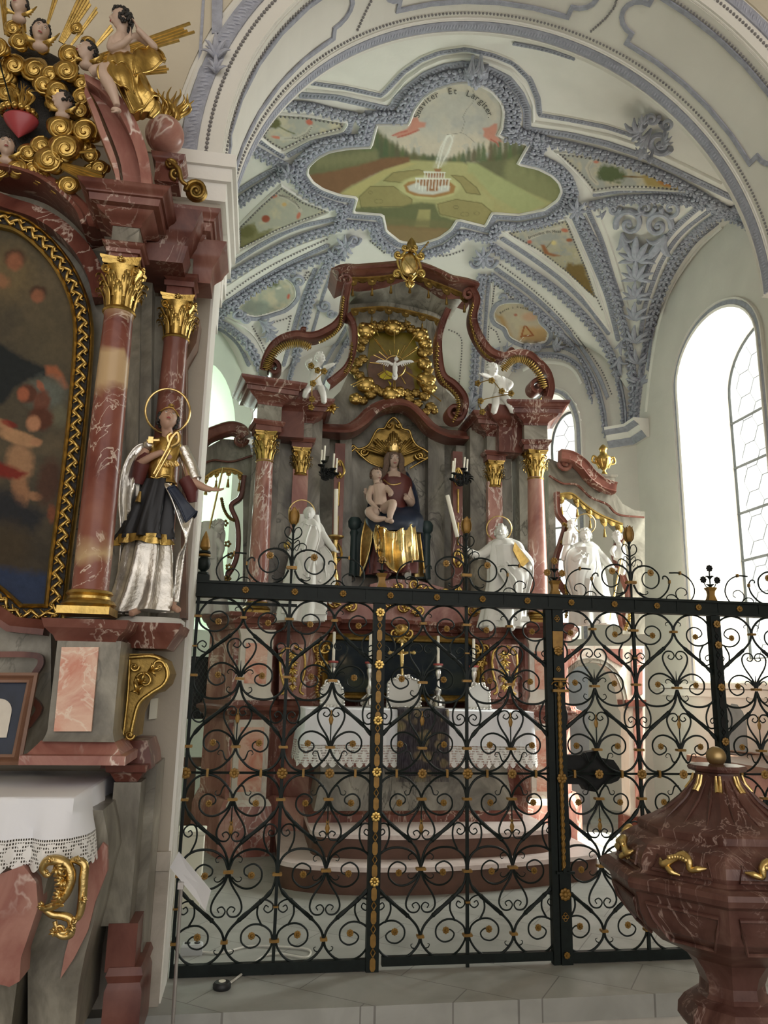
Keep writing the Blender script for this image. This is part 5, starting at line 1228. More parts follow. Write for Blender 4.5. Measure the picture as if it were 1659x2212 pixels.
# steps
def stepped(nm, z0, z1, pts, mat1, mat2):
    m_ = MB(); P = spline([Vector((x, y, 0)) for x, y in pts], 6); P = [(p.x, p.y) for p in P]; P += [(P[-1][0], 2.9), (P[0][0], 2.9)]
    t = thing(nm, *{'altar_step': ('lower curved altar step with pale stone tread and brown riser', 'step'), 'upper_altar_step': ('upper curved altar step directly under the altar table', 'step')}[nm])
    m_.prismz(P, z0, z1-.03); m_.build('riser', mat1, t, .4); m_ = MB()
    cx = sum(p[0] for p in P)/len(P); m_.prismz([(cx+(x-cx)*1.01, y-.02 if y < 2.8 else y) for x, y in P], z1-.03, z1); m_.build('tread', mat2, t, .4)
stepped('altar_step', 0, .18, [(.24, 1.95), (.26, 1.62), (.6, 1.42), (1.1, 1.36), (1.6, 1.40), (2.2, 1.55), (2.62, 1.72), (2.66, 2.0)], 'wood_riser', 'marble_step')
stepped('upper_altar_step', .18, .345, [(.46, 2.0), (.50, 1.74), (.8, 1.62), (1.2, 1.58), (1.7, 1.62), (2.15, 1.72), (2.3, 1.82), (2.32, 2.0)], 'wood_riser', 'marble_step')
# altar table
mt = thing('altar_table', 'stone altar table with pink marble panels standing on the curved steps', 'table', (1.3, 2.5, .345))
m_ = MB(); stack(m_, 1.32, 2.5, .84, .38, [(.345, .02), (.40, .02), (.42, -.02)]); fixn(m_.build('foot', 'marble_red', mt, .4))
m_ = MB(); stack(m_, 1.32, 2.5, .80, .32, [(.40, .02), (.50, .0), (.70, -.03), (.95, .0), (1.12, .03)]); fixn(m_.build('body', 'marble_grey', mt, .4))
m_ = MB(); m_.prism([(.75, 2.165, .75), (1.9, 2.165, .75), (2.0, 2.165, .86), (1.95, 2.165, 1.0), (.7, 2.165, 1.0), (.65, 2.165, .86)], (0, .05, 0)); fixn(m_.build('inlay', 'marble_rose', mt, .4))
m_ = MB(); m_.box((.44, 2.12, 1.12), (2.24, 2.85, 1.19)); m_.build('slab', 'marble_pale', mt)
def uvmesh(o, uvs):
    l = o.data.uv_layers.new(name='UVMap')
    for lp in o.data.loops: l.data[lp.index].uv = uvs[lp.vertex_index]
def tablecloth(nm, label, x0, x1, y0, y1, z, drop, lace_h, per, group=None, sides=True, wav=.012, rep=.14, skirtL=None):
    t = thing(nm, label, 'tablecloth', (x0, y0, z), group)
    m_ = MB(); NX = 60; rows = []
    pts = [(x0, y1)]+[(x0, y1+(y0-y1)*i/14) for i in range(1, 14)]+[(x0+(x1-x0)*i/NX, y0) for i in range(NX+1)]+[(x1, y0+(y1-y0)*i/14) for i in range(1, 15)]
    def at(i, d, k):
        x, y = pts[i]; s_ = i*.9; w = wav*k*(math.sin(s_*1.3)+.6*math.sin(s_*.47+1)+.4*math.sin(s_*2.9))
        nx = -1 if i < 14 else (1 if i > NX+14 else 0); ny = -1 if 14 <= i <= NX+14 else 0
        return Vector((x+nx*(.01+w+.02*k), y+ny*(.01+w+.015*k), z-d))
    N_ = len(pts); rows.append([Vector((x, (y0+y1)/2 if False else y, z+.004)) for x, y in pts])
    for k in range(8): rows.append([at(i, (drop-lace_h)*k/7, k/7) for i in range(N_)])
    m_.grid(rows); m_.add([(x0, y0, z+.004), (x1, y0, z+.004), (x1, y1, z+.004), (x0, y1, z+.004)], [(0, 1, 2, 3)])
    m_.build('cloth', 'linen', t, 1.0)
    l_ = MB(); rows = []; uv = []; L = [0]
    for i in range(1, N_): L.append(L[-1]+math.hypot(pts[i][0]-pts[i-1][0], pts[i][1]-pts[i-1][1]))
    fine = 4; idx = [i/fine for i in range((N_-1)*fine+1)]
    def atf(q_, d, k):
        a = int(q_); b_ = min(N_-1, a+1); f = q_-a; return at(a, d, k).lerp(at(b_, d, k), f)
    for r_ in range(5):
        row = []
        for q_ in idx:
            a = int(q_); b_ = min(N_-1, a+1); u_ = (L[a]+(L[b_]-L[a])*(q_-a))/rep; sc = abs(math.sin(u_*PI*2))*.22+.78
            row.append(atf(q_, drop-lace_h+lace_h*sc*r_/4, 1+.1*r_)); uv.append((u_, 1-r_/4*sc))
        rows.append(row)
    l_.grid(rows); o = l_.build('lace_hem', 'lace', t, 1.0); uvmesh(o, uv); return t
tablecloth('altar_cloth', 'white linen altar cloth with deep lace hem on the altar table behind the grille', .40, 2.28, 2.08, 2.80, 1.195, .44, .17, 0)
# dark woven hanging over the middle of the cloth
tp = thing('altar_hanging', 'dark patterned woven runner with tasselled end hanging over the middle of the white altar cloth', 'tapestry', (1.3, 2.1, 1.2))
m_ = MB(); rows = []
for z, y in [(1.205, 2.75), (1.205, 2.4), (1.207, 2.05), (1.19, 2.03), (1.1, 2.025), (.95, 2.02), (.8, 2.02), (.70, 2.02)]: rows.append([Vector((1.13+.42*i/20, y+.006*math.sin(i*1.9), z)) for i in range(21)])
m_.grid(rows); o = m_.build('woven_cloth', 'tapestry', tp, 1.5); o.modifiers.new('t', 'SOLIDIFY').thickness = .006
m_ = MB()
for i in range(56): x = 1.132+.416*i/55; m_.tube([(x, 2.02, .70), (x+.003*math.sin(i), 2.018, .655)], .0022, 4)
o = m_.build('fringe', 'tapestry', tp)
# ================= FIGURES =================
def rotm(yaw=0, pitch=0, roll=0):
    # columns: right, forward(to viewer), up ; base frame faces the camera side of the chapel
    R = Matrix.Rotation(math.radians(yaw), 3, 'Z') @ Matrix.Rotation(math.radians(-pitch), 3, 'X') @ Matrix.Rotation(math.radians(roll), 3, 'Y')
    return R
def hd(v, c, r, R):   # head-local (x right, y forward, z up) in units of r -> world
    x, y, z = v; return c+(R @ Vector((x*r, -y*r, z*r)))
def head_into(mb_, c, r, R, neck=None, age=0, thin=1.0):
    """r = half the height of the head. skull, jaw, nose, brow, lips, ears"""
    vs = []; seg, rings = 28, 22
    def P(th, a):
        x = math.sin(th)*math.cos(a); y = math.sin(th)*math.sin(a); z = math.cos(th)
        X, Y_, Z = x*.72*thin, y*.86, z
        if z < 0: k = 1-.38*(-z)**1.3; X *= k; Y_ = Y_*(1-.18*(-z)) + .10*(-z)
        if y > 0:
            Y_ *= .93
            for s_ in (-1, 1): Y_ -= .11*math.exp(-((X-s_*.27)/.13)**2-((Z-.10)/.10)**2)
            Y_ += .05*math.exp(-((Z-.26)/.09)**2)*(abs(X) < .5)
            Y_ += .05*math.exp(-((abs(X)-.33)/.16)**2-((Z+.22)/.18)**2)
            Y_ += .07*math.exp(-(X/.16)**2-((Z+.80)/.14)**2)
        return hd((X, Y_, Z), c, r, R)
    vs = [P(0, 0)]+[P(PI*i/rings, 2*PI*k/seg) for i in range(1, rings) for k in range(seg)]+[P(PI, 0)]; L = len(vs)-1
    fs = [(0, 1+k, 1+(k+1) % seg) for k in range(seg)]+[(1+i*seg+k, 1+(i+1)*seg+k, 1+(i+1)*seg+(k+1) % seg, 1+i*seg+(k+1) % seg) for i in range(rings-2) for k in range(seg)]+[(L, 1+(rings-2)*seg+(k+1) % seg, 1+(rings-2)*seg+k) for k in range(seg)]
    mb_.add(vs, fs)
    H = lambda *v: hd(v, c, r, R)
    mb_.tube([H(0, .70, .20), H(0, .84, .0), H(0, .99, -.18), H(0, .86, -.25)], [r*.06, r*.075, r*.10, r*.05], 8)
    for s_ in (-1, 1):
        mb_.ball(H(s_*.09, .86, -.20), r*.065, 7, 5); mb_.ball(H(s_*.70*thin, .02, -.02), (r*.07, r*.13, r*.2), 8, 6)
        mb_.tube([H(s_*.12, .80, .24), H(s_*.27, .80, .30), H(s_*.42, .70, .24)], [r*.03, r*.045, r*.03], 6)
        mb_.ball(H(s_*.27, .70, .10), (r*.12, r*.09, r*.085), 9, 7)
    mb_.tube([H(-.19, .74, -.47), H(-.07, .85, -.43), H(0, .86, -.45), H(.07, .85, -.43), H(.19, .74, -.47)], r*.048, 7)
    mb_.tube([H(-.15, .76, -.52), H(0, .85, -.56), H(.15, .76, -.52)], [r*.04, r*.06, r*.04], 7)
    if neck is not None: mb_.tube([H(0, -.12, -.55), neck], [r*.42, r*.46], 12)
def face_paint(parent, c, r, R, skinlike=True):
    H = lambda *v: hd(v, c, r, R)
    w = MB(); d = MB(); l = MB()
    for s_ in (-1, 1):
        w.ball(H(s_*.27, .735, .10), (r*.085, r*.065, r*.05), 9, 7); d.ball(H(s_*.27, .785, .105), (r*.035, r*.03, r*.035), 8, 6)
        d.tube([H(s_*.14, .80, .245), H(s_*.27, .83, .30), H(s_*.42, .74, .25)], r*.018, 5); d.tube([H(s_*.15, .775, .14), H(s_*.27, .80, .17), H(s_*.39, .73, .12)], r*.014, 5)
    l.tube([H(-.15, .80, -.475), H(-.05, .90, -.45), H(.05, .90, -.45), H(.15, .80, -.475)], r*.028, 6); l.tube([H(-.1, .83, -.52), H(0, .90, -.54), H(.1, .83, -.52)], r*.03, 6)
    parent = next((ch for ch in parent.children if ch.name.startswith(('body', 'head'))), parent)
    w.build('eyes', 'porcelain', parent); d.build('pupils_and_brows', 'hair_dark', parent); l.build('lips', 'heart_red', parent)
def hand_into(mb_, w, tip, pn, s_, curl=.35, side=1):
    """w wrist, tip fingertip target, pn palm normal, s_ hand length; five separate fingers"""
    w = Vector(w); d = (Vector(tip)-w).normalized(); n = Vector(pn); n = (n-d*n.dot(d)).normalized(); sd = d.cross(n)*side
    m_ = Matrix((sd, d, n)).transposed(); mb_.ball(w+d*s_*.27, (s_*.20, s_*.29, s_*.10), 12, 9, rot=m_)
    for i, (o, L) in enumerate(((-.155, .42), (-.05, .50), (.055, .47), (.15, .36))):
        b_ = w+d*s_*.46+sd*s_*o; dd = (d+sd*o*1.1).normalized(); c_ = curl*(1+.15*i)
        p1 = b_+dd*s_*L*.40+n*s_*L*.40*c_*.35; p2 = p1+(dd*math.cos(c_*1.1)+n*math.sin(c_*1.1))*s_*L*.32; p3 = p2+(dd*math.cos(c_*2.0)+n*math.sin(c_*2.0))*s_*L*.25
        mb_.tube([b_-dd*s_*.1, b_, p1, p2, p3], [s_*.055, s_*.055, s_*.05, s_*.044, s_*.030], 7)
    b_ = w+d*s_*.14-sd*s_*.14; mb_.tube([b_, b_-sd*s_*.14+d*s_*.14+n*s_*.03, b_-sd*s_*.18+d*s_*.31+n*s_*.08], [s_*.07, s_*.058, s_*.04], 7)
def robe(mb_, f, rings, folds=9, amp=.10, seed=0, n=44, seg=72, hem=0, twist=.5, cap=True):
    """rings: (cx, cy, rx, off, ry) in pixels of plane f"""
    k = (f(rings[0][0]+1, rings[0][1])-f(rings[0][0], rings[0][1])).length; R = []
    for j in range(5): R.append([p for p in spl1([r[j] for r in rings], 8)])
    V = [Vector((r[0], r[1], r[2])) for r in rings]; S1 = spline(V, 8); S2 = spline([Vector((r[3], r[4], 0)) for r in rings], 8); rows = []; N_ = len(S1); rd = random.Random(seed); ph = [rd.uniform(0, 6.28) for _ in range(6)]
    for i in range(N_):
        t = i/(N_-1); c, o = S1[i], S2[i]; row = []
        for j in range(seg):
            a = 2*PI*j/seg; g = a+.25*math.sin(2*t+ph[0])
            w = math.sin(folds*g+ph[1]+twist*3*t)+.55*math.sin((folds*.5+.5)//1*g+ph[2]-twist*5*t)+.3*math.sin(folds*2*g+ph[3]+2*t)
            w = (abs(w*.5)**.75)*(1 if w > 0 else -1); am = amp*(.5+1.0*t)*1.15
            q = 1+am*w; z = hem*math.sin(3*a+ph[4])*t*t
            p = f(c.x+c.z*q*math.cos(a), c.y+z, 0); p.y = p.y-(o.x*k)-(o.y*k)*q*math.sin(a); row.append(p)
        rows.append(row)
    b0 = len(mb_.v); mb_.grid(rows, True)
    if cap:
        mb_.f.append(tuple(range(b0+seg-1, b0-1, -1))); mb_.f.append(tuple(range(len(mb_.v)-seg, len(mb_.v))))
    return k
def drape(mb_, f, cols, thick=.012, n=6, ripple=0.0, rip_n=3):
    """cloth sheet through columns of (px, py, off) with thickness and soft pleats"""
    k = (f(cols[0][0][0]+1, cols[0][0][1])-f(cols[0][0][0], cols[0][0][1])).length
    G = []
    for c in cols: G.append(spline([f(x, y, o*k) for x, y, o in c], n))
    m_ = min(len(g) for g in G); rows = []
    for i in range(m_):
        line = spline([g[i] for g in G], n)
        rows.append([p-Vector((0, ripple*math.sin(rip_n*2*PI*j/len(line)+i*.12), 0)) for j, p in enumerate(line)])
    mb_.grid(rows); mb_.grid([[p+Vector((.2*thick, thick, 0)) for p in r] for r in rows])
    # close the rim
    w_ = len(rows[0]); rim = rows[0]+[r[-1] for r in rows[1:]]+list(reversed(rows[-1][:-1]))+[r[0] for r in reversed(rows[1:-1])]
    mb_.tube(rim, thick*.55, 6, closed=True)
def halo(parent, f, cx, cy, r, off, w=2.2, tilt=0, mat='gold_bright'):
    k = (f(cx+1, cy)-f(cx, cy)).length; m_ = MB(); m_.tube([f(cx+r*math.cos(a), cy+r*math.sin(a), off*k) for a in [i*2*PI/48 for i in range(48)]], w*k, 8, closed=True); m_.build('halo', mat, parent)
def limb(mb_, f, pts, radii, seg=12):
    k = (f(pts[0][0]+1, pts[0][1])-f(pts[0][0], pts[0][1])).length; S = spline([f(x, y, o*k) for x, y, o in pts], 5); mb_.tube(S, [r*k for r in radii], seg); return k
def curls(mb_, c, r, R, n=60, seed=1, size=.16, low=-.2, front=.25, long=0):
    rd = random.Random(seed)
    for i in range(n):
        z = rd.uniform(low, 1); a = rd.uniform(0, 2*PI); x = math.cos(a); y = math.sin(a)
        if y > front and z < .62: continue
        q = math.sqrt(max(0, 1-z*z)); mb_.ball(hd((x*q*.76, y*q*.9-.03, z*1.02+.02), c, r, R), (r*size, r*size, r*size*(1.1+long)), 7, 5)
PV = lambda f, x, y, o: f(x, y, o*(f(x+1, y)-f(x, y)).length)
def px_k(f, x, y): return (f(x+1, y)-f(x, y)).length

# --- white saint with halo, left of the niche
f = onY(2.60); t = thing('saint_statue', 'white statue of a veiled female saint with thin gold halo left of the niche', 'statue', f(655, 1345))
k = px_k(f, 655, 1200)
b_ = MB(); robe(b_, f, [(667, 1122, 12, 8, 10), (668, 1135, 26, 8, 17), (664, 1160, 38, 8, 22), (660, 1200, 34, 8, 22), (658, 1240, 40, 8, 26), (654, 1290, 46, 8, 28), (648, 1343, 52, 8, 30)], 8, .16, 3, hem=2); b_.build('robe', 'statue_white', t, 1.2)
b_ = MB(); drape(b_, f, [[(652, 1128, 18), (632, 1155, 24), (622, 1190, 26), (640, 1230, 24)], [(668, 1135, 30), (655, 1165, 36), (650, 1200, 36), (655, 1240, 34)], [(684, 1135, 26), (690, 1160, 34), (680, 1200, 38), (672, 1250, 36)]], .014, 5, .012, 4)
drape(b_, f, [[(690, 1185, 20), (700, 1215, 26), (706, 1260, 20)], [(702, 1180, 24), (716, 1200, 26), (722, 1235, 20)]], .012, 5, .01, 2); b_.build('mantle', 'statue_white', t, 1.2)
R = rotm(-8, 4, 6); c = PV(f, 668, 1112, 14); hr = 15*k
s_ = MB(); head_into(s_, c, hr, R, PV(f, 667, 1140, 8)); limb(s_, f, [(668, 1140, 8), (664, 1200, 8)], [22, 24]); limb(s_, f, [(648, 1145, 8), (630, 1165, 20), (640, 1180, 34)], [9, 8, 6]); hand_into(s_, PV(f, 640, 1180, 34), PV(f, 655, 1168, 40), (0, -1, 0), 17*k, .4)
limb(s_, f, [(676, 1142, 8), (690, 1145, 8), (708, 1170, 18), (722, 1188, 24)], [9, 8, 6]); hand_into(s_, PV(f, 720, 1188, 24), PV(f, 738, 1196, 26), (0, -1, .4), 17*k, .2); sculpt(s_, 'body', 'statue_white', t, .006, 2)
b_ = MB(); b_.ball(c+Vector((0, .034, .016)), (hr*.92, hr*.95, hr*1.08), 16, 12); b_.tube([c+Vector((-.06, .02, 0)), PV(f, 650, 1150, 12)], [hr*.5, hr*.7], 9); b_.tube([c+Vector((.06, .02, 0)), PV(f, 686, 1152, 12)], [hr*.5, hr*.7], 9); b_.build('veil', 'statue_white', t)
halo(t, f, 652, 1108, 28, 2, 1.4)
b_ = MB(); b_.ball(PV(f, 620, 1178, 30), (.03, .02, .035)); b_.build('gilt_attribute', 'gold', t)
b_ = MB(); stack(b_, t.location.x, 2.60, .2, .13, [(1.975, 0), (2.02, -.01)]); b_.build('statue_base', 'statue_white', t, .4)
# small attendant child at her side
t2 = thing('putto_statue', 'small white child figure sitting at the foot of the veiled saint', 'statue', f(705, 1290)); s_ = MB()
c = PV(f, 708, 1222, 18); head_into(s_, c, 10*k, rotm(20, 0, 0), PV(f, 706, 1240, 14)); limb(s_, f, [(706, 1238, 14), (706, 1262, 14)], [11, 12]); limb(s_, f, [(700, 1262, 14), (690, 1280, 26), (692, 1300, 20)], [8, 7, 4]); limb(s_, f, [(712, 1262, 14), (718, 1282, 24), (712, 1304, 18)], [8, 7, 4]); limb(s_, f, [(698, 1242, 14), (690, 1258, 24)], [5, 4]); limb(s_, f, [(715, 1242, 14), (722, 1256, 22), (716, 1268, 28)], [5, 4, 3]); sculpt(s_, 'body', 'statue_white', t2, .006, 2)
b_ = MB(); curls(b_, c, 10*k, rotm(20, 0, 0), 50, 4); b_.build('hair', 'statue_white', t2)

# --- bearded apostle with a gilt book, right of the niche
f = onY(2.60); t = thing('apostle_statue', 'white statue of a bearded saint holding a gilded book, right of the niche', 'statue', f(1090, 1362)); k = px_k(f, 1090, 1250)
b_ = MB(); robe(b_, f, [(1085, 1165, 18, 6, 12), (1088, 1178, 36, 6, 20), (1092, 1210, 42, 6, 24), (1092, 1250, 40, 6, 24), (1088, 1300, 42, 6, 26), (1082, 1355, 46, 6, 30)], 7, .17, 11, hem=2); b_.build('robe', 'statue_white', t, 1.2)
b_ = MB(); drape(b_, f, [[(1108, 1175, 18), (1130, 1195, 24), (1150, 1230, 26), (1138, 1290, 22), (1128, 1345, 16)], [(1095, 1215, 32), (1110, 1230, 38), (1125, 1250, 40), (1120, 1300, 34), (1108, 1350, 26)], [(1070, 1225, 30), (1085, 1245, 38), (1098, 1275, 38), (1095, 1320, 32), (1085, 1352, 26)]], .016, 5, .016, 5)
b_.build('mantle', 'statue_white', t, 1.2)
R = rotm(-28, 8, -6); c = PV(f, 1082, 1150, 8); hr = 17*k
s_ = MB(); head_into(s_, c, hr, R, PV(f, 1084, 1180, 6)); limb(s_, f, [(1085, 1180, 6), (1090, 1240, 6)], [28, 30]); limb(s_, f, [(1060, 1185, 8), (1035, 1200, 16), (1015, 1192, 28)], [12, 10, 7]); hand_into(s_, PV(f, 1017, 1192, 28), PV(f, 1002, 1178, 32), (0, -1, 0), 18*k, .2)
limb(s_, f, [(1118, 1190, 8), (1142, 1215, 16), (1140, 1232, 30)], [13, 11, 7]); hand_into(s_, PV(f, 1146, 1228, 30), PV(f, 1128, 1236, 38), (0, -.3, -1), 17*k, .7, -1)
for x in (1062, 1108): limb(s_, f, [(x, 1350, 10), (x-3, 1358, 30)], [8, 6])
sculpt(s_, 'body', 'statue_white', t, .006, 2)
b_ = MB(); curls(b_, c, hr, R, 90, 5, .15, -.3)
for i in range(26): a = (i/25-.5)*2.4; b_.ball(hd((math.sin(a)*.5, .62*math.cos(a)+.05, -.62-.35*math.cos(a*1.2)+.08*(i % 3)), c, hr, R), hr*.17, 7, 5)
b_.build('hair_and_beard', 'statue_white', t); halo(t, f, 1078, 1142, 27, 0, 1.4)
b_ = MB(); q = [PV(f, *p) for p in ((1112, 1170, 34), (1108, 1188, 34), (1128, 1226, 38), (1143, 1212, 38))]; b_.hexa(q, [p+Vector((.012, .045, .0)) for p in q]); b_.build('book', 'gold', t, .3)
b_ = MB(); stack(b_, t.location.x, 2.60, .2, .13, [(1.975, 0), (2.02, -.01)]); b_.build('statue_base', 'statue_white', t, .4)

# --- saint under the right wing arch with a gilt staff
f = onY(3.15); t = thing('staff_saint_statue', 'white robed saint statue with a long gilded staff under the right wing arch', 'statue', f(1270, 1352)); k = px_k(f, 1270, 1250)
b_ = MB(); robe(b_, f, [(1262, 1172, 16, 4, 10), (1258, 1186, 34, 4, 18), (1258, 1215, 40, 4, 22), (1265, 1260, 40, 4, 22), (1272, 1300, 40, 4, 24), (1278, 1350, 44, 4, 26)], 7, .18, 21, hem=2); b_.build('robe', 'statue_white', t, 1.2)
b_ = MB(); drape(b_, f, [[(1245, 1180, 16), (1225, 1195, 20), (1222, 1240, 18), (1238, 1300, 16)], [(1262, 1195, 30), (1250, 1215, 34), (1245, 1250, 30), (1255, 1300, 24)], [(1285, 1195, 22), (1290, 1225, 30), (1280, 1260, 32), (1275, 1300, 26)]], .016, 5, .014, 5); b_.build('mantle', 'statue_white', t, 1.2)
R = rotm(-25, 4, -4); c = PV(f, 1264, 1158, 6); hr = 16*k; s_ = MB(); head_into(s_, c, hr, R, PV(f, 1263, 1185, 4)); limb(s_, f, [(1262, 1185, 4), (1262, 1240, 4)], [26, 28]); limb(s_, f, [(1240, 1190, 8), (1240, 1210, 24), (1258, 1200, 32)], [10, 9, 6]); hand_into(s_, PV(f, 1256, 1200, 32), PV(f, 1268, 1208, 34), (0, -1, 0), 15*k, .4)
limb(s_, f, [(1288, 1192, 6), (1308, 1212, 14), (1322, 1228, 18)], [10, 9, 6]); hand_into(s_, PV(f, 1320, 1226, 18), PV(f, 1336, 1232, 18), (0, -1, 0), 16*k, .6); sculpt(s_, 'body', 'statue_white', t, .006, 2)
b_ = MB(); curls(b_, c, hr, R, 90, 9, .15, -.3)
for i in range(20): a = (i/19-.5)*2.2; b_.ball(hd((math.sin(a)*.48, .62*math.cos(a)+.05, -.62-.25*math.cos(a*1.2)+.06*(i % 3)), c, hr, R), hr*.16, 7, 5)
b_.build('hair_and_beard', 'statue_white', t); halo(t, f, 1264, 1132, 22, 0, 1.2)
b_ = MB(); b_.tube([PV(f, 1352, 1155, 20), PV(f, 1316, 1345, 20)], .009, 7); b_.build('staff', 'gold_bright', t)
# --- grey man leaning under the left wing arch
t = thing('leaning_saint_statue', 'grey figure leaning forward with a gilded lance under the left wing arch', 'statue', f(455, 1330)); b_ = MB()
robe(b_, f, [(452, 1128, 16, 4, 10), (456, 1150, 28, 4, 18), (452, 1190, 26, 4, 18), (450, 1230, 28, 4, 20), (452, 1280, 32, 4, 22), (455, 1328, 36, 4, 24)], 6, .18, 31); b_.build('robe', 'statue_grey', t, 1.2)
c = PV(f, 470, 1140, 14); R = rotm(60, -25, 0); s_ = MB(); head_into(s_, c, 15*k, R, PV(f, 456, 1152, 6)); limb(s_, f, [(455, 1150, 4), (452, 1210, 4)], [20, 22]); limb(s_, f, [(460, 1160, 10), (478, 1180, 18), (474, 1205, 22)], [9, 8, 5]); hand_into(s_, PV(f, 474, 1203, 22), PV(f, 472, 1222, 24), (-1, 0, 0), 16*k, .4); limb(s_, f, [(452, 1154, 6), (440, 1150, 10), (425, 1140, 20)], [9, 8, 6]); sculpt(s_, 'body', 'statue_grey', t, .006, 2)
b_ = MB(); curls(b_, c, 15*k, R, 70, 8); b_.build('hair', 'statue_grey', t); b_ = MB(); b_.tube([PV(f, 482, 1010, 14), PV(f, 436, 1215, 22)], .009, 7); b_.build('lance', 'gold_bright', t)

# --- putti on the cornice ends, plus small ones in the right wing
def putto(f, label, c, look, torso, arms, legs, sc=1.0, mat='porcelain', wing=None, wmat='gold_dull', name='putto_statue', hair='porcelain', bloom=(), bm='gold_dull'):
    t = thing(name, label, 'statue', PV(f, *torso[-1])); k = px_k(f, c[0], c[1])*1.0; s_ = MB(); hc = PV(f, *c); R = rotm(*look); r = 17*sc*k
    head_into(s_, hc, r, R, PV(f, *torso[0])); limb(s_, f, torso, [14*sc, 17*sc, 18*sc, 16*sc][:len(torso)])
    for a in arms:
        limb(s_, f, a, [7*sc, 6.5*sc, 4*sc]); w = PV(f, *a[-1]); e = PV(f, *a[-2]); hand_into(s_, w, w+(w-e)*.5, (0, -1, .2), 11*sc*k, .35)
    for a in legs:
        limb(s_, f, a, [11*sc, 9*sc, 7.5*sc, 4.5*sc][:len(a)]); w = PV(f, *a[-1]); e = PV(f, *a[-2]); s_.ball(w+Vector((0, -.012, -.004)), (4.5*sc*k, 8*sc*k, 3.5*sc*k), 9, 7)
    sculpt(s_, 'body', mat, t, .0055, 2)
    b_ = MB(); curls(b_, hc, r, R, 80, int(c[0]), .17, -.35); b_.build('hair', hair, t)
    if bloom:
        b_ = MB()
        for (x, y, o) in bloom:
            for q in range(5): b_.ball(PV(f, x+4*math.cos(q*1.256), y+4*math.sin(q*1.256), o), .016, 7, 5)
        S = spline([PV(f, *p) for p in bloom], 5); b_.tube(S, .005, 5); b_.build('garland', bm, t)
    return t
f = onY(2.78)
putto(f, 'white putto with a garland climbing on the left cornice of the high altar', (692, 774, 14), (30, 10, -10), [(685, 795, 8), (680, 818, 8), (684, 838, 10)], [[(672, 798, 10), (664, 784, 18), (672, 776, 28)], [(700, 795, 10), (712, 790, 18), (722, 786, 24)]], [[(674, 835, 12), (662, 845, 22), (658, 858, 14)], [(692, 836, 12), (698, 852, 20), (700, 870, 14)]], .8, bloom=[(672, 790, 34), (686, 800, 36), (700, 802, 34), (676, 828, 32), (674, 862, 28), (672, 880, 26)])
putto(f, 'white putto holding gilded flowers on the right cornice of the high altar', (1064, 800, 16), (25, 0, 8), [(1078, 818, 8), (1084, 836, 8), (1080, 856, 10)], [[(1066, 820, 10), (1050, 812, 20), (1040, 808, 28)], [(1092, 822, 10), (1104, 830, 20), (1096, 842, 30)]], [[(1072, 856, 12), (1070, 876, 22), (1066, 892, 14)], [(1088, 856, 12), (1100, 872, 22), (1108, 890, 16)]], .85, bloom=[(1032, 828, 30), (1062, 822, 34), (1084, 845, 36), (1104, 850, 34), (1038, 866, 28), (1042, 890, 26)])
f = onY(3.12)
putto(f, 'small white winged child head and bust high in the right wing beside the staff', (1333, 1160, 8), (-20, 0, 0), [(1338, 1178, 6), (1340, 1195, 6), (1338, 1210, 6)], [[(1328, 1182, 8), (1322, 1192, 16), (1326, 1200, 22)]], [[(1340, 1210, 6), (1346, 1225, 10), (1344, 1240, 8)]], .7)
putto(f, 'small white child perched inside the right wing against the bright window', (1234, 1134, 8), (-30, 0, 0), [(1228, 1150, 6), (1226, 1165, 6), (1226, 1178, 6)], [[(1236, 1152, 8), (1244, 1162, 14), (1240, 1172, 18)]], [[(1226, 1178, 6), (1220, 1195, 10), (1216, 1210, 8)]], .6)

# --- enthroned Madonna and child
f = onY(3.30); k = px_k(f, 850, 1150)
t = thing('madonna_statue', 'crowned seated Madonna statue in red gown with blue and gold mantle in the niche', 'statue', f(850, 1245))
th = thing('throne', 'dark green throne with ball-topped arm posts beneath the seated Madonna', 'throne', f(850, 1250)); b_ = MB()
for x in (766, 925): b_.lathe([(.055, 0), (.05, .04), (.045, .4), (.055, .44), (.045, .47), (.07, .50), (.075, .56), (.05, .60), (.01, .61)], Vector((f(x, 1245).x, 3.42, f(850, 1245).z)), 16)
b_.box((f(772, 1200).x, 3.38, f(850, 1245).z), (f(918, 1200).x, 3.48, f(850, 1130).z)); b_.build('throne_frame', 'wood_throne', th)
b_ = MB(); limbs = MB()
robe(b_, f, [(850, 1022, 16, 6, 12), (852, 1037, 33, 8, 20), (853, 1060, 34, 8, 22), (850, 1090, 28, 8, 22), (848, 1120, 31, 14, 28)], 6, .05, 41); b_.build('gown', 'cloth_wine', t, 1.2)
b_ = MB(); robe(b_, f, [(845, 1175, 44, 46, 20), (843, 1215, 47, 42, 24), (842, 1246, 50, 40, 30)], 9, .16, 45); b_.build('skirt', 'cloth_wine', t, 1.2)
b_ = MB(); robe(b_, f, [(846, 1100, 46, 8, 22), (845, 1122, 58, 26, 40), (843, 1142, 60, 38, 44), (843, 1160, 55, 46, 34)], 5, .08, 43, twist=1); 
drape(b_, f, [[(800, 1070, 10), (790, 1120, 14), (778, 1180, 20), (776, 1240, 20)], [(812, 1100, 30), (805, 1140, 50), (798, 1190, 50), (800, 1235, 44)]], .016, 5, .01, 3)
drape(b_, f, [[(872, 1020, 8), (884, 1060, 10), (888, 1110, 14), (902, 1180, 18)], [(880, 1022, 0), (898, 1060, 0), (908, 1120, 4), (916, 1190, 8)]], .016, 5, .006, 2); b_.build('blue_mantle', 'cloth_blue', t, 1.2)
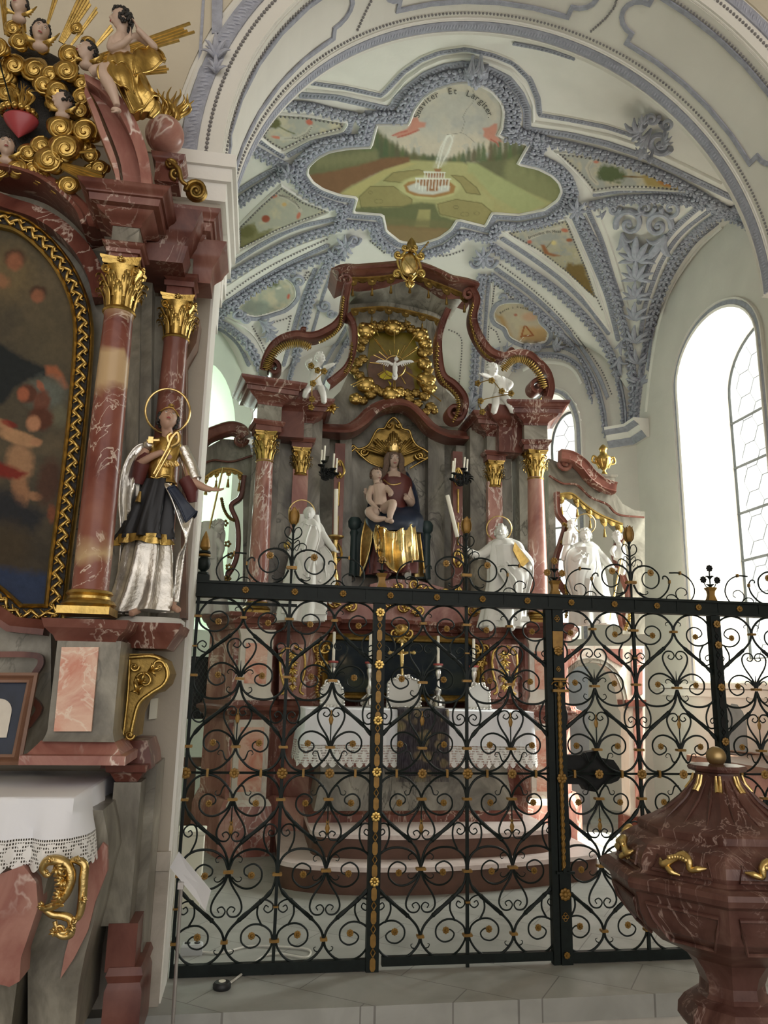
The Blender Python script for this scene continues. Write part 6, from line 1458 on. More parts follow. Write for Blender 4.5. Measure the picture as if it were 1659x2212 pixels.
b_ = MB(); drape(b_, f, [[(812, 1135, 72), (808, 1160, 82), (812, 1192, 80)], [(828, 1140, 84), (830, 1175, 90), (832, 1215, 84)], [(850, 1150, 86), (852, 1200, 88), (856, 1236, 80)], [(872, 1140, 84), (876, 1185, 90), (880, 1215, 84)], [(896, 1130, 72), (900, 1165, 80), (904, 1208, 74)]], .014, 5, .022, 5)
drape(b_, f, [[(902, 1120, 20), (908, 1160, 24), (918, 1245, 20)], [(888, 1125, 50), (894, 1180, 54), (896, 1245, 48)]], .014, 5, .012, 3); drape(b_, f, [[(790, 1120, 40), (780, 1170, 40), (778, 1245, 36)], [(806, 1128, 60), (802, 1170, 62), (792, 1215, 56)]], .014, 5, .012, 3)
b_.build('gold_mantle', 'gold_bright', t, 1.2)
c = PV(f, 850, 993, 14); hr = 21*k; R = rotm(2, -4, 0); s_ = MB(); head_into(s_, c, hr, R, PV(f, 851, 1030, 8), thin=.92); limb(s_, f, [(851, 1030, 4), (850, 1100, 4), (846, 1150, 20), (846, 1180, 40)], [14, 12, 12, 14]); limb(s_, f, [(851, 1022, 10), (851, 1036, 12)], [15, 20]); limb(s_, f, [(826, 1042, 8), (800, 1075, 16), (792, 1062, 40)], [11, 9, 6]); hand_into(s_, PV(f, 790, 1068, 38), PV(f, 790, 1050, 44), (0, -1, 0), 17*k, .3)
limb(s_, f, [(874, 1042, 8), (888, 1085, 18), (877, 1075, 44)], [11, 9, 6]); hand_into(s_, PV(f, 880, 1078, 42), PV(f, 872, 1056, 50), (-.6, -1, 0), 18*k, .6); limb(s_, f, [(838, 1175, 40), (836, 1242, 56)], [12, 9]); limb(s_, f, [(862, 1175, 40), (878, 1240, 60)], [12, 9]); sculpt(s_, 'body', 'skin_pale', t, .0055, 2); face_paint(t, c, hr, R)
b_ = MB(); b_.ball(c+Vector((0, .02, .015)), (hr*.88, hr*1.0, hr*1.05), 16, 12)
for s1 in (-1, 1): b_.tube(spline([hd((s1*.5, .3, .6), c, hr, R), hd((s1*.78, .35, 0), c, hr, R), hd((s1*.8, .3, -.8), c, hr, R), PV(f, 850+s1*24, 1035, 14), PV(f, 850+s1*27, 1075, 12)], 4), [hr*.25, hr*.3, hr*.32, hr*.3, hr*.1], 9, flat=.6, ref=(0, 1, 0))
b_.build('hair', 'hair_brown', t); b_ = MB(); b_.tube(spline([PV(f, 829, 1037, 22), PV(f, 840, 1045, 28), PV(f, 853, 1047, 30), PV(f, 868, 1042, 26), PV(f, 876, 1034, 20)], 4), .009, 6); b_.build('collar', 'gold_bright', t)
b_ = MB(); b_.tube([PV(f, 846+30*math.sin(i*.3)*.3, 1088+i*1.2, 30) for i in range(3)], .004, 5)
cz = c.z+hr*.72; b_.v = []; b_.f = []
rows = [[Vector((c.x+.068*(1+.16*q)*math.cos(a), c.y+.068*(1+.16*q)*math.sin(a), cz+q*.05+(.035*max(0, math.cos(4*a-PI*0)) if q == 1 else 0))) for a in [i*2*PI/48 for i in range(48)]] for q in (0, .35, 1)]
b_.grid(rows, True); b_.tube(rows[0], .009, 6, closed=True)
for i in range(8):
    a = i*PI/4; p = Vector((c.x+.08*math.cos(a), c.y+.08*math.sin(a), cz+.06+(.03 if i % 2 == 0 else 0)))
    for q in (Vector((0, 0, .035)), Vector((.018*math.sin(a), -.018*math.cos(a), .018)), Vector((-.018*math.sin(a), .018*math.cos(a), .018))): b_.ball(p+q, .011, 7, 5)
    b_.tube([p-Vector((0, 0, .03)), p+Vector((0, 0, .03))], .006, 5)
b_.build('crown', 'gold_bright', t)
b_ = MB(); limb(b_, f, [(832, 1236, 56), (834, 1243, 76)], [9, 7]); b_.build('shoe', 'cloth_red', t); b_ = MB(); limb(b_, f, [(879, 1236, 58), (881, 1243, 78)], [9, 7]); b_.build('shoe', 'silver', t)
# child on her knee
t = thing('christ_child_statue', 'bare child figure sitting on the left knee of the seated Madonna', 'statue', PV(f, 820, 1112, 60)); s_ = MB(); c = PV(f, 813, 1026, 46); R = rotm(28, -4, 0); hr = 15.5*k
head_into(s_, c, hr, R, PV(f, 815, 1046, 48)); limb(s_, f, [(817, 1048, 48), (820, 1072, 50), (820, 1096, 54)], [14, 14, 16]); limb(s_, f, [(803, 1052, 50), (797, 1078, 60), (814, 1098, 72)], [6.5, 6, 4]); hand_into(s_, PV(f, 813, 1097, 72), PV(f, 822, 1102, 76), (0, -1, -.3), 11*k, .4)
limb(s_, f, [(833, 1052, 50), (844, 1064, 62), (842, 1070, 72)], [6.5, 6, 4]); hand_into(s_, PV(f, 842, 1068, 70), PV(f, 846, 1074, 80), (0, -1, 0), 11*k, .3); limb(s_, f, [(812, 1104, 60), (798, 1106, 84), (812, 1120, 92), (834, 1120, 94)], [11, 10, 8, 4]); limb(s_, f, [(830, 1100, 60), (848, 1088, 92), (843, 1110, 96), (843, 1122, 96)], [11, 9.5, 7, 4.5]); s_.ball(PV(f, 845, 1126, 100), (6*k, 8*k, 5*k), 9, 7); s_.ball(PV(f, 838, 1124, 98), (7*k, 6*k, 5*k), 9, 7)
sculpt(s_, 'body', 'skin_pale', t, .005, 2); face_paint(t, c, hr, R); b_ = MB(); curls(b_, c, hr, R, 120, 77, .13, -.5, .1); b_.build('hair', 'hair_brown', t)
b_ = MB()
for i in range(34): b_.ball(PV(f, 818+3*math.sin(i*.3), 1100+i*2.4, 92-i*.2), .0055, 6, 5)
for a, b2 in (((816, 1185, 86), (816, 1200, 86)), ((811, 1190, 86), (821, 1190, 86))): b_.tube([PV(f, *a), PV(f, *b2)], .004, 5)
t = thing('rosary', 'dark bead rosary with cross hanging from the hand of the seated child', 'rosary', PV(f, 818, 1100, 92)); b_.build('beads', 'hair_dark', t)
# ================= PAINTED SURFACES =================
def lin(c): return np.array([((v/255)/12.92 if v/255 <= .04045 else ((v/255+.055)/1.055)**2.4) for v in c])
def vnoise(X, Y, s, seed=0):
    r = np.random.RandomState(seed).rand(64, 64); x = X/s+31.3; y = Y/s+17.1; xi = np.floor(x).astype(int); yi = np.floor(y).astype(int); fx = x-xi; fy = y-yi; fx = fx*fx*(3-2*fx); fy = fy*fy*(3-2*fy)
    g = lambda a, b_: r[a % 64, b_ % 64]
    return (g(xi, yi)*(1-fx)+g(xi+1, yi)*fx)*(1-fy)+(g(xi, yi+1)*(1-fx)+g(xi+1, yi+1)*fx)*fy
def fbm(X, Y, s, seed=0): return .5*vnoise(X, Y, s, seed)+.3*vnoise(X, Y, s/2.1, seed+1)+.2*vnoise(X, Y, s/4.3, seed+2)
def npin(X, Y, P):
    c = np.zeros(X.shape, bool); n = len(P)
    for i in range(n):
        x1, y1 = P[i]; x2, y2 = P[i-1]
        if y1 == y2: continue
        m_ = ((y1 > Y) != (y2 > Y)) & (X < (x2-x1)*(Y-y1)/(y2-y1)+x1); c ^= m_
    return c
def segd(X, Y, P, closed=True):
    d = np.full(X.shape, 1e9); n = len(P)
    for i in range(n if closed else n-1):
        x1, y1 = P[i]; x2, y2 = P[(i+1) % n]; dx, dy = x2-x1, y2-y1; L = dx*dx+dy*dy+1e-9; t = np.clip(((X-x1)*dx+(Y-y1)*dy)/L, 0, 1); d = np.minimum(d, np.hypot(X-x1-t*dx, Y-y1-t*dy))
    return d
class Paint:
    def __init__(s, X, Y, base): s.X, s.Y = X, Y; s.C = np.tile(lin(base), (len(X), 1)).astype(float)
    def mix(s, m_, col): m_ = np.clip(m_, 0, 1)[:, None]; s.C = s.C*(1-m_)+lin(col)*m_; return s
    def poly(s, P, col, soft=1.5, a=1.0, jit=0, js=8, seed=3):
        X, Y = s.X, s.Y
        if jit: X = X+jit*(fbm(X, Y, js, seed)-.5)*2; Y = Y+jit*(fbm(X, Y, js, seed+9)-.5)*2
        i = npin(X, Y, P); d = segd(X, Y, P); return s.mix(a*np.where(i, np.clip(.5+d/soft/2, 0, 1), np.clip(.5-d/soft/2, 0, 1)), col)
    def ell(s, cx, cy, rx, ry, col, rot=0, soft=.3, a=1.0, jit=0):
        t = math.radians(rot); x = s.X-cx; y = s.Y-cy
        if jit: x = x+jit*(fbm(s.X, s.Y, 9, 5)-.5)*2; y = y+jit*(fbm(s.X, s.Y, 9, 8)-.5)*2
        u = (x*math.cos(t)+y*math.sin(t))/rx; v = (-x*math.sin(t)+y*math.cos(t))/ry; r = np.hypot(u, v); return s.mix(a*np.clip((1+soft/2-r)/soft, 0, 1), col)
    def line(s, P, w, col, a=1.0, soft=1): return s.mix(a*np.clip((w/2+soft/2-segd(s.X, s.Y, P, False))/soft, 0, 1), col)
    def grain(s, sc, amt, seed=1): s.C *= (1+amt*(fbm(s.X, s.Y, sc, seed)-.5)*2)[:, None]; return s
def painted(name, poly, mapf, step, fn, mat='pigment', off=.006, parent=None, dup_=True):
    xs = [p[0] for p in poly]; ys = [p[1] for p in poly]; x0, x1, y0, y1 = min(xs), max(xs), min(ys), max(ys)
    nx = int((x1-x0)/step)+2; ny = int((y1-y0)/step)+2; GX_, GY_ = np.meshgrid(x0+np.arange(nx)*step, y0+np.arange(ny)*step); ins = npin(GX_.ravel(), GY_.ravel(), poly).reshape(GX_.shape)
    cell = ins[:-1, :-1] | ins[1:, :-1] | ins[:-1, 1:] | ins[1:, 1:]
    use = np.zeros(GX_.shape, bool); use[:-1, :-1] |= cell; use[1:, :-1] |= cell; use[:-1, 1:] |= cell; use[1:, 1:] |= cell
    idx = -np.ones(GX_.shape, int); idx[use] = np.arange(use.sum()); X = GX_[use]; Y = GY_[use]
    V = [mapf(float(a), float(b_), off) for a, b_ in zip(X, Y)]
    cy, cx = np.nonzero(cell); F_ = [(int(idx[a, b_]), int(idx[a+1, b_]), int(idx[a+1, b_+1]), int(idx[a, b_+1])) for a, b_ in zip(cy, cx)]
    p = fn(X, Y); m_ = MB(); m_.v = V; m_.f = F_; me = bpy.data.meshes.new(name)
    wl = Vector((0, 0, 0)); q = parent
    if parent is not None:
        while q.parent is not None: q = q.parent
        wl = WL.get(q, wl)
    me.from_pydata([v-wl for v in V], [], F_); me.materials.append(MATS[mat]); me.shade_smooth()
    ca = me.color_attributes.new('pig', 'FLOAT_COLOR', 'POINT'); buf = np.ones((len(V), 4), np.float32); buf[:, :3] = np.clip(p.C, 0, 1); ca.data.foreach_set('color', buf.ravel())
    o = bpy.data.objects.new(name, me); COL.objects.link(o); o.parent = parent; return o
# coarse-cached vault lookup: interpolate the ray hits on a 6 px lattice
_vl = {}
def VF(x, y, off=0.0):
    g = 6; i, j = math.floor(x/g), math.floor(y/g); fx, fy = x/g-i, y/g-j
    def c(a, b_):
        k = (a, b_)
        if k not in _vl: _vl[k] = VR(a*g, b_*g)
        return _vl[k]
    (p0, n0), (p1, n1), (p2, n2), (p3, n3) = c(i, j), c(i+1, j), c(i, j+1), c(i+1, j+1)
    p = (p0*(1-fx)+p1*fx)*(1-fy)+(p2*(1-fx)+p3*fx)*fy; n = (n0*(1-fx)+n1*fx)*(1-fy)+(n2*(1-fx)+n3*fx)*fy; return p+n*off
def fresco(X, Y):
    p = Paint(X, Y, (188, 186, 176)); p.mix(np.clip((fbm(X, Y, 45, 2)-.42)*2.2, 0, .8), (205, 196, 178)); p.mix(np.clip((.45-fbm(X, Y, 30, 6))*2, 0, .6), (164, 166, 166)); p.mix(np.clip((Y-270)/70, 0, .6)*(fbm(X, Y, 20, 8) > .4), (214, 200, 176))
    p.line([(894, 262), (900, 240), (912, 220), (932, 202), (958, 192), (990, 188), (1020, 193), (1045, 206), (1062, 228), (1066, 252)], 15, (199, 192, 176), .9)
    G = (122, 118, 84); 
    p.poly([(660, 310), (780, 318), (815, 280), (850, 310), (880, 330), (1020, 350), (1120, 320), (1150, 300), (1230, 400), (1200, 440), (900, 380), (800, 370), (660, 400)], (112, 112, 82), 5, 1, 3)
    rd = random.Random(4)
    for i in range(34):   # cypresses
        x = 790+i*11.2+rd.uniform(-3, 3); far = 1-abs(i/34-.42)*1.9; h = 18+62*max(0, 1-max(0, far)*1.15)+rd.uniform(-5, 5); b_ = 352-max(0, i-17)*.8+max(0, 8-i)*-2
        if x < 800: b_ -= 10
        p.poly([(x-7, b_), (x-5, b_-h*.6), (x, b_-h), (x+5, b_-h*.6), (x+7, b_)], (96+rd.randint(-8, 14), 102+rd.randint(-6, 12), 74), 3, .95, 2)
    p.poly([(1080, 400), (1088, 355), (1110, 340), (1140, 330), (1160, 365), (1210, 390), (1222, 430), (1180, 450), (1120, 430)], (128, 130, 92), 6, .9, 4)
    for i in range(5): p.ell(1105+i*22, 378+i*11, 12, 30, (150, 150, 108), 0, .7, .6, 5)
    p.poly([(660, 345), (700, 342), (760, 335), (815, 325), (813, 352), (770, 362), (700, 372), (668, 380)], (118, 118, 84), 5, .9, 3)
    for i in range(9): p.ell(690+i*15, 350-i*2, 8, 14, (142, 140, 104), 0, .8, .5, 4)
    ground = [(664, 385), (720, 410), (800, 380), (880, 345), (1000, 350), (1060, 380), (1200, 440), (1050, 490), (1000, 480), (960, 530), (860, 530), (820, 460), (760, 455), (770, 425), (690, 410)]
    p.poly(ground, (176, 172, 122), 3); p.poly([(664, 378), (700, 372), (770, 358), (830, 340), (884, 338), (885, 350), (830, 366), (760, 400), (730, 420), (690, 410)], (132, 98, 70), 3, 1, 1.5); p.poly([(730, 422), (830, 366), (884, 350), (900, 352), (840, 376), (775, 422)], (188, 178, 122), 2)
    p.poly([(1010, 350), (1030, 352), (1180, 440), (1130, 460), (1060, 420), (1010, 372)], (170, 174, 124), 3, 1, 1); p.poly([(1000, 380), (1020, 372), (1070, 430), (1060, 470), (1100, 460)], (176, 166, 116), 3, .6)
    for P in ([(828, 390), (850, 372), (905, 366), (925, 372), (915, 384), (870, 394)], [(975, 378), (1000, 380), (1030, 405), (1038, 420), (1008, 416), (995, 395)], [(776, 425), (800, 402), (850, 402), (890, 430), (888, 445), (780, 448)], [(945, 440), (985, 430), (1040, 438), (1064, 458), (1048, 487), (985, 470), (950, 462)]):
        p.poly(P, (158, 148, 100), 1.5); p.line(P+[P[0]], 2.2, (122, 116, 74), .9)
    p.ell(928, 404, 66, 26, (192, 190, 138), 0, .15); 
    p.poly([(762, 448), (870, 446), (890, 438), (910, 436), (940, 440), (950, 465), (985, 475), (965, 500), (820, 490), (760, 460)], (108, 112, 78), 3, .95, 2); p.poly([(905, 452), (930, 452), (928, 490), (895, 490)], (168, 160, 110), 2)
    p.poly([(820, 482), (970, 492), (950, 530), (860, 530), (830, 505)], (142, 118, 84), 4, .9, 3); p.poly([(835, 470), (985, 478), (975, 492), (835, 484)], (124, 120, 84), 4, .8, 2)
    for (x, y, r) in ((818, 434, 9), (1004, 462, 9), (800, 415, 5), (985, 447, 6), (1030, 460, 6)): p.line([(x+r*math.cos(a), y+r*.55*math.sin(a)) for a in [i*PI/6 for i in range(13)]], 1.3, (126, 118, 78), .9)
    # fountain
    p.poly([(872, 400), (882, 392), (905, 388), (950, 388), (972, 392), (984, 402), (980, 416), (960, 422), (938, 426), (915, 424), (895, 422), (878, 414)], (168, 128, 78), 1.5); p.poly([(880, 402), (900, 394), (950, 394), (972, 402), (970, 412), (935, 420), (905, 418), (884, 411)], (206, 206, 196), 2)
    p.poly([(905, 386), (970, 386), (965, 399), (948, 402), (945, 412), (922, 412), (922, 402), (908, 400)], (158, 112, 76), 1.5); p.poly([(920, 374), (960, 374), (956, 384), (924, 384)], (160, 112, 76), 1.5); p.poly([(938, 364), (954, 364), (950, 374), (941, 374)], (160, 110, 72), 1)
    W_ = (232, 232, 222)
    for x in range(900, 976, 7): p.line([(x, 386), (x-2, 404+(x*7 % 9))], 2.6, W_, .85)
    for x in range(918, 964, 6): p.line([(x, 372), (x-1, 384+(x*5 % 6))], 2.4, W_, .85)
    p.line([(898, 385), (974, 386)], 3, W_, .9); p.line([(916, 371), (962, 372)], 3, W_, .9)
    p.line([(946, 362), (955, 325), (964, 298), (972, 290), (978, 302), (968, 330), (958, 345)], 3.5, W_, .9); p.line([(942, 352), (952, 318), (966, 292)], 3, W_, .7); p.line([(952, 360), (972, 315), (980, 292)], 2.4, W_, .6); p.poly([(938, 360), (960, 300), (982, 290), (962, 352)], (214, 212, 200), 6, .5)
    # ribbons
    RB = (200, 142, 124)
    p.poly([(890, 254), (902, 252), (906, 262), (920, 264), (918, 274), (905, 276), (900, 284), (886, 290), (868, 296), (846, 292), (862, 284), (878, 278), (886, 270)], RB, 2); p.line([(905, 280), (880, 290), (858, 296)], 3, (176, 88, 74), .8); p.line([(880, 282), (862, 286), (848, 292)], 2.5, (182, 92, 78), .8)
    p.poly([(1074, 266), (1068, 266), (1056, 274), (1042, 276), (1046, 284), (1044, 294), (1056, 302), (1072, 308), (1078, 316), (1074, 304), (1086, 306), (1078, 298), (1070, 292), (1074, 280)], RB, 2); p.line([(1060, 300), (1074, 308), (1076, 315)], 2.5, (176, 88, 74), .8)
    p.line([(1027, 185), (1022, 196), (1026, 208), (1020, 222), (1008, 236), (1000, 252), (1004, 262), (1000, 276), (996, 286), (985, 288), (966, 290)], 1.1, (120, 116, 108), .8); p.line([(996, 286), (1006, 290), (1018, 300), (1024, 306)], 1, (125, 120, 112), .7)
    p.grain(7, .07); p.grain(60, .06, 5); return p
o = painted('trim_fresco', FR, VF, 2.0, fresco, off=.004); o.name = 'trim_60'; o['kind'] = 'structure'
def lettering(txt, centre, rx, ry, a0, a1, size, mapf, off=.012, mat='dark_text', name='trim_61'):
    """upright capitals set round an arc; a0,a1 degrees (0 = right, 90 = top)"""
    m_ = MB(); widths = []; objs = []
    for ch in txt:
        if ch == ' ': widths.append(.42); objs.append(None); continue
        cu = bpy.data.curves.new('t', 'FONT'); cu.body = ch; cu.size = 1.0; ob = bpy.data.objects.new('t', cu); COL.objects.link(ob)
        bpy.context.view_layer.update(); dg = bpy.context.evaluated_depsgraph_get(); me = bpy.data.meshes.new_from_object(ob.evaluated_get(dg)); xs = [v.co.x for v in me.vertices]; widths.append((max(xs)-min(xs))+.12 if xs else .3)
        objs.append((me, min(xs) if xs else 0)); bpy.data.objects.remove(ob)
    T = sum(widths); s = 0
    for ch, w, ob in zip(txt, widths, objs):
        t = (s+w/2)/T; s += w
        if ob is None: continue
        a = math.radians(a0+(a1-a0)*t); px, py = centre[0]+rx*math.cos(a), centre[1]-ry*math.sin(a)
        # outward normal of the ellipse is the letter's up
        ux, uy = math.cos(a)/rx, -math.sin(a)/ry; l = math.hypot(ux, uy); ux, uy = ux/l, uy/l; rx_, ry_ = -uy, ux
        if (a1-a0) > 0: rx_, ry_ = uy, -ux; ux, uy = -ux, -uy
        me, x0 = ob; vs = []
        for v in me.vertices:
            x = (v.co.x-x0-(w-.12)/2)*size; y = (v.co.y-.35)*size; vs.append(mapf(px+rx_*x+ux*y, py+ry_*x+uy*y, off))
        m_.add(vs, [tuple(p.vertices) for p in me.polygons])
    o = m_.build(name, mat, None, 0); o['kind'] = 'structure'; return o
lettering('Suaviter  Et  Largiter.', (980, 262), 82, 68, 172, 8, 19, VF)
def small_panel(nm, poly, fn, step=2.0):
    o = painted(nm, poly, VF, step, fn, off=.004); o['kind'] = 'structure'
def sky_(X, Y, c1=(182, 180, 165), c2=(206, 196, 168)): p = Paint(X, Y, c1); p.mix(np.clip((fbm(X, Y, 22, 3)-.45)*3, 0, .8), c2); return p
def pan_lt(X, Y):
    p = sky_(X, Y, (176, 176, 166)); p.ell(590, 264, 16, 12, (104, 104, 66), 0, .4, 1, 6); p.line([(602, 272), (620, 282), (636, 288)], 3, (110, 112, 74), .8); p.ell(668, 263, 8, 6, (196, 110, 90), 30, .6); p.ell(598, 296, 12, 3, (206, 130, 108), 10, .6)
    p.line([(672, 274), (662, 288), (640, 298), (608, 299)], 9, (200, 196, 182)); p.line([(672, 274), (662, 288), (640, 298), (614, 299)], 2, (120, 112, 100), .6); p.grain(6, .06); return p
small_panel('trim_62', P_LT, pan_lt)
def pan_ll(X, Y):
    p = sky_(X, Y); p.poly([(515, 540), (516, 500), (535, 486), (548, 482), (560, 500), (588, 494), (560, 520)], (134, 130, 90), 3, 1, 5); p.ell(533, 500, 18, 12, (112, 108, 66), 0, .5, 1, 5); p.ell(574, 472, 9, 8, (160, 84, 62), 0, .3); p.ell(614, 441, 5, 4, (214, 178, 120), 0, .6)
    p.ell(592, 424, 9, 3, (206, 130, 108), -20, .6); p.ell(645, 465, 4, 8, (200, 118, 96), 20, .6); p.line([(602, 420), (622, 428), (640, 440), (650, 455)], 8, (200, 194, 180)); p.line([(602, 420), (622, 428), (640, 440), (648, 450)], 2, (120, 112, 100), .6); p.grain(6, .06); return p
small_panel('trim_63', P_LL, pan_ll)
def pan_rt(X, Y):
    p = sky_(X, Y, (176, 176, 170)); p.ell(1320, 376, 30, 17, (96, 108, 74), 5, .4, 1, 8); p.line([(1345, 380), (1385, 382), (1400, 380)], 3, (128, 100, 62)); p.poly([(1385, 378), (1420, 378), (1500, 412), (1400, 402)], (172, 150, 96), 4, 1, 3); p.ell(1440, 396, 20, 6, (176, 120, 68), 15, .6)
    p.line([(1276, 348), (1268, 362), (1276, 382), (1290, 396)], 8, (200, 194, 180)); p.line([(1276, 350), (1270, 362), (1277, 382), (1288, 394)], 2, (120, 112, 100), .5); p.ell(1288, 349, 6, 3, (206, 130, 108), 0, .6); p.grain(6, .06); return p
small_panel('trim_64', P_RT, pan_rt)
def pan_rc(X, Y):
    p = sky_(X, Y, (172, 172, 166)); p.mix(np.clip((Y-520)/30, 0, .7)*(fbm(X, Y, 9, 4) > .45), (190, 182, 150)); p.poly([(1168, 528), (1176, 528), (1186, 545), (1212, 552), (1196, 554), (1176, 548)], (162, 108, 74), 2); p.line([(1180, 535), (1193, 520)], 1.5, (110, 90, 66)); p.ell(1196, 524, 5, 5, (226, 210, 150), 0, .6); p.ell(1230, 518, 7, 4, (170, 104, 72), 0, .4)
    p.poly([(1218, 580), (1228, 568), (1260, 572), (1300, 672), (1255, 625)], (132, 110, 66), 4, 1, 5); p.line([(1142, 514), (1170, 502), (1210, 492)], 9, (206, 200, 186)); p.ell(1144, 522, 5, 4, (200, 118, 96), 0, .6); p.ell(1220, 497, 8, 4, (204, 124, 100), 10, .6); p.grain(5, .08); return p
small_panel('trim_65', P_RC, pan_rc)
lettering('Errantibus illis Micat', (1200, 620), 125, 122, 118, 84, 8.5, VF, name='trim_66')
def med_r(X, Y):
    p = sky_(X, Y, (196, 184, 162)); p.poly([(1068, 680), (1085, 680), (1098, 705), (1112, 738), (1090, 710)], (188, 152, 104), 4, .9, 3); p.poly([(1118, 735), (1125, 706), (1182, 705), (1182, 740)], (196, 160, 110), 5, .9, 3); p.ell(1144, 684, 16, 9, (206, 168, 140), 0, .7); p.ell(1114, 680, 4, 2.5, (180, 110, 90), 0, .5)
    for a, b_ in (((1133, 704), (1126, 728)), ((1136, 704), (1152, 724)), ((1126, 726), (1152, 724))): p.line([a, b_], 3.4, (160, 96, 56))
    p.grain(6, .06); return p
small_panel('trim_67', MEDR, med_r)
lettering('Recta à Recto', (1118, 690), 44, 28, 150, 55, 7.5, VF, name='trim_68')
def med_l(X, Y):
    p = sky_(X, Y, (170, 174, 158)); p.ell(585, 612, 16, 8, (100, 104, 66), -10, .5, 1, 6); p.line([(536, 645), (560, 628), (585, 614)], 4, (150, 136, 92)); p.poly([(515, 668), (540, 646), (575, 655), (600, 668), (560, 682)], (140, 148, 138), 4, .8, 4); p.ell(602, 622, 6, 2.5, (216, 214, 200), -20, .6); p.ell(623, 640, 3, 6, (196, 104, 84), 15, .6); p.line([(612, 604), (626, 614), (631, 632)], 5, (200, 196, 180)); p.grain(6, .06); return p
small_panel('trim_69', MEDL, med_l)
lettering('Ioluunt Lustrat', (606, 462), 44, 42, 95, 18, 7.5, VF, name='trim_70')
lettering('Vana Habeta', (640, 262), 34, 34, 250, 345, 6.5, VF, name='trim_71')
# ================= SIDE ALTAR AT THE LEFT =================
sa = thing('side_altar', 'dark red and grey marble side altar with gilded capitals at the left edge', 'altar', (-.75, -.6, .99))
def sp(m_, nm, mat, sm=.5, label=None):
    o = m_.build(nm, mat, sa, sm); fixn(o)
    if label: o['label'] = label
    return o
def slab2(Y, pts, depth, mat, nm, off=0):
    m_ = MB(); slabpx(m_, Y, pts, depth, off); return sp(m_, nm, mat)
slab2(-.56, [(-120, 420), (60, 420), (150, 470), (200, 540), (330, 560), (320, 1335), (-120, 1335)], .24, 'marble_grey', 'retable_wall')
slab2(-.60, [(283, 560), (305, 560), (292, 1335), (262, 1335)], .1, 'marble_grey', 'pilaster_strip')
slab2(-.50, [(305, 600), (326, 600), (306, 1335), (284, 1335)], .15, 'iron_plain', 'black_strip')  # solid black strip beside the pilaster strip
m_ = MB(); slabpx(m_, -.46, [(326, 640), (415, 640), (395, 830), (388, 1335), (300, 1335)], .14); sp(m_, 'back_pier', 'marble_grey')
m_ = MB(); slabpx(m_, -.44, [(395, 700), (432, 690), (424, 740), (402, 780), (402, 1335), (385, 1335)], .12); sp(m_, 'outer_pier', 'wood_dark')
# two columns
def column(Y, xb0, xb1, yb, xt0, xt1, yt, captop, mat):
    a = PY((xb0+xb1)/2, yb, Y); b_ = PY((xt0+xt1)/2, yt, Y); r = (PY(xb1, yb, Y)-PY(xb0, yb, Y)).length/2; c = Vector(((a.x+b_.x)/2, Y, 0))
    sh_ = shaft(sa, c.x, Y, a.z, b_.z, r, mat, 'column'); zt = PY((xt0+xt1)/2, captop, Y).z; capital(sh_, (c.x, Y, b_.z), r*.85, zt-b_.z); return c, a.z, b_.z, zt, r
c1, z1a, z1b, z1t, r1 = column(-.92, 160, 240, 1290, 218, 284, 680, 572, 'marble_column')
c2, z2a, z2b, z2t, r2 = column(-.58, 318, 384, 1290, 334, 392, 736, 648, 'marble_red')
attic_base(LASTS[-2], c1.x, -.92, z1a-.075, r1*1.0, 'gold', 'column_base')
def ent2(c, Y, z, s, zt, rot=0, over=1.0, hd=None):
    H = zt-z; hw = s; hd = hd or s
    m_ = MB(); stack(m_, c.x, Y, hw, hd, [(z, 0), (z+H*.12, 0), (z+H*.12, .01), (z+H*.18, .012)]+cym(z+H*.18, z+H*.25, .025)+[(z+H*.26, .03)], rot); sp(m_, 'architrave', 'marble_red')
    m_ = MB(); stack(m_, c.x, Y, hw-.004, hd-.004, [(z+H*.26, 0), (z+H*.56, 0)], rot); sp(m_, 'frieze', 'marble_grey')
    m_ = MB(); stack(m_, c.x, Y, hw, hd, [(z+H*.55, 0), (z+H*.58, .01)]+cym(z+H*.58, z+H*.74, .06*over)+[(z+H*.76, .085*over), (z+H*.86, .09*over), (z+H*.87, .10*over)]+[(zz, .10*over+e) for zz, e in cym(z+H*.88, z+H*.98, .03*over)]+[(z+H, .135*over)], rot); sp(m_, 'cornice', 'marble_red')
zc1 = PY(250, 402, -1.05).z; ent2(c1, -.90, z1t, .062, zc1)
zc2 = PY(400, 455, -.7).z; ent2(c2, -.57, z2t, .06, zc2, 0, .9)
m_ = MB(); stack(m_, (c1.x+c2.x)/2+.02, -.62, .11, .16, [(z1t+.12, 0), (z1t+.2, .02)]+cym(z1t+.2, z1t+.3, .05)+[(z1t+.36, .08)]); sp(m_, 'link_cornice', 'marble_red')
m_ = MB(); stack(m_, c2.x+.10, -.52, .045, .08, [(z2t+.1, 0)]+cym(z2t+.16, z2t+.26, .05)+[(z2t+.30, .07)]); sp(m_, 'cornice_return', 'marble_red')
# arched mouldings above the painting
ARC = [(-120, 345), (-60, 350), (0, 372), (60, 385), (110, 405), (155, 438), (190, 475), (205, 510)]
m_ = MB(); mouldpx(m_, -.66, ARC, 0, 0, True, prof=[(-.04, -.1), (-.04, .03), (-.025, .04), (-.02, .07), (.01, .09), (.02, .11), (.04, .12), (.045, -.1)]); sp(m_, 'arch_cornice', 'marble_red')
m_ = MB(); mouldpx(m_, -.60, [(-120, 420), (-40, 428), (20, 450), (80, 470), (130, 500), (175, 545), (205, 600), (218, 650)], 0, 0, True, prof=[(-.05, -.03), (-.05, .02), (.0, .035), (.03, .05), (.035, -.03)]); sp(m_, 'inner_arch_moulding', 'marble_red')
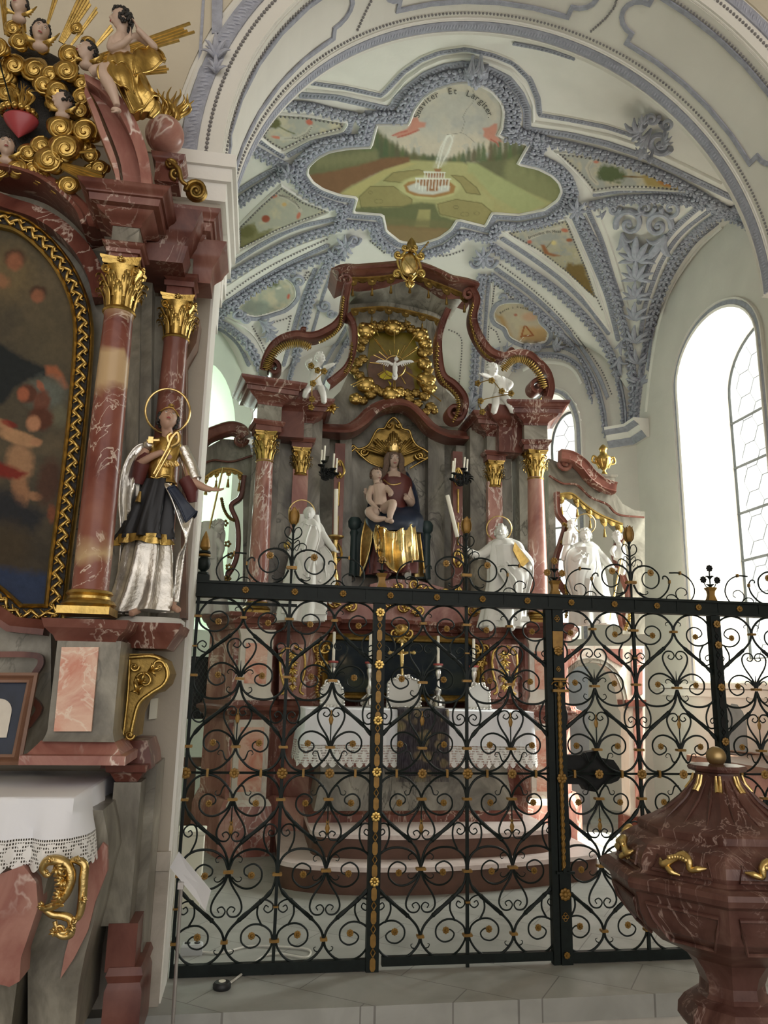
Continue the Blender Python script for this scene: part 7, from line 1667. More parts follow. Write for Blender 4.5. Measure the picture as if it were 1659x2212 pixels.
# painting with its carved gold frame
pt = thing('altar_painting', 'dark oil painting of cherubs and a robed figure in a carved gold frame', 'painting', PY(80, 1310, -.62))
PO = [(-40, 478), (0, 486), (45, 503), (90, 540), (128, 588), (152, 640), (162, 690), (163, 740), (150, 880), (132, 1040), (112, 1200), (100, 1310), (42, 1310), (0, 1272), (-40, 1240)]
def oil(X, Y):
    p = Paint(X, Y, (86, 78, 62)); p.mix(np.clip((fbm(X, Y, 70, 2)-.4)*2.5, 0, .8), (112, 98, 74)); p.mix(np.clip((Y-980)/250, 0, 1)*.7, (50, 44, 36)); p.mix(np.clip((700-Y)/250, 0, 1)*.5*(fbm(X, Y, 40, 9)), (104, 100, 82))
    p.ell(20, 590, 55, 60, (132, 112, 76), 0, .9, .6, 12); p.ell(110, 720, 60, 80, (98, 88, 66), 0, 1, .6, 10)
    F1 = (168, 116, 84)
    for (x, y, r) in ((32, 565, 18), (82, 640, 14)): p.ell(x, y-8, r*1.3, r*1.1, (84, 58, 42), 0, .5, .9, 3); p.ell(x, y, r, r*1.05, (160, 104, 76), 0, .5, .85, 3)
    p.ell(-5, 605, 26, 16, F1, 20, .6, .7, 4)
    p.poly([(-45, 740), (0, 742), (40, 768), (98, 795), (102, 815), (60, 820), (30, 840), (10, 870), (-45, 890)], (38, 42, 42), 5, 1, 3)
    p.poly([(98, 790), (120, 790), (135, 808), (148, 838), (138, 840), (118, 818), (100, 812)], (172, 104, 70), 4, .95, 2)
    p.ell(100, 850, 42, 34, (112, 118, 108), 0, .8, .8, 8); p.ell(130, 900, 20, 24, (120, 120, 98), 0, .8, .6, 6)
    p.ell(60, 850, 22, 20, (98, 56, 38), 0, .4, .95, 3); p.ell(50, 852, 13, 15, (176, 104, 74), 0, .5, .9, 2); p.ell(88, 834, 14, 7, (172, 104, 76), 60, .5, .9, 2); p.ell(90, 868, 17, 26, (118, 68, 48), 15, .5, .9, 4)
    p.ell(88, 905, 27, 25, (96, 54, 36), 0, .4, .95, 4); p.ell(72, 915, 15, 17, (196, 140, 104), 10, .5, .95, 2); p.ell(40, 945, 46, 15, (190, 146, 106), 18, .4, .95, 3); p.ell(8, 918, 22, 10, (190, 142, 104), 35, .5, .9, 3); p.ell(78, 955, 14, 8, (186, 136, 100), 0, .5, .9, 2)
    p.ell(42, 1000, 30, 42, (176, 134, 98), 0, .5, .95, 4); p.ell(44, 1060, 18, 34, (166, 120, 86), -10, .5, .9, 4); p.ell(76, 1072, 16, 9, (170, 124, 90), 10, .5, .9, 3); p.poly([(-45, 990), (0, 998), (60, 1022), (40, 1036), (0, 1030), (-45, 1015)], (130, 36, 26), 5, .95, 3); p.ell(20, 915, 18, 7, (140, 40, 28), 20, .6, .8, 3)
    p.ell(105, 1040, 24, 50, (84, 54, 40), 10, .6, .9, 6); p.ell(112, 1110, 10, 20, (140, 78, 50), 0, .6, .8, 3); p.poly([(-45, 1040), (20, 1060), (60, 1090), (100, 1110), (70, 1150), (0, 1130), (-45, 1120)], (32, 36, 44), 12, .85, 8); p.ell(20, 1180, 45, 50, (74, 60, 38), 0, .9, .7, 10)
    p.poly([(-45, 1215), (40, 1232), (108, 1240), (100, 1312), (42, 1312), (-45, 1240)], (44, 62, 96), 10, .85, 6); p.grain(9, .16, 3); p.grain(3, .06, 6); p.C *= .72; return p
painted('canvas', PO, lambda x, y, o=0: PY(x, y, -.64-o), 1.6, oil, 'oil_paint', 0, pt)
fr = [(-60, 468), (0, 478), (48, 492), (98, 530), (140, 582), (168, 640), (180, 690), (182, 745), (172, 880), (155, 1040), (134, 1200), (120, 1328), (40, 1328), (0, 1292), (-50, 1255)]
m_ = MB(); S = spline([PY(x, y, -.64) for x, y in fr[:12]], 6)+[PY(x, y, -.64) for x, y in fr[12:]]
m_.sweep([(-.033, 0), (-.033, .02), (.033, .02), (.033, 0)], S, (0, -1, 0)); fixn(m_.build('frame_ground', 'hair_dark', pt))
m_ = MB()
for o_, w in ((-.036, .008), (.036, .009)):
    m_.sweep([(o_-w, 0), (o_-w, .03), (o_, .04), (o_+w, .03), (o_+w, 0)], S, (0, -1, 0))
fixn(m_.build('frame_moulding', 'gold', pt)); m_ = MB(); Rr = resample(S, .034)
for i, p in enumerate(Rr[1:-1]):
    t = (Rr[i+2]-Rr[i]).normalized(); sd = t.cross(Vector((0, -1, 0))); s_ = 1 if i % 2 else -1; e = Vector((0, -.028, 0))
    m_.tube(spline([p-t*.024+sd*s_*.016+e, p+e*1.2+sd*s_*-.004, p+t*.02-sd*s_*.018+e, p+t*.030-sd*s_*.004+e, p+t*.018+sd*s_*.002+e], 4), [.006, .009, .007, .003], 6)
    m_.tube([p+e-t*.01, p+sd*s_*.02+e*1.3+t*.012], [.006, .003], 5); m_.ball(p+e*1.2+t*.016-sd*s_*.012, .006, 6, 5)
m_.build('carved_scrolls', 'gold', pt, 1.5)
# broken pediment scroll, ball and its block, flame ornament
def strip_px(Y, outer, inner, depth, nm, mat, off=0):
    m_ = MB(); O_ = spline([PY(x, y, Y-off) for x, y in outer], 6); I_ = spline([PY(x, y, Y-off) for x, y in inner], 6); n = min(len(O_), len(I_)); d = Vector((0, depth, 0))
    m_.grid([O_[:n], I_[:n], [p+d for p in I_[:n]], [p+d for p in O_[:n]], O_[:n]]); m_.f.append((0, n, 2*n, 3*n)); m_.f.append((n-1, 2*n-1, 3*n-1, 4*n-1)); return sp(m_, nm, mat)
strip_px(-.86, [(182, 160), (225, 188), (262, 225), (292, 280), (312, 335), (320, 400)], [(186, 185), (210, 225), (232, 275), (250, 320), (262, 360), (268, 410)], .30, 'pediment_scroll', 'marble_rose')
strip_px(-.93, [(182, 158), (228, 182), (268, 218), (300, 275), (320, 335), (328, 400)], [(184, 172), (222, 200), (254, 240), (280, 290), (298, 345), (306, 402)], .1, 'pediment_moulding', 'marble_rose')
strip_px(-.90, [(184, 185), (206, 228), (226, 280), (244, 325), (256, 365), (262, 410)], [(182, 200), (196, 235), (214, 285), (232, 330), (246, 368), (254, 410)], .1, 'pediment_moulding', 'marble_rose')
m_ = MB(); m_.ball(PY(356, 292, -.6), (PY(398, 292, -.6)-PY(356, 292, -.6)).length, 28, 20); sp(m_, 'marble_ball', 'marble_rose', 3)
p = PY(362, 395, -.6); m_ = MB(); stack(m_, p.x, -.58, .06, .06, [(p.z-.02, 0), (p.z+.07, 0)]+cym(p.z+.08, p.z+.11, .02)+[(p.z+.13, .025)]); sp(m_, 'ball_block', 'marble_red')
m_ = MB(); f_ = onY(-.62)
for (cx, cy, r, a0, tn) in ((424, 412, 22, PI, 1.7), (368, 355, 10, 0, -1.4), (380, 375, 12, PI*.5, 1.2)): volute(m_, f_, cx, cy, r, a0, tn, 6, .04, 28)
m_.tube(spline([f_(362, 345, .05), f_(385, 365, .06), f_(392, 390, .06), f_(405, 400, .06)], 5), [.008, .014, .012, .01], 7); m_.lathe([(.002, -.03), (.05, -.02), (.055, .02), (.002, .03)], f_(424, 412, -.0), 20, axis=(0, 1, 0)); sp(m_, 'gilt_scroll', 'gold_dull', 1.3)
fl = thing('flame_ornament', 'gilded flame finial rising behind the marble ball at the upper left', 'ornament', PY(370, 262, -.55)); m_ = MB()
for i in range(11):
    a = -1.2+i*.24; x0 = 366+(i-5)*4.5; L = 34+28*math.cos(a*1.1)+(8 if i % 2 else 0)
    pts = [PY(x0+(math.sin(j*1.7+i)*5)+(i-5)*j*1.3, 258-L*j/5, -.55-.02*math.sin(j+i)) for j in range(6)]; m_.tube(spline(pts, 3), [.007, .013, .013, .010, .006, .002], 7)
m_.build('flames', 'gold', fl, 1.4)
# storey under the columns
def pxbox(Y, x0, x1, y0, y1, depth, prof, mat, nm):
    a = PY(x0, (y0+y1)/2, Y); b_ = PY(x1, (y0+y1)/2, Y); zt = PY((x0+x1)/2, y0, Y).z; zb = PY((x0+x1)/2, y1, Y).z; m_ = MB(); stack(m_, (a.x+b_.x)/2, Y+depth/2, (b_.x-a.x)/2, depth/2, [(zb+(zt-zb)*q, e) for q, e in prof]); return sp(m_, nm, mat)
pxbox(-1.02, 108, 262, 1338, 1385, .30, [(0, -.02), (.25, -.01), (.35, .0), (.6, .02), (.7, .022), (1, .03)], 'marble_red', 'pedestal_cap')
pxbox(-1.00, 112, 252, 1383, 1602, .30, [(0, .012), (.06, .004), (.1, 0), (1, 0)], 'marble_grey', 'pedestal')
slab2(-1.004, [(133, 1398), (213, 1398), (197, 1580), (116, 1580)], .02, 'marble_panel', 'pedestal_inlay', .01)
pxbox(-1.02, 58, 262, 1602, 1652, .34, [(0, .02), (.4, .02), (.45, .0), (.9, -.03), (1, -.035)], 'marble_rose', 'pedestal_foot')
pxbox(-.78, 255, 380, 1345, 1400, .40, [(0, -.04), (.3, -.02), (.6, .0), (.7, .01), (1, .02)], 'marble_red', 'statue_bracket_cap')
pxbox(-.70, 235, 268, 1395, 1640, .30, [(0, .01), (.1, 0), (1, 0)], 'marble_grey', 'side_pedestal')
pxbox(-.72, 225, 325, 1600, 1660, .34, [(0, .01), (.5, .0), (1, -.02)], 'marble_red', 'side_pedestal_foot')
slab2(-.71, [(222, 1405), (228, 1405), (215, 1590), (209, 1590)], .02, 'marble_rose', 'side_inlay')
slab2(-.66, [(-120, 1330), (60, 1350), (110, 1360), (110, 1650), (-120, 1650)], .2, 'marble_grey', 'predella_wall')
m_ = MB(); mouldpx(m_, -.66, [(-60, 1275), (0, 1318), (40, 1345), (110, 1352)], 0, 0, False, prof=[(-.02, 0), (-.02, .06), (.02, .10), (.045, .10), (.045, 0)]); mouldpx(m_, -.70, [(-60, 1415), (70, 1415), (92, 1430), (75, 1460), (60, 1480), (68, 1505), (88, 1530), (70, 1560), (60, 1570)], 0, 0, True, prof=[(-.012, 0), (-.012, .03), (.012, .03), (.012, 0)]); sp(m_, 'predella_moulding', 'marble_red')
# gilded console bracket
m_ = MB(); q = [(268, 1412), (330, 1412), (355, 1425), (366, 1455), (358, 1478), (340, 1495), (322, 1500), (305, 1515), (292, 1545), (286, 1595), (266, 1600)]; slabpx(m_, -.76, q, .30); sp(m_, 'console_bracket', 'gold_dull')
m_ = MB(); f_ = onY(-.77)
gilt_run(m_, -.78, [(280, 1420), (330, 1418), (354, 1432), (362, 1458), (352, 1480), (325, 1498), (300, 1520), (288, 1560), (282, 1590)], .009); gilt_run(m_, -.78, [(280, 1425), (276, 1500), (266, 1590)], .006)
for (cx, cy, r, a0, tn) in ((312, 1470, 18, PI, 1.4), (342, 1440, 14, 0, -1.4), (290, 1440, 10, 0, 1.3), (280, 1588, 10, 0, 1.4)): volute(m_, f_, cx, cy, r, a0, tn, 4, .03)
for c, d in (((300, 1480), (.5, -1)), ((320, 1450), (1, -.3)), ((300, 1500), (-.4, -1))): acanth(m_, c, d, 30, f_, 3, .4, .03)
sp(m_, 'console_carving', 'gold', 1.3)
# table of the side altar
m_ = MB(); b0 = PY(228, 1700, -.72); stack(m_, -1.45, -.80, .79, .40, [(-.165, -.02), (.12, -.02), (.125, -.10), (.45, -.09), (.62, -.03), (.78, .0), (.90, -.01), (.93, .01), (.985, .012)]); sp(m_, 'mensa', 'marble_grey', .9)
m_ = MB(); fY = onY(-1.255)
m_.prism([fY(-60, 1890), fY(0, 1888), fY(50, 1870), fY(78, 1905), fY(82, 1960), fY(62, 2020), (fY(45, 2070)), fY(42, 2120), fY(20, 2132), fY(-60, 2110)], (0, .12, 0)); sp(m_, 'mensa_inlay', 'marble_rose')
pxbox(-.78, 238, 308, 1652, 1690, .3, [(0, -.02), (.5, 0), (.6, .015), (1, .02)], 'marble_red', 'corner_cap')
pxbox(-.76, 232, 292, 1690, 2000, .3, [(0, 0), (1, 0)], 'marble_grey', 'corner_pier'); pxbox(-.77, 228, 298, 2090, 2260, .3, [(0, .01), (.7, .01), (.8, 0), (.9, .01), (1, 0)], 'marble_red', 'corner_foot'); pxbox(-.765, 230, 294, 1995, 2100, .3, [(0, 0), (1, 0)], 'marble_red', 'corner_block')
pxbox(-.60, 268, 318, 1650, 2200, .28, [(0, 0), (1, 0)], 'marble_grey', 'outer_corner_pier'); slab2(-.605, [(285, 1700), (308, 1700), (282, 2090), (262, 2090)], .02, 'marble_rose', 'corner_inlay')
m_ = MB(); m_.prism([PY(x, y, -1.05) for x, y in ((222, 1820), (232, 1830), (232, 1880), (205, 1950), (190, 2010), (160, 2070), (130, 2115), (140, 2060), (168, 1960), (185, 1880))], (0, .03, 0)); sp(m_, 'mensa_side_inlay', 'marble_rose')
m_ = MB(); m_.prism([PY(x, y, -1.03) for x, y in ((222, 1750), (232, 1800), (236, 1850), (222, 1900), (206, 1980), (184, 2060), (170, 2130), (158, 2260), (60, 2260), (60, 1750))], (0, .45, 0)); sp(m_, 'mensa_side', 'marble_grey')
t_ = thing('switch_plate', 'small white switch plate on the pier behind the gilded console', 'switch', PY(330, 1530, -.31)); m_ = MB(); m_.prism([PY(x, y, -.33) for x, y in ((325, 1510), (341, 1508), (338, 1552), (321, 1554))], (0, .025, 0)); m_.build('plate', 'plastic_cream', t_)
# big gilded rocaille on the table corner
gm = thing('gilt_rocaille', 'bright gilded C-scroll ornament on the corner of the side altar table', 'ornament', PY(130, 1950, -1.27)); m_ = MB(); f_ = onY(-1.27)
gilt_run(m_, -1.30, [(104, 1892), (92, 1878), (100, 1862), (120, 1858), (140, 1866), (152, 1885), (150, 1910), (138, 1935), (118, 1955), (95, 1962), (84, 1960)], [.008, .016, .019, .018, .015, .006]); gilt_run(m_, -1.29, [(150, 1862), (165, 1858), (182, 1868), (180, 1900), (178, 1940), (172, 1975), (160, 1990)], [.008, .014, .016, .014, .008])
gilt_run(m_, -1.29, [(95, 1962), (112, 1975), (135, 1978), (152, 1985), (155, 2005), (150, 2020), (132, 2022), (118, 2010)], [.010, .014, .013, .008]); gilt_run(m_, -1.29, [(118, 1990), (125, 2010), (140, 2015), (152, 2000)], .008)
for i in range(9): p0 = f_(128+6*math.sin(i*.5), 1880+i*9, .03); m_.tube([p0-Vector((.02, 0, .004)), p0+Vector((.0, -.02, 0)), p0+Vector((.02, 0, -.006))], [.004, .008, .004], 6)
for (cx, cy, r, a0, tn) in ((100, 1885, 9, 0, 1.3), (132, 1862, 7, 0, 1.2), (158, 1990, 9, PI, 1.3), (128, 2008, 9, 0, -1.3)): volute(m_, f_, cx, cy, r, a0, tn, 4, .03)
for c, d, s_ in (((110, 1862), (-.4, -1), 14), ((165, 1860), (.3, -1), 12), ((95, 1955), (-1, .3), 16), ((140, 1900), (-1, .6), 26), ((135, 1930), (-1, .6), 24), ((150, 2000), (.6, 1), 18), ((122, 2012), (-1, .4), 18), ((176, 1940), (.6, .8), 16), ((118, 1870), (.8, 1), 30)): acanth(m_, c, d, s_, f_, 5, .7, .035)
m_.build('gilt_scrolls', 'gold_bright', gm, 1.4)
tablecloth('altar_cloth', 'white linen cloth with crochet lace hem on the side altar table, lower left', -2.1, -.60, -1.235, -.45, .99, .235, .105, 0, wav=.016, rep=.105)
# framed picture leaning on the side altar
pf = thing('framed_picture', 'small brown framed portrait print standing on the side altar at the left edge', 'picture', PY(20, 1640, -.92)); m_ = MB(); q = [PY(x, y, -.95) for x, y in ((-70, 1465), (62, 1465), (38, 1640), (-70, 1640))]; P4 = [Vector((q[0].x, -.88, q[0].z)), Vector((q[1].x, -.88, q[1].z)), Vector((q[2].x, -.96, q[2].z)), Vector((q[0].x, -.96, q[3].z))]
m_.sweep([(-.02, 0), (-.02, .015), (-.008, .02), (0, .01), (.008, .018), (.018, .015), (.018, 0)], P4, (0, -1, 0), True); fixn(m_.build('frame', 'frame_brown', pf)); m_ = MB(); m_.prism([p+Vector((0, .004, 0)) for p in P4], (0, .008, 0)); m_.build('mount', 'cloth_blue', pf)
m_ = MB(); c = (P4[0]+P4[1]+P4[2]+P4[3])/4; X_ = (P4[1]-P4[0]).normalized(); Z_ = (P4[0]-P4[3]).normalized(); A_ = [c+X_*(.055*math.cos(a)+.0)+Z_*(.02+.055*math.sin(a)) for a in [i*PI/16 for i in range(17)]]+[c-X_*.055-Z_*.075, c+X_*.055-Z_*.075]; m_.prism([p+Vector((0, -.002, 0)) for p in A_], (0, .003, 0)); m_.build('print', 'marble_pale', pf)

# --- the patrician saint on the bracket
f = onY(-.66); k = px_k(f, 330, 1100)
t = thing('soldier_saint_statue', 'silver and gold saint in armour, arm held out, on the side altar', 'statue', f(320, 1335))
b_ = MB(); robe(b_, f, [(322, 1150, 44, 10, 28), (318, 1200, 52, 10, 32), (312, 1250, 56, 10, 34), (306, 1295, 62, 10, 36), (300, 1322, 64, 10, 38)], 8, .20, 51, hem=3); b_.build('tunic', 'silver_old', t, 1.2)
b_ = MB(); robe(b_, f, [(345, 1040, 30, 12, 22), (340, 1070, 38, 12, 27), (330, 1110, 46, 12, 32), (318, 1150, 52, 12, 36), (312, 1168, 56, 12, 38)], 9, .17, 53, hem=3); b_.build('skirt', 'cloth_black', t, 1.2)
b_ = MB(); robe(b_, f, [(312, 1160, 56.5, 12, 38.5), (308, 1180, 59, 12, 40)], 9, .17, 53, hem=3, cap=False); b_.build('skirt_hem', 'gold', t, 1.2)
b_ = MB(); robe(b_, f, [(363, 948, 18, 10, 12), (362, 962, 30, 10, 18), (356, 985, 32, 12, 21), (350, 1010, 29, 12, 20), (350, 1035, 27, 12, 19), (352, 1048, 31, 12, 21)], 4, .03, 55); 
b_.tube([PV(f, 326+i*7, 1030+3*math.sin(i), 32) for i in range(7)], .006, 6); b_.build('cuirass', 'gold', t, 1.2)
b_ = MB()
for i in range(6): a = i*.5; b_.tube(spline([PV(f, 352+i*6, 1008, 36), PV(f, 350+i*6, 1000-4*(i % 2), 38), PV(f, 356+i*6, 1006, 37)], 4), .006, 6)
for q in ((370, 1046), (380, 1049)): b_.ball(PV(f, *q, 32), .006, 6, 5)
b_.build('cuirass_ornament', 'gold_bright', t)
b_ = MB(); drape(b_, f, [[(330, 958, 0), (295, 965, 4), (268, 1010, 6), (258, 1080, 8), (262, 1150, 6), (256, 1240, 4), (240, 1320, 4)], [(335, 965, 10), (305, 985, 20), (288, 1030, 24), (284, 1080, 20), (282, 1150, 14), (272, 1240, 12), (262, 1325, 12)], [(322, 975, 0), (310, 1000, 4), (312, 1050, 2), (310, 1100, -4), (300, 1160, -6), (288, 1240, -4), (285, 1325, 0)]], .010, 5, .012, 4)
drape(b_, f, [[(392, 960, 4), (408, 985, 8), (418, 1015, 10), (428, 1035, 10)], [(388, 990, -2), (400, 1020, 0), (408, 1050, 2), (415, 1075, 6)]], .010, 5, .008, 2)
drape(b_, f, [[(355, 1045, 34), (372, 1080, 38), (390, 1130, 34), (402, 1170, 26), (385, 1210, 16), (375, 1300, 8)], [(365, 1045, 26), (395, 1075, 30), (415, 1110, 26), (400, 1180, 12), (392, 1240, 6), (385, 1300, 4)]], .010, 5, .016, 4)
b_.build('mantle', 'silver', t, 1.2)
b_ = MB(); drape(b_, f, [[(362, 1055, 42), (385, 1090, 50), (402, 1128, 46)], [(375, 1050, 40), (405, 1085, 50), (424, 1105, 46)], [(380, 1052, 20), (408, 1092, 24), (420, 1118, 30)]], .010, 5, .004, 2); b_.build('mantle_lining', 'cloth_blue', t, 1.2)
b_ = MB(); limb(b_, f, [(318, 985, 12), (306, 1005, 16), (296, 1045, 10)], [15, 18, 15]); limb(b_, f, [(400, 1035, 10), (412, 1058, 12), (416, 1085, 8)], [16, 16, 10]); b_.build('sleeve_lining', 'cloth_red', t)
b_ = MB(); b_.ball(PV(f, 322, 962, 12), (15*k, 13*k, 12*k), 14, 10); limb(b_, f, [(394, 968, 8), (410, 1000, 8), (422, 1035, 12)], [13, 14, 14]); b_.build('shoulder_plate', 'silver', t)
R = rotm(14, 22, 8); c = PV(f, 363, 907, 20); hr = 29*k; s_ = MB(); head_into(s_, c, hr, R, PV(f, 363, 950, 10), thin=.95); limb(s_, f, [(363, 950, 8), (356, 1000, 8), (350, 1040, 8)], [16, 20, 20])
limb(s_, f, [(316, 972, 14), (300, 1000, 22), (330, 985, 38), (352, 976, 44)], [10, 9, 8, 6.5]); hand_into(s_, PV(f, 348, 976, 44), PV(f, 378, 995, 44), (0, 1, -.2), 32*k, .45, -1)
limb(s_, f, [(404, 990, 6), (414, 1035, 10), (438, 1052, 16), (456, 1058, 20)], [11, 10, 8.5, 6.5]); hand_into(s_, PV(f, 452, 1057, 20), PV(f, 494, 1060, 24), (0, -.5, .8), 40*k, .25)
for (x, y, o, x2) in ((300, 1318, 30, 282), (372, 1310, 14, 386)): limb(s_, f, [(x+6, y-20, o-20), (x, y-2, o-6), (x2, y+8, o+22)], [10, 9, 7])
sculpt(s_, 'body', 'skin', t, .0045, 2); face_paint(t, c, hr, R)
b_ = MB(); rd = random.Random(3)
for i in range(70):
    a = rd.uniform(PI*.92, 2.08*PI); z = rd.uniform(-.45, .5); b_.ball(hd((math.cos(a)*.72, math.sin(a)*.75, z), c, hr, R), hr*.14, 7, 5)
for s1 in (-1, 1):
    for i in range(7): b_.ball(hd((s1*(.72+.05*(i % 2)), .12-.05*i, .3-i*.13), c, hr, R), hr*.13, 7, 5)
b_.build('hair', 'hair_dark', t)
b_ = MB(); b_.ball(hd((0, -.12, .42), c, hr, R), (hr*.72, hr*.8, hr*.62), 18, 12); b_.tube([hd((.74*math.sin(a), .80*math.cos(a), .52+.10*math.cos(a*3)), c, hr, R) for a in [-1.9+i*.19 for i in range(21)]], hr*.06, 6)
for i in range(9): b_.tube([hd((.2*math.cos(a_), .72, .85+.2*math.sin(a_)), c, hr, R) for a_ in (i*.7, i*.7+.7)], hr*.05, 6)
b_.ball(hd((0, .72, .86), c, hr, R), hr*.12, 8, 6); b_.build('helmet', 'gold', t); halo(t, f, 362, 888, 48, 2, 2.6)
b_ = MB(); b_.tube([PV(f, 332, 1024, 48), PV(f, 362, 968, 52)], .006, 7); b_.tube([PV(f, 336, 1030, 46), PV(f, 368, 972, 50)], .005, 7); b_.tube(spline([PV(f, 362, 968, 52), PV(f, 372, 945, 54), PV(f, 384, 935, 52), PV(f, 386, 955, 50), PV(f, 370, 966, 50)], 4), .009, 7); b_.tube(spline([PV(f, 366, 960, 52), PV(f, 362, 944, 54), PV(f, 370, 936, 52)], 4), .008, 7); b_.build('gilt_staff', 'gold_bright', t)
b_ = MB(); b_.box((-.011, -.011, -.03), (.011, .011, .0)); b_.v = [v+PV(f, 328, 958, 16)+Vector((0, -.03, .02)) for v in b_.v]; b_.tube([PV(f, 318, 952, 30), PV(f, 345, 950, 32)], .009, 6); b_.tube([PV(f, 303, 1062, 40), PV(f, 298, 1085, 42)], [.006, .014], 7); b_.build('clasps', 'gold_bright', t)
b_ = MB(); z0 = f(320, 1352).z; p = f(325, 1340); b_.lathe([(.15, z0), (.15, z0+.02), (.13, z0+.035)], (p.x, -.66, 0), 20, ay=.6); b_.build('statue_base', 'statue_grey', t)

# ================= CLOUD GLORY AND ANGEL (top left) =================
gy = thing('cloud_glory', 'gilded cloud wreath with swirling curls and ray bundles around the red heart, top left', 'ornament', PY(120, 300, -.72)); f = onY(-.70); k = px_k(f, 120, 250)
for i, (x, y, r, o) in enumerate([(28, 60, 20, 0), (42, 88, 22, 6), (-8, 100, 26, 4), (86, 92, 24, 10), (150, 118, 26, 4), (143, 152, 27, 10), (108, 160, 22, 0), (95, 182, 24, 2), (122, 195, 26, 6), (175, 178, 20, 0), (176, 210, 22, 2), (130, 275, 30, 14), (182, 283, 32, 12), (142, 320, 36, 24), (106, 345, 32, 22), (180, 318, 22, 0), (88, 315, 24, 8), (215, 362, 20, 10), (196, 368, 18, 4), (148, 400, 24, 24), (128, 404, 20, 10), (38, 362, 22, 16), (70, 365, 18, 12), (-5, 365, 24, 12), (120, 225, 22, -6), (30, 140, 30, -20), (75, 150, 32, -20), (0, 160, 34, -24), (15, 200, 26, -26), (60, 330, 24, 0), (195, 335, 20, 2), (172, 240, 22, 2), (190, 90, 16, -4), (165, 60, 14, -4), (205, 130, 18, -4), (90, 380, 20, 10)]):
    m_ = MB(); c = f(x, y, o*k); m_.ball(c, (r*k, r*k*.5, r*k*.92), 16, 11)
    for s_ in (0.35, 2.2, 4.1): m_.ball(c+Vector((math.cos(s_+i)*r*k*.6, .012, math.sin(s_+i)*r*k*.55)), (r*k*.62, r*k*.4, r*k*.6), 12, 8)
    dr_ = 1 if i % 2 else -1; n = 26; pts = []; rr = []
    for j in range(n):
        q = j/(n-1); a = i*1.1+dr_*q*2*PI*2.0; R_ = r*(.93-.85*q); pts.append(f(x+R_*math.cos(a), y+R_*.92*math.sin(a), (o+r*.45*math.sqrt(max(0, 1-(R_/r)**2))+1)*k)); rr.append(r*k*(.13-.05*q))
    m_.tube(pts, rr, 7); m_.build('cloud', 'gold', gy, 1.2)
def raybundle(p0, p1, n, w, off=-.02):
    m_ = MB(); dx, dy = p1[0]-p0[0], p1[1]-p0[1]; L = math.hypot(dx, dy); nx, ny = -dy/L, dx/L
    for i in range(n):
        t = (i-(n-1)/2); e = 1-.10*abs(t)-.06*(i % 2); m_.tube([f(p0[0]+nx*t*w*.35, p0[1]+ny*t*w*.35, off), f(p0[0]+dx*e+nx*t*w, p0[1]+dy*e+ny*t*w, off+.01)], [w*k*.30, w*k*.52], 5)
    m_.build('ray_bundle', 'gold', gy)
for a, b_, n, w in (((12, 75), (6, -10), 3, 5), ((132, 92), (195, -20), 5, 7), ((100, 60), (122, -10), 2, 6), ((152, 100), (214, 14), 2, 6), ((160, 140), (425, 50), 2, 8), ((200, 108), (245, 55), 2, 7), ((210, 135), (430, 62), 4, 7), ((250, 165), (372, 148), 3, 6), ((55, 70), (48, 30), 2, 6)): raybundle(a, b_, n, w)
raybundle((134, 358), (236, 398), 5, 8, .07); raybundle((165, 330), (210, 325), 2, 5, .06)
m_ = MB(); m_.ball(f(45, 210, -.10), (.34, .02, .30), 24, 10); m_.build('dark_backing', 'hair_dark', gy)  # flat dark disc behind the clouds
# the red heart
ht = thing('sacred_heart', 'red heart with gilt rose wreath and flames inside the cloud glory', 'ornament', f(44, 300)); m_ = MB()
m_.lathe([(.0, -.0), (.01*1, .008), (.035, .035), (.06, .062), (.078, .09), (.082, .105), (.07, .118), (.02, .125)], f(40, 298, -.0), 26, ay=.7); m_.build('heart', 'heart_red', ht); m_ = MB()
for i in range(16):
    a = i*PI/8; p = f(40, 246, 0)+Vector((.078*math.cos(a), .055*math.sin(a), 0)); m_.ball(p, .016, 9, 7); m_.tube([p+Vector((.012*math.cos(b), -.012, .012*math.sin(b))) for b in [j*.9 for j in range(8)]], .003, 5)
m_.build('rose_wreath', 'gold', ht); m_ = MB()
for i in range(11): t_ = (i-5)/5; m_.tube(spline([f(45+t_*8, 235, 0), f(45+t_*26+3*math.sin(i*2), 212, .01*math.cos(i)), f(45+t_*20-4*math.sin(i*2), 198, 0), f(45+t_*34, 175+abs(t_)*22, 0)], 4), [.006, .009, .006, .001], 6)
m_.build('flames', 'gold', ht)
m_ = MB(); m_.tube([f(-5, 120, .03), f(28, 238, .03)], .004, 6); th_ = thing('lance', 'thin dark lance piercing the red heart', 'lance', f(28, 238)); m_.build('shaft', 'iron', th_)
def cherub(x, y, r, o, look, label, hair_m='hair_dark'):
    t = thing('cherub_head', label, 'cherub', f(x, y+r)); c = f(x, y, o*k); s_ = MB(); R = rotm(*look); head_into(s_, c, r*k, R, c+Vector((0, .02, -r*k*1.15))); s_.ball(c+Vector((0, .02, -r*k*1.2)), (r*k*.7, r*k*.5, r*k*.4), 10, 8); sculpt(s_, 'head', 'skin_pale', t, .0045, 2)
    if abs(look[0]) < 60: face_paint(t, c, r*k, R)
    b_ = MB(); curls(b_, c, r*k, R, 130, int(x+y+99), .15, -.4, .2); b_.build('hair', hair_m, t)
    b_ = MB()
    for s1 in (-1, 1):
        for j in range(5): b_.tube(spline([c+Vector((s1*r*k*.3, 0, -r*k*1.0)), c+Vector((s1*r*k*(.8+.1*j), -.01, -r*k*(1.1-.12*j))), c+Vector((s1*r*k*(1.1+.12*j), 0, -r*k*(1.2-.35*j)))], 4), [r*k*.1, r*k*.15, r*k*.05], 6, flat=.5)
    b_.build('wings', 'gold', t, 1.2); return t
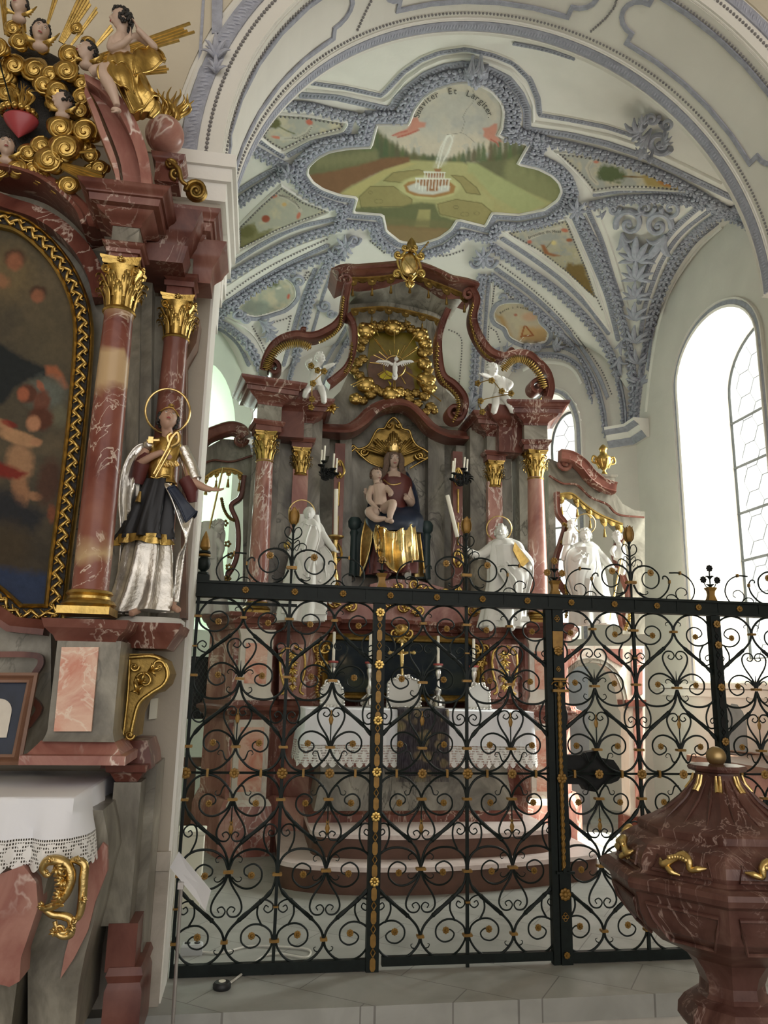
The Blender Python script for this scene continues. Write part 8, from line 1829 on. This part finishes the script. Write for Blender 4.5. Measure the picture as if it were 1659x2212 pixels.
cherub(88, 70, 26, 26, (20, -8, 8), 'cherub head with dark hair, highest beside the ray bundles')
cherub(188, 112, 25, 10, (-55, 10, 0), 'cherub head with black hair in profile, just below the seated angel')
cherub(136, 220, 24, 26, (-60, 15, 0), 'cherub head with black hair facing left beside the pink scroll')
cherub(14, 318, 24, 26, (15, 5, -5), 'cherub head with black hair under the red heart')
cherub(42, 12, 24, 20, (-10, 10, 0), 'cherub head cut off by the top edge of the picture')
# seated angel
f = onY(-.92); k = px_k(f, 280, 120); t = thing('angel_statue', 'seated angel statue with dark hair, gilded drapery and clasped hands on the pink scroll', 'statue', f(255, 240)); hr = 26*k
c = f(262, 42, 20*k); R = rotm(-72, -2, 4); s_ = MB(); head_into(s_, c, hr, R, f(262, 76, 14*k)); limb(s_, f, [(262, 78, 14), (258, 98, 14), (262, 125, 12), (275, 150, 10)], [14, 23, 22, 22]); limb(s_, f, [(244, 84, 22), (240, 104, 30), (262, 96, 40), (282, 80, 40)], [9, 9.5, 8, 6.5]); hand_into(s_, PV(f, 280, 82, 40), PV(f, 286, 48, 34), (-1, -.2, 0), 34*k, .15)
limb(s_, f, [(275, 86, 6), (300, 80, 0), (332, 102, 6), (325, 92, 14), (296, 62, 26)], [9, 9, 9, 8, 6.5]); hand_into(s_, PV(f, 300, 66, 24), PV(f, 284, 34, 30), (-1, 0, -.2), 34*k, .15)
limb(s_, f, [(270, 155, 14), (222, 152, 40), (240, 190, 46), (253, 228, 40)], [17, 15, 13, 7]); limb(s_, f, [(262, 158, 14), (212, 152, 20), (196, 160, 16)], [14, 13, 10]); s_.ball(PV(f, 251, 238, 44), (12*k, 9*k, 5*k), 10, 8)
for j in range(5): s_.ball(PV(f, 241+j*3.2, 242-j*.3, 50), (2.0*k, 3*k, 2.2*k), 7, 5)
sculpt(s_, 'body', 'skin_pale', t, .0048, 2); face_paint(t, c, hr, R); b_ = MB(); curls(b_, c, hr, R, 170, 31, .15, -.6, .3)
for i in range(8): b_.ball(hd((.1*math.sin(i), -.75, .2-i*.16), c, hr, R), hr*.2, 8, 6)
b_.ball(hd((0, .55, .95), c, hr, R), hr*.2, 8, 6); b_.build('hair', 'hair_dark', t)
b_ = MB(); robe(b_, f, [(262, 128, 26, 10, 18), (270, 145, 34, 12, 24), (282, 175, 36, 8, 26), (296, 205, 36, 4, 24), (308, 232, 34, 2, 20), (305, 252, 22, 2, 14)], 6, .16, 61, hem=3)
drape(b_, f, [[(222, 136, 46), (212, 150, 52), (214, 172, 46)], [(245, 134, 44), (240, 155, 52), (252, 180, 46)], [(275, 138, 36), (285, 165, 40), (290, 200, 34)]], .010, 5, .01, 3)
drape(b_, f, [[(290, 110, 22), (288, 135, 30), (292, 165, 28)], [(318, 100, 10), (330, 122, 14), (345, 138, 8)], [(335, 98, 0), (350, 112, 2), (357, 128, 0)]], .010, 5, .01, 2)
drape(b_, f, [[(262, 150, 26), (272, 200, 34), (290, 245, 26)], [(300, 150, 22), (318, 190, 28), (338, 205, 16)], [(310, 170, 0), (330, 195, 4), (342, 215, 0)]], .010, 5, .014, 3); b_.build('drapery', 'gold', t, 1.2)
# ================= MARBLE FONT, right foreground =================
YF = -1.7; fo = thing('baptismal_font', 'dark red marble octagonal baptismal font with domed lid in the right foreground', 'font', (1.62, YF, -.165))
fz = lambda y: PY(1560, y, YF).z; fk = px_k(onY(YF), 1560, 1850); fx = PY(1562, 1850, YF).x
def octl(prof, nm, mat, sm=.35, seg=8, parent=None):
    m_ = MB(); m_.lathe([(r*fk, fz(y)) for r, y in prof], (fx, YF, 0), seg, rot=PI/8-.15); o = m_.build(nm, mat, parent or fo, sm); return o
octl([(104, 2330), (104, 2275), (96, 2262), (80, 2250), (78, 2235), (92, 2222), (102, 2205), (100, 2180), (88, 2160), (66, 2148), (60, 2140)], 'foot', 'marble_font')
octl([(60, 2142), (58, 2118), (66, 2090), (84, 2060), (120, 2034), (165, 2010), (196, 1980), (212, 1948), (218, 1915), (222, 1905), (236, 1896), (240, 1884), (236, 1874), (222, 1868), (60, 1868)], 'bowl', 'marble_font')
lid = octl([(50, 1880), (206, 1878), (208, 1868), (203, 1862), (206, 1852), (202, 1832), (188, 1812), (166, 1798), (160, 1796), (160, 1782), (156, 1778), (130, 1766), (104, 1748), (78, 1724), (58, 1700), (46, 1682), (42, 1672), (42, 1668), (54, 1664), (57, 1658), (54, 1652), (10, 1650)], 'lid', 'marble_font')
m_ = MB(); m_.lathe([(214*fk, fz(1880)), (214*fk, fz(1873))], (fx, YF, 0), 8, rot=PI/8-.15); m_.build('lid_joint', 'black', lid)
m_ = MB(); m_.ball((fx, YF, fz(1634)), 19.5*fk, 24, 16); m_.lathe([(9*fk, fz(1656)), (7*fk, fz(1648))], (fx, YF, 0), 12); m_.build('finial_ball', 'bronze', lid)
for k_ in range(8):
    a = k_*PI/4-.15; d = Vector((math.cos(a), math.sin(a), 0)); s_ = Vector((-d.y, d.x, 0)); C8 = math.cos(PI/8); c = Vector((fx, YF, 0))
    m_ = MB(); g = lambda r, y, u_, o=.004: c+d*(r*fk*C8+o)+s_*(u_*fk)+Vector((0, 0, fz(y)))
    m_.tube([g(176, 2002, -40), g(208, 1955, -58), g(216, 1925, -66), g(216, 1925, 66), g(208, 1955, 58), g(176, 2002, 40)], .006, 6, closed=True); m_.tube([g(196, 1826, -46), g(206, 1855, -56), g(206, 1855, 56), g(196, 1826, 46)], .005, 6)
    for u_ in (-.45, .45): m_.tube([g(44+0*u_, 1682, u_*12), g(76, 1724, u_*26), g(128, 1768, u_*50)], [.002, .006, .002], 6)
    m_.build('panel_moulding', 'marble_font', fo)
    e = Vector((math.cos(a+PI/8), math.sin(a+PI/8), 0)); m_ = MB(); pe = lambda r, y, o=.004: c+e*(r*fk+o)+Vector((0, 0, fz(y)))
    for u_ in (-.006, .006): m_.tube([pe(43, 1672)+Vector((-e.y, e.x, 0))*u_, pe(48, 1690)+Vector((-e.y, e.x, 0))*u_, pe(58, 1706)+Vector((-e.y, e.x, 0))*u_*.8], [.004, .006, .008], 7)
    m_.build('gilt_drop', 'gold_bright', lid)
    m_ = MB(); w = lambda u_, v, o=0: g(203-max(0, (1840-v))*.55, v, u_, .012+o)
    sg = 1 if k_ % 2 else -1
    m_.tube(spline([w(-40*sg, 1832), w(-30*sg, 1840, .01), w(-10*sg, 1826, .02), w(6*sg, 1816, .02), w(18*sg, 1826, .02), w(20*sg, 1842, .01), w(34*sg, 1838, .01), w(46*sg, 1836)], 5), [.004, .012, .010, .013, .012, .008, .010, .003], 8)
    m_.tube(spline([w(-28*sg, 1838), w(-14*sg, 1850, .02), w(0, 1856, .01)], 5), [.010, .010, .004], 7)
    for j in range(7): m_.ball(w((-16+j*5)*sg, 1824-4*math.sin(j*.5), .03), .008, 7, 5)
    for j in range(4): m_.tube([w((-26+j*4)*sg, 1838+j*3, .012), w((-34+j*7)*sg, 1850+j*2.5, .004)], [.006, .002], 5)
    m_.build('gilt_scroll', 'gold_bright', lid, 1.2)

# ================= THINGS ON THE HIGH ALTAR =================
CS = 'silver candlesticks on the altar table'
def candlestick(x, ct_, cb, sb, label):
    Y = 2.62; f = onY(Y); k = px_k(f, x, 1450); z0 = 1.205; zt = f(x, cb).z; X = f(x, sb).x; H = zt-z0
    t = thing('candlestick', label, 'candlestick', (X, Y, z0), CS); m_ = MB(); m_.lathe([(.06, 0), (.065, .012), (.05, .03), (.035, .05), (.018, .1), (.03, .13), (.034, .15), (.016, .18), (.012, .24), (.026, .28), (.028, .31), (.013, .34), (.011, H-.1), (.022, H-.07), (.014, H-.05), (.035, H-.02), (.042, H)], (X, Y, z0), 18)
    for i in range(3): a = i*2.1-1.57; m_.tube(spline([Vector((X+.02*math.cos(a), Y+.02*math.sin(a), z0+.1)), Vector((X+.06*math.cos(a), Y+.06*math.sin(a), z0+.06)), Vector((X+.07*math.cos(a), Y+.07*math.sin(a), z0+.015))], 4), [.008, .016, .014], 7)
    m_.build('stem', 'silver', t); m_ = MB(); m_.lathe([(.038, 0), (.045, .004), (.044, .018), (.03, .02)], (X, Y, z0+H), 18); m_.build('drip_pan', 'wax_red', t)
    t2 = thing('candle', label.replace('silver candlestick', 'white candle'), 'candle', (X, Y, z0+H+.02)); m_ = MB(); m_.lathe([(.0135, z0+H+.02), (.013, f(x, ct_).z), (.004, f(x, ct_).z+.004)], (X, Y, 0), 12); m_.build('wax', 'candle', t2)
candlestick(717, 1365, 1432, 1520, 'leftmost silver candlestick on the cloth-covered high altar table'); candlestick(797, 1369, 1434, 1520, 'silver candlestick left of the gilt crucifix on the high altar table')
candlestick(946, 1374, 1438, 1525, 'silver candlestick right of the gilt crucifix on the high altar table'); candlestick(1024, 1380, 1442, 1528, 'rightmost silver candlestick on the cloth-covered high altar table')
def relic(x0, x1, y0, y1, label):
    f = onY(2.44); t = thing('reliquary', label, 'reliquary', (f((x0+x1)/2, y1).x, 2.44, 1.2)); m_ = MB(); P = [(x0, y1), (x1, y1), (x1-2, y0+16), (x1-8, y0+8), ((x0+x1)/2, y0), (x0+8, y0+8), (x0+2, y0+16)]; dz = 1.203-f(x0, y1).z
    V = [f(x, y)+Vector((0, 0, dz)) for x, y in P]; m_.prism(V, (0, .05, 0)); m_.build('case', 'statue_white', t, .3); m_ = MB(); m_.tube(V, .009, 7, closed=True); S = resample(V, .03, True)
    for i, p in enumerate(S): m_.ball(p+Vector((0, -.01, .004*(i % 2))), .013, 7, 5)
    for s_ in (-1, 1): m_.tube(spline([V[4]+Vector((s_*.01, 0, .0)), V[4]+Vector((s_*.05, 0, .01)), V[4]+Vector((s_*.06, 0, -.03))], 4), .009, 6)
    m_.build('silver_border', 'silver', t, 1.2)
relic(692, 742, 1478, 1532, 'small white and silver reliquary at the left end of the high altar table'); relic(836, 908, 1462, 1530, 'large white and silver reliquary below the crucifix on the high altar table'); relic(1008, 1058, 1484, 1538, 'small white and silver reliquary at the right end of the high altar table')
f = onY(2.52); t = thing('crucifix', 'gilded crucifix standing over the central silver reliquary on the high altar', 'crucifix', f(868, 1470)); m_ = MB(); m_.tube([f(868, 1475), f(868, 1385)], .012, 6); m_.tube([f(842, 1410), f(894, 1410)], .011, 6)
for q in ((842, 1410), (894, 1410), (868, 1385)): m_.ball(f(*q), .02, 8, 6)
m_.lathe([(.06, 0), (.05, .02), (.02, .04), (.015, .1)], (f(868, 1475).x, 2.52, f(868, 1490).z), 12); m_.build('cross', 'gold_bright', t)
s_ = MB(); s_.tube([f(868, 1412, .03), f(868, 1432, .03), f(868, 1456, .025)], [.02, .016, .007], 9); s_.ball(f(869, 1405, .035), .016, 10, 8)
for q in (-1, 1): s_.tube([f(868+q*3, 1414, .03), f(868+q*20, 1408, .02)], [.010, .006], 8)
o = s_.build('corpus', 'gold_bright', t); vox(.005, 2)(o)
# dark painting behind the candles
t = thing('predella_painting', 'long dark painting in a gilded frame behind the altar candles', 'painting', onY(2.86)(868, 1520)); PD = [(702, 1400), (716, 1376), (1010, 1384), (1028, 1400), (1030, 1510), (700, 1500)]
def pdp(X, Y): p = Paint(X, Y, (22, 32, 40)); p.mix(np.clip((fbm(X, Y, 30, 3)-.5)*3, 0, .7), (44, 52, 50)); p.ell(745, 1440, 16, 22, (66, 66, 54), 20, .7, .7, 6); p.ell(775, 1475, 30, 12, (62, 66, 50), 0, .8, .7, 6); p.ell(985, 1470, 24, 16, (52, 58, 48), 0, .8, .7, 6); p.ell(742, 1425, 7, 8, (110, 100, 84), 0, .6, .8, 2); return p
painted('canvas', PD, lambda x, y, o=0: PY(x, y, 2.86-.05-o), 3, pdp, 'oil_paint', 0, t)
m_ = MB(); mouldpx(m_, 2.83, PD, 0, 0, False, True, prof=[(-.035, 0), (-.035, .03), (-.02, .05), (0, .035), (.02, .05), (.03, .03), (.03, 0)]); fixn(m_.build('frame', 'gold_dull', t)); m_ = MB(); m_.prism([PY(x, y, 2.85) for x, y in PD], (0, .02, 0)); m_.build('backing', 'wood_dark', t)
for cx, s1 in ((868, 0), (694, -1), (1038, 1)):
    f = onY(2.76); m_ = MB()
    for (dx, dy, r, a0, tn) in ((-14, 0, 12, 0, 1.4), (14, 0, 12, PI, -1.4), (-8, 16, 8, PI, 1.2), (8, 16, 8, 0, -1.2)): volute(m_, f, cx+dx*(1 if s1 == 0 else .6), (1368 if s1 == 0 else 1400)+dy*(1 if s1 == 0 else 2.2), r, a0, tn, 3.5, .03)
    if s1: gilt_run(m_, 2.74, [(cx, 1385), (cx+s1*10, 1410), (cx+s1*4, 1450), (cx+s1*10, 1490), (cx, 1520)], .013, .02)
    else: acanth(m_, (868, 1370), (0, 1), 28, f, 5, .7, .05); m_.ball(f(868, 1360, .04), (.07, .03, .05), 14, 10)
    m_.build('gilt_crest', 'gold', t, 1.3)
# tall candles in front of the niche and the sconces beside it
def tall(x0, y0, x1, y1, label, base):
    f = onY(2.95); t = thing('tall_candle', label, 'candle', f(x1, y1)); m_ = MB(); m_.tube([f(x1, y1), f(x0, y0)], .021, 12); m_.build('wax', 'candle', t)
    if base:
        t = thing('gilt_candle_stand', 'gilded candlestick carrying the tall upright candle left of the niche', 'candlestick', f(x1, y1)); z = f(x1, y1).z; m_ = MB(); m_.lathe([(.05, -.42), (.04, -.36), (.018, -.3), (.03, -.25), (.016, -.18), (.034, -.13), (.018, -.09), (.025, -.04), (.075, -.015), (.08, 0), (.02, .0)], (f(x1, y1).x, 2.95, z), 18); m_.build('stand', 'gold_bright', t)
tall(726, 1057, 725, 1158, 'tall white upright candle left of the seated Madonna', True); tall(966, 1070, 988, 1160, 'tall white candle leaning to the left, right of the seated Madonna', False)
def sconce(cx, cy, cds, label):
    f = onY(2.85); t = thing('wall_sconce', label, 'sconce', f(cx, cy)); m_ = MB(); k = px_k(f, cx, cy)
    for i, (x, y0, y1) in enumerate(cds):
        m_.tube(spline([f(cx, cy+6), f((cx+x)/2, cy+16, .02), f(x, cy+8, .03), f(x, y1+2, .03)], 4), .009, 6); m_.lathe([(.004, -.02), (.03, -.005), (.034, .004), (.012, .006)], f(x, y1+1, .03), 10)
        for s_ in (-1, 1): volute(m_, f, (cx+x)/2, cy+8+s_*6, 7, i, 1.4*s_, 2.2, .03, 14)
    for j in range(10): a = j*.63; m_.tube(spline([f(cx, cy+4), f(cx+14*math.cos(a), cy+6+9*math.sin(a), .03), f(cx+18*math.cos(a+.4), cy+6+12*math.sin(a+.4), .03)], 3), [.005, .009, .002], 5)
    m_.build('iron_arms', 'iron_plain', t)
    for (x, y0, y1) in cds: c = thing('sconce_candle', '%s candle of the %s' % (names[cds.index((x, y0, y1))], label.split(' ', 1)[1]), 'candle', f(x, y1, .03)); q = MB(); q.tube([f(x, y1, .03), f(x+2, y0, .03)], .0095, 10); q.build('wax', 'candle', c)
names = ['outermost white', 'second white', 'third white', 'innermost white']
sconce(706, 1016, [(694, 972, 1004), (700, 963, 996), (720, 980, 1012), (726, 990, 1022)], 'dark iron sconce with four candles left of the niche')
names = ['leftmost white', 'second white', 'third white', 'rightmost white']
sconce(1006, 1028, [(977, 996, 1034), (981, 990, 1022), (1002, 988, 1012), (1008, 992, 1020)], 'dark iron sconce with four candles right of the niche')
# gilt urn on the right wing
f = onY(3.33); p = f(1306, 1045); t = thing('gilt_urn', 'small gilded two-handled vase on a marble block over the right wing arch', 'vase', p); m_ = MB(); stack(m_, p.x, 3.33, .085, .07, [(p.z-.12, 0), (p.z+.05, 0), (p.z+.06, .02), (p.z+.08, .03)]); m_.build('block', 'marble_grey', t, .4)
z = p.z+.08; m_ = MB(); m_.lathe([(.05, 0), (.04, .02), (.02, .05), (.018, .07), (.05, .10), (.085, .15), (.09, .19), (.07, .22), (.04, .25), (.035, .29), (.05, .31), (.03, .34), (.01, .36)], (p.x, 3.33, z), 18)
for s_ in (-1, 1): m_.tube(spline([Vector((p.x+s_*.07, 3.33, z+.14)), Vector((p.x+s_*.13, 3.33, z+.16)), Vector((p.x+s_*.12, 3.33, z+.22)), Vector((p.x+s_*.08, 3.33, z+.21)), Vector((p.x+s_*.10, 3.33, z+.18))], 5), .012, 7)
for j in range(8): a = j*PI/4; m_.tube([(p.x+.05*math.cos(a), 3.33+.05*math.sin(a), z+.10), (p.x+.092*math.cos(a), 3.33+.092*math.sin(a), z+.18)], .012, 6)
m_.build('vase', 'gold', t, 1.2)

# ================= SMALL THINGS =================
t = thing('sign_stand', 'white paper sign tilted on a thin metal stand before the left end of the grille', 'sign', PY(372, 2260, -.62)); m_ = MB(); q = [PY(386, 1840, -.55), PY(456, 1924, -.75), PY(444, 1968, -.75), PY(367, 1874, -.55)]; m_.prism(q, (0, .006, 0)); m_.build('sheet', 'paper', t, .3)
m_ = MB(); m_.tube([PY(392, 1905, -.62), PY(366, 2330, -.62)], .0075, 8); m_.build('post', 'steel', t); m_ = MB(); p = PY(391, 1912, -.62); m_.box((p.x-.012, -.64, p.z-.012), (p.x+.012, -.60, p.z+.014)); m_.build('clip', 'steel', t)
p = PZ(479, 2136, .0); t = thing('foot_switch', 'round black foot switch with a white button on the stone ledge', 'switch', p); m_ = MB(); m_.lathe([(.038, 0), (.042, .006), (.042, .02), (.034, .03), (.01, .032)], p, 24); m_.build('housing', 'black', t); m_ = MB(); m_.lathe([(.016, .03), (.016, .035), (.005, .037)], p, 16); m_.build('button', 'candle', t)
m_ = MB(); m_.tube(spline([p+Vector((.03, .02, .012)), PZ(530, 2098, .008), PZ(565, 2068, .008), PZ(600, 2060, .008), PZ(660, 2068, .008), PZ(668, 2052, .008), PZ(620, 2046, .008), PZ(540, 2044, .008), PZ(480, 2058, .008), PZ(430, 2056, .01)], 6), .0055, 7); t = thing('power_cord', 'pale cord running from the foot switch under the grille to the socket box', 'cord', p); m_.build('cord', 'cable', t)
p = PZ(414, 2060, 0); t = thing('socket_box', 'grey plastic socket box on the floor behind the left end of the grille', 'socket', p); m_ = MB(); stack(m_, p.x, p.y, .055, .035, [(0, 0), (.04, 0), (.05, -.008)]); m_.build('box', 'plastic_grey', t, .4); m_ = MB()
for s_ in (-1, 1): m_.lathe([(.015, 0), (.015, .004), (.008, .002)], (p.x+s_*.025, p.y, .05), 14)
m_.build('outlets', 'black', t)
p = PZ(412, 1962, 0); t = thing('cream_cabinet', 'small cream cabinet on the floor behind the left end of the grille', 'cabinet', p); m_ = MB(); stack(m_, p.x-.04, p.y+.1, .09, .09, [(0, 0), (.42, 0), (.43, .008), (.45, .008), (.455, 0)]); m_.build('body', 'plastic_cream', t, .3); m_ = MB(); m_.box((p.x-.02, p.y+.004, .05), (p.x+.04, p.y+.009, .38)); m_.build('door', 'plastic_cream', t)
# latticed opening and wooden rail at the far left
f = onY(3.5); t = thing('lattice_window', 'dark latticed opening in the wall seen through the left end of the grille', 'window', f(430, 1550)); m_ = MB(); m_.prism([f(x, y) for x, y in ((408, 1418), (458, 1420), (456, 1552), (404, 1552))], (0, .05, 0)); m_.build('dark_panel', 'black', t); m_ = MB()
for i in range(-14, 14):
    for s_ in (-1, 1):
        P = [(430+i*9+s_*(y-1485)*.62, y) for y in range(1421, 1552, 5)]; P = [q for q in P if 407 < q[0] < 456]
        if len(P) > 1: m_.tube([f(P[0][0], P[0][1], .012), f(P[-1][0], P[-1][1], .012)], .003, 4)
m_.tube([f(408, 1418, .01), f(458, 1420, .01), f(456, 1552, .01), f(404, 1552, .01)], .012, 6, closed=True); m_.build('lattice', 'lead', t)
t = thing('wooden_bench', 'dark wooden bench back behind the grille at the far left', 'bench', (-.62, 3.4, 0)); m_ = MB(); m_.box((-1.2, 3.40, .62), (-.40, 3.48, .70)); m_.build('top_rail', 'wood_dark', t)
for i in range(6): m_ = MB(); m_.box((-1.15+i*.14, 3.42, .0), (-1.06+i*.14, 3.45, .62)); m_.build('slat', 'wood_dark', t)
# right wall: painted niche, stoup, leaning picture, pink table
f = lambda x, y, o=0: PX(x, y, 4.6-o)
m_ = MB(); A_ = [f(x, y, .004) for x, y in ((1560, 1660), (1562, 1560), (1568, 1535), (1580, 1520), (1592, 1522), (1604, 1538), (1612, 1565), (1616, 1660))]; m_.prism(A_, (.02, 0, 0)); o = m_.build('trim_130', 'grey_wood'); o['kind'] = 'structure'
p = f(1598, 1640, .16); t = thing('holy_water_stoup', 'red-brown marble basin against the right wall behind the grille', 'basin', p); m_ = MB(); m_.lathe([(.04, -.16), (.10, -.12), (.15, -.04), (.16, .03), (.17, .05), (.15, .06), (.12, .04)], p, 20); m_.build('basin', 'marble_font', t)
for j in range(10): a = j*PI/5; m_ = MB(); m_.tube([p+Vector((.10*math.cos(a), .10*math.sin(a), -.12)), p+Vector((.155*math.cos(a), .155*math.sin(a), -.02))], .015, 6); m_.build('gadroon', 'marble_font', t)
p = f(1612, 1790, .3); t = thing('leaning_picture', 'dark-framed picture leaning at the right wall behind the marble font', 'picture', p); q = [Vector((4.38, p.y-.02, p.z)), Vector((4.30, p.y+.38, p.z)), Vector((4.42, p.y+.38, p.z+.62)), Vector((4.5, p.y-.02, p.z+.62))]; m_ = MB(); m_.prism(q, (.02, 0, 0)); m_.build('sheet', 'marble_pale', t, .3); m_ = MB(); m_.tube(q, .022, 4, closed=True); m_.build('frame', 'frame_brown', t, .3)
t = thing('side_table', 'low pinkish table with dark top at the right edge behind the font', 'table', (4.2, 1.75, 0)); m_ = MB(); m_.box((3.75, 1.2, .80), (4.5, 2.3, .85)); m_.build('top', 'wood_dark', t); m_ = MB(); m_.box((3.82, 1.25, .0), (4.45, 2.25, .80)); m_.build('body', 'marble_rose', t)
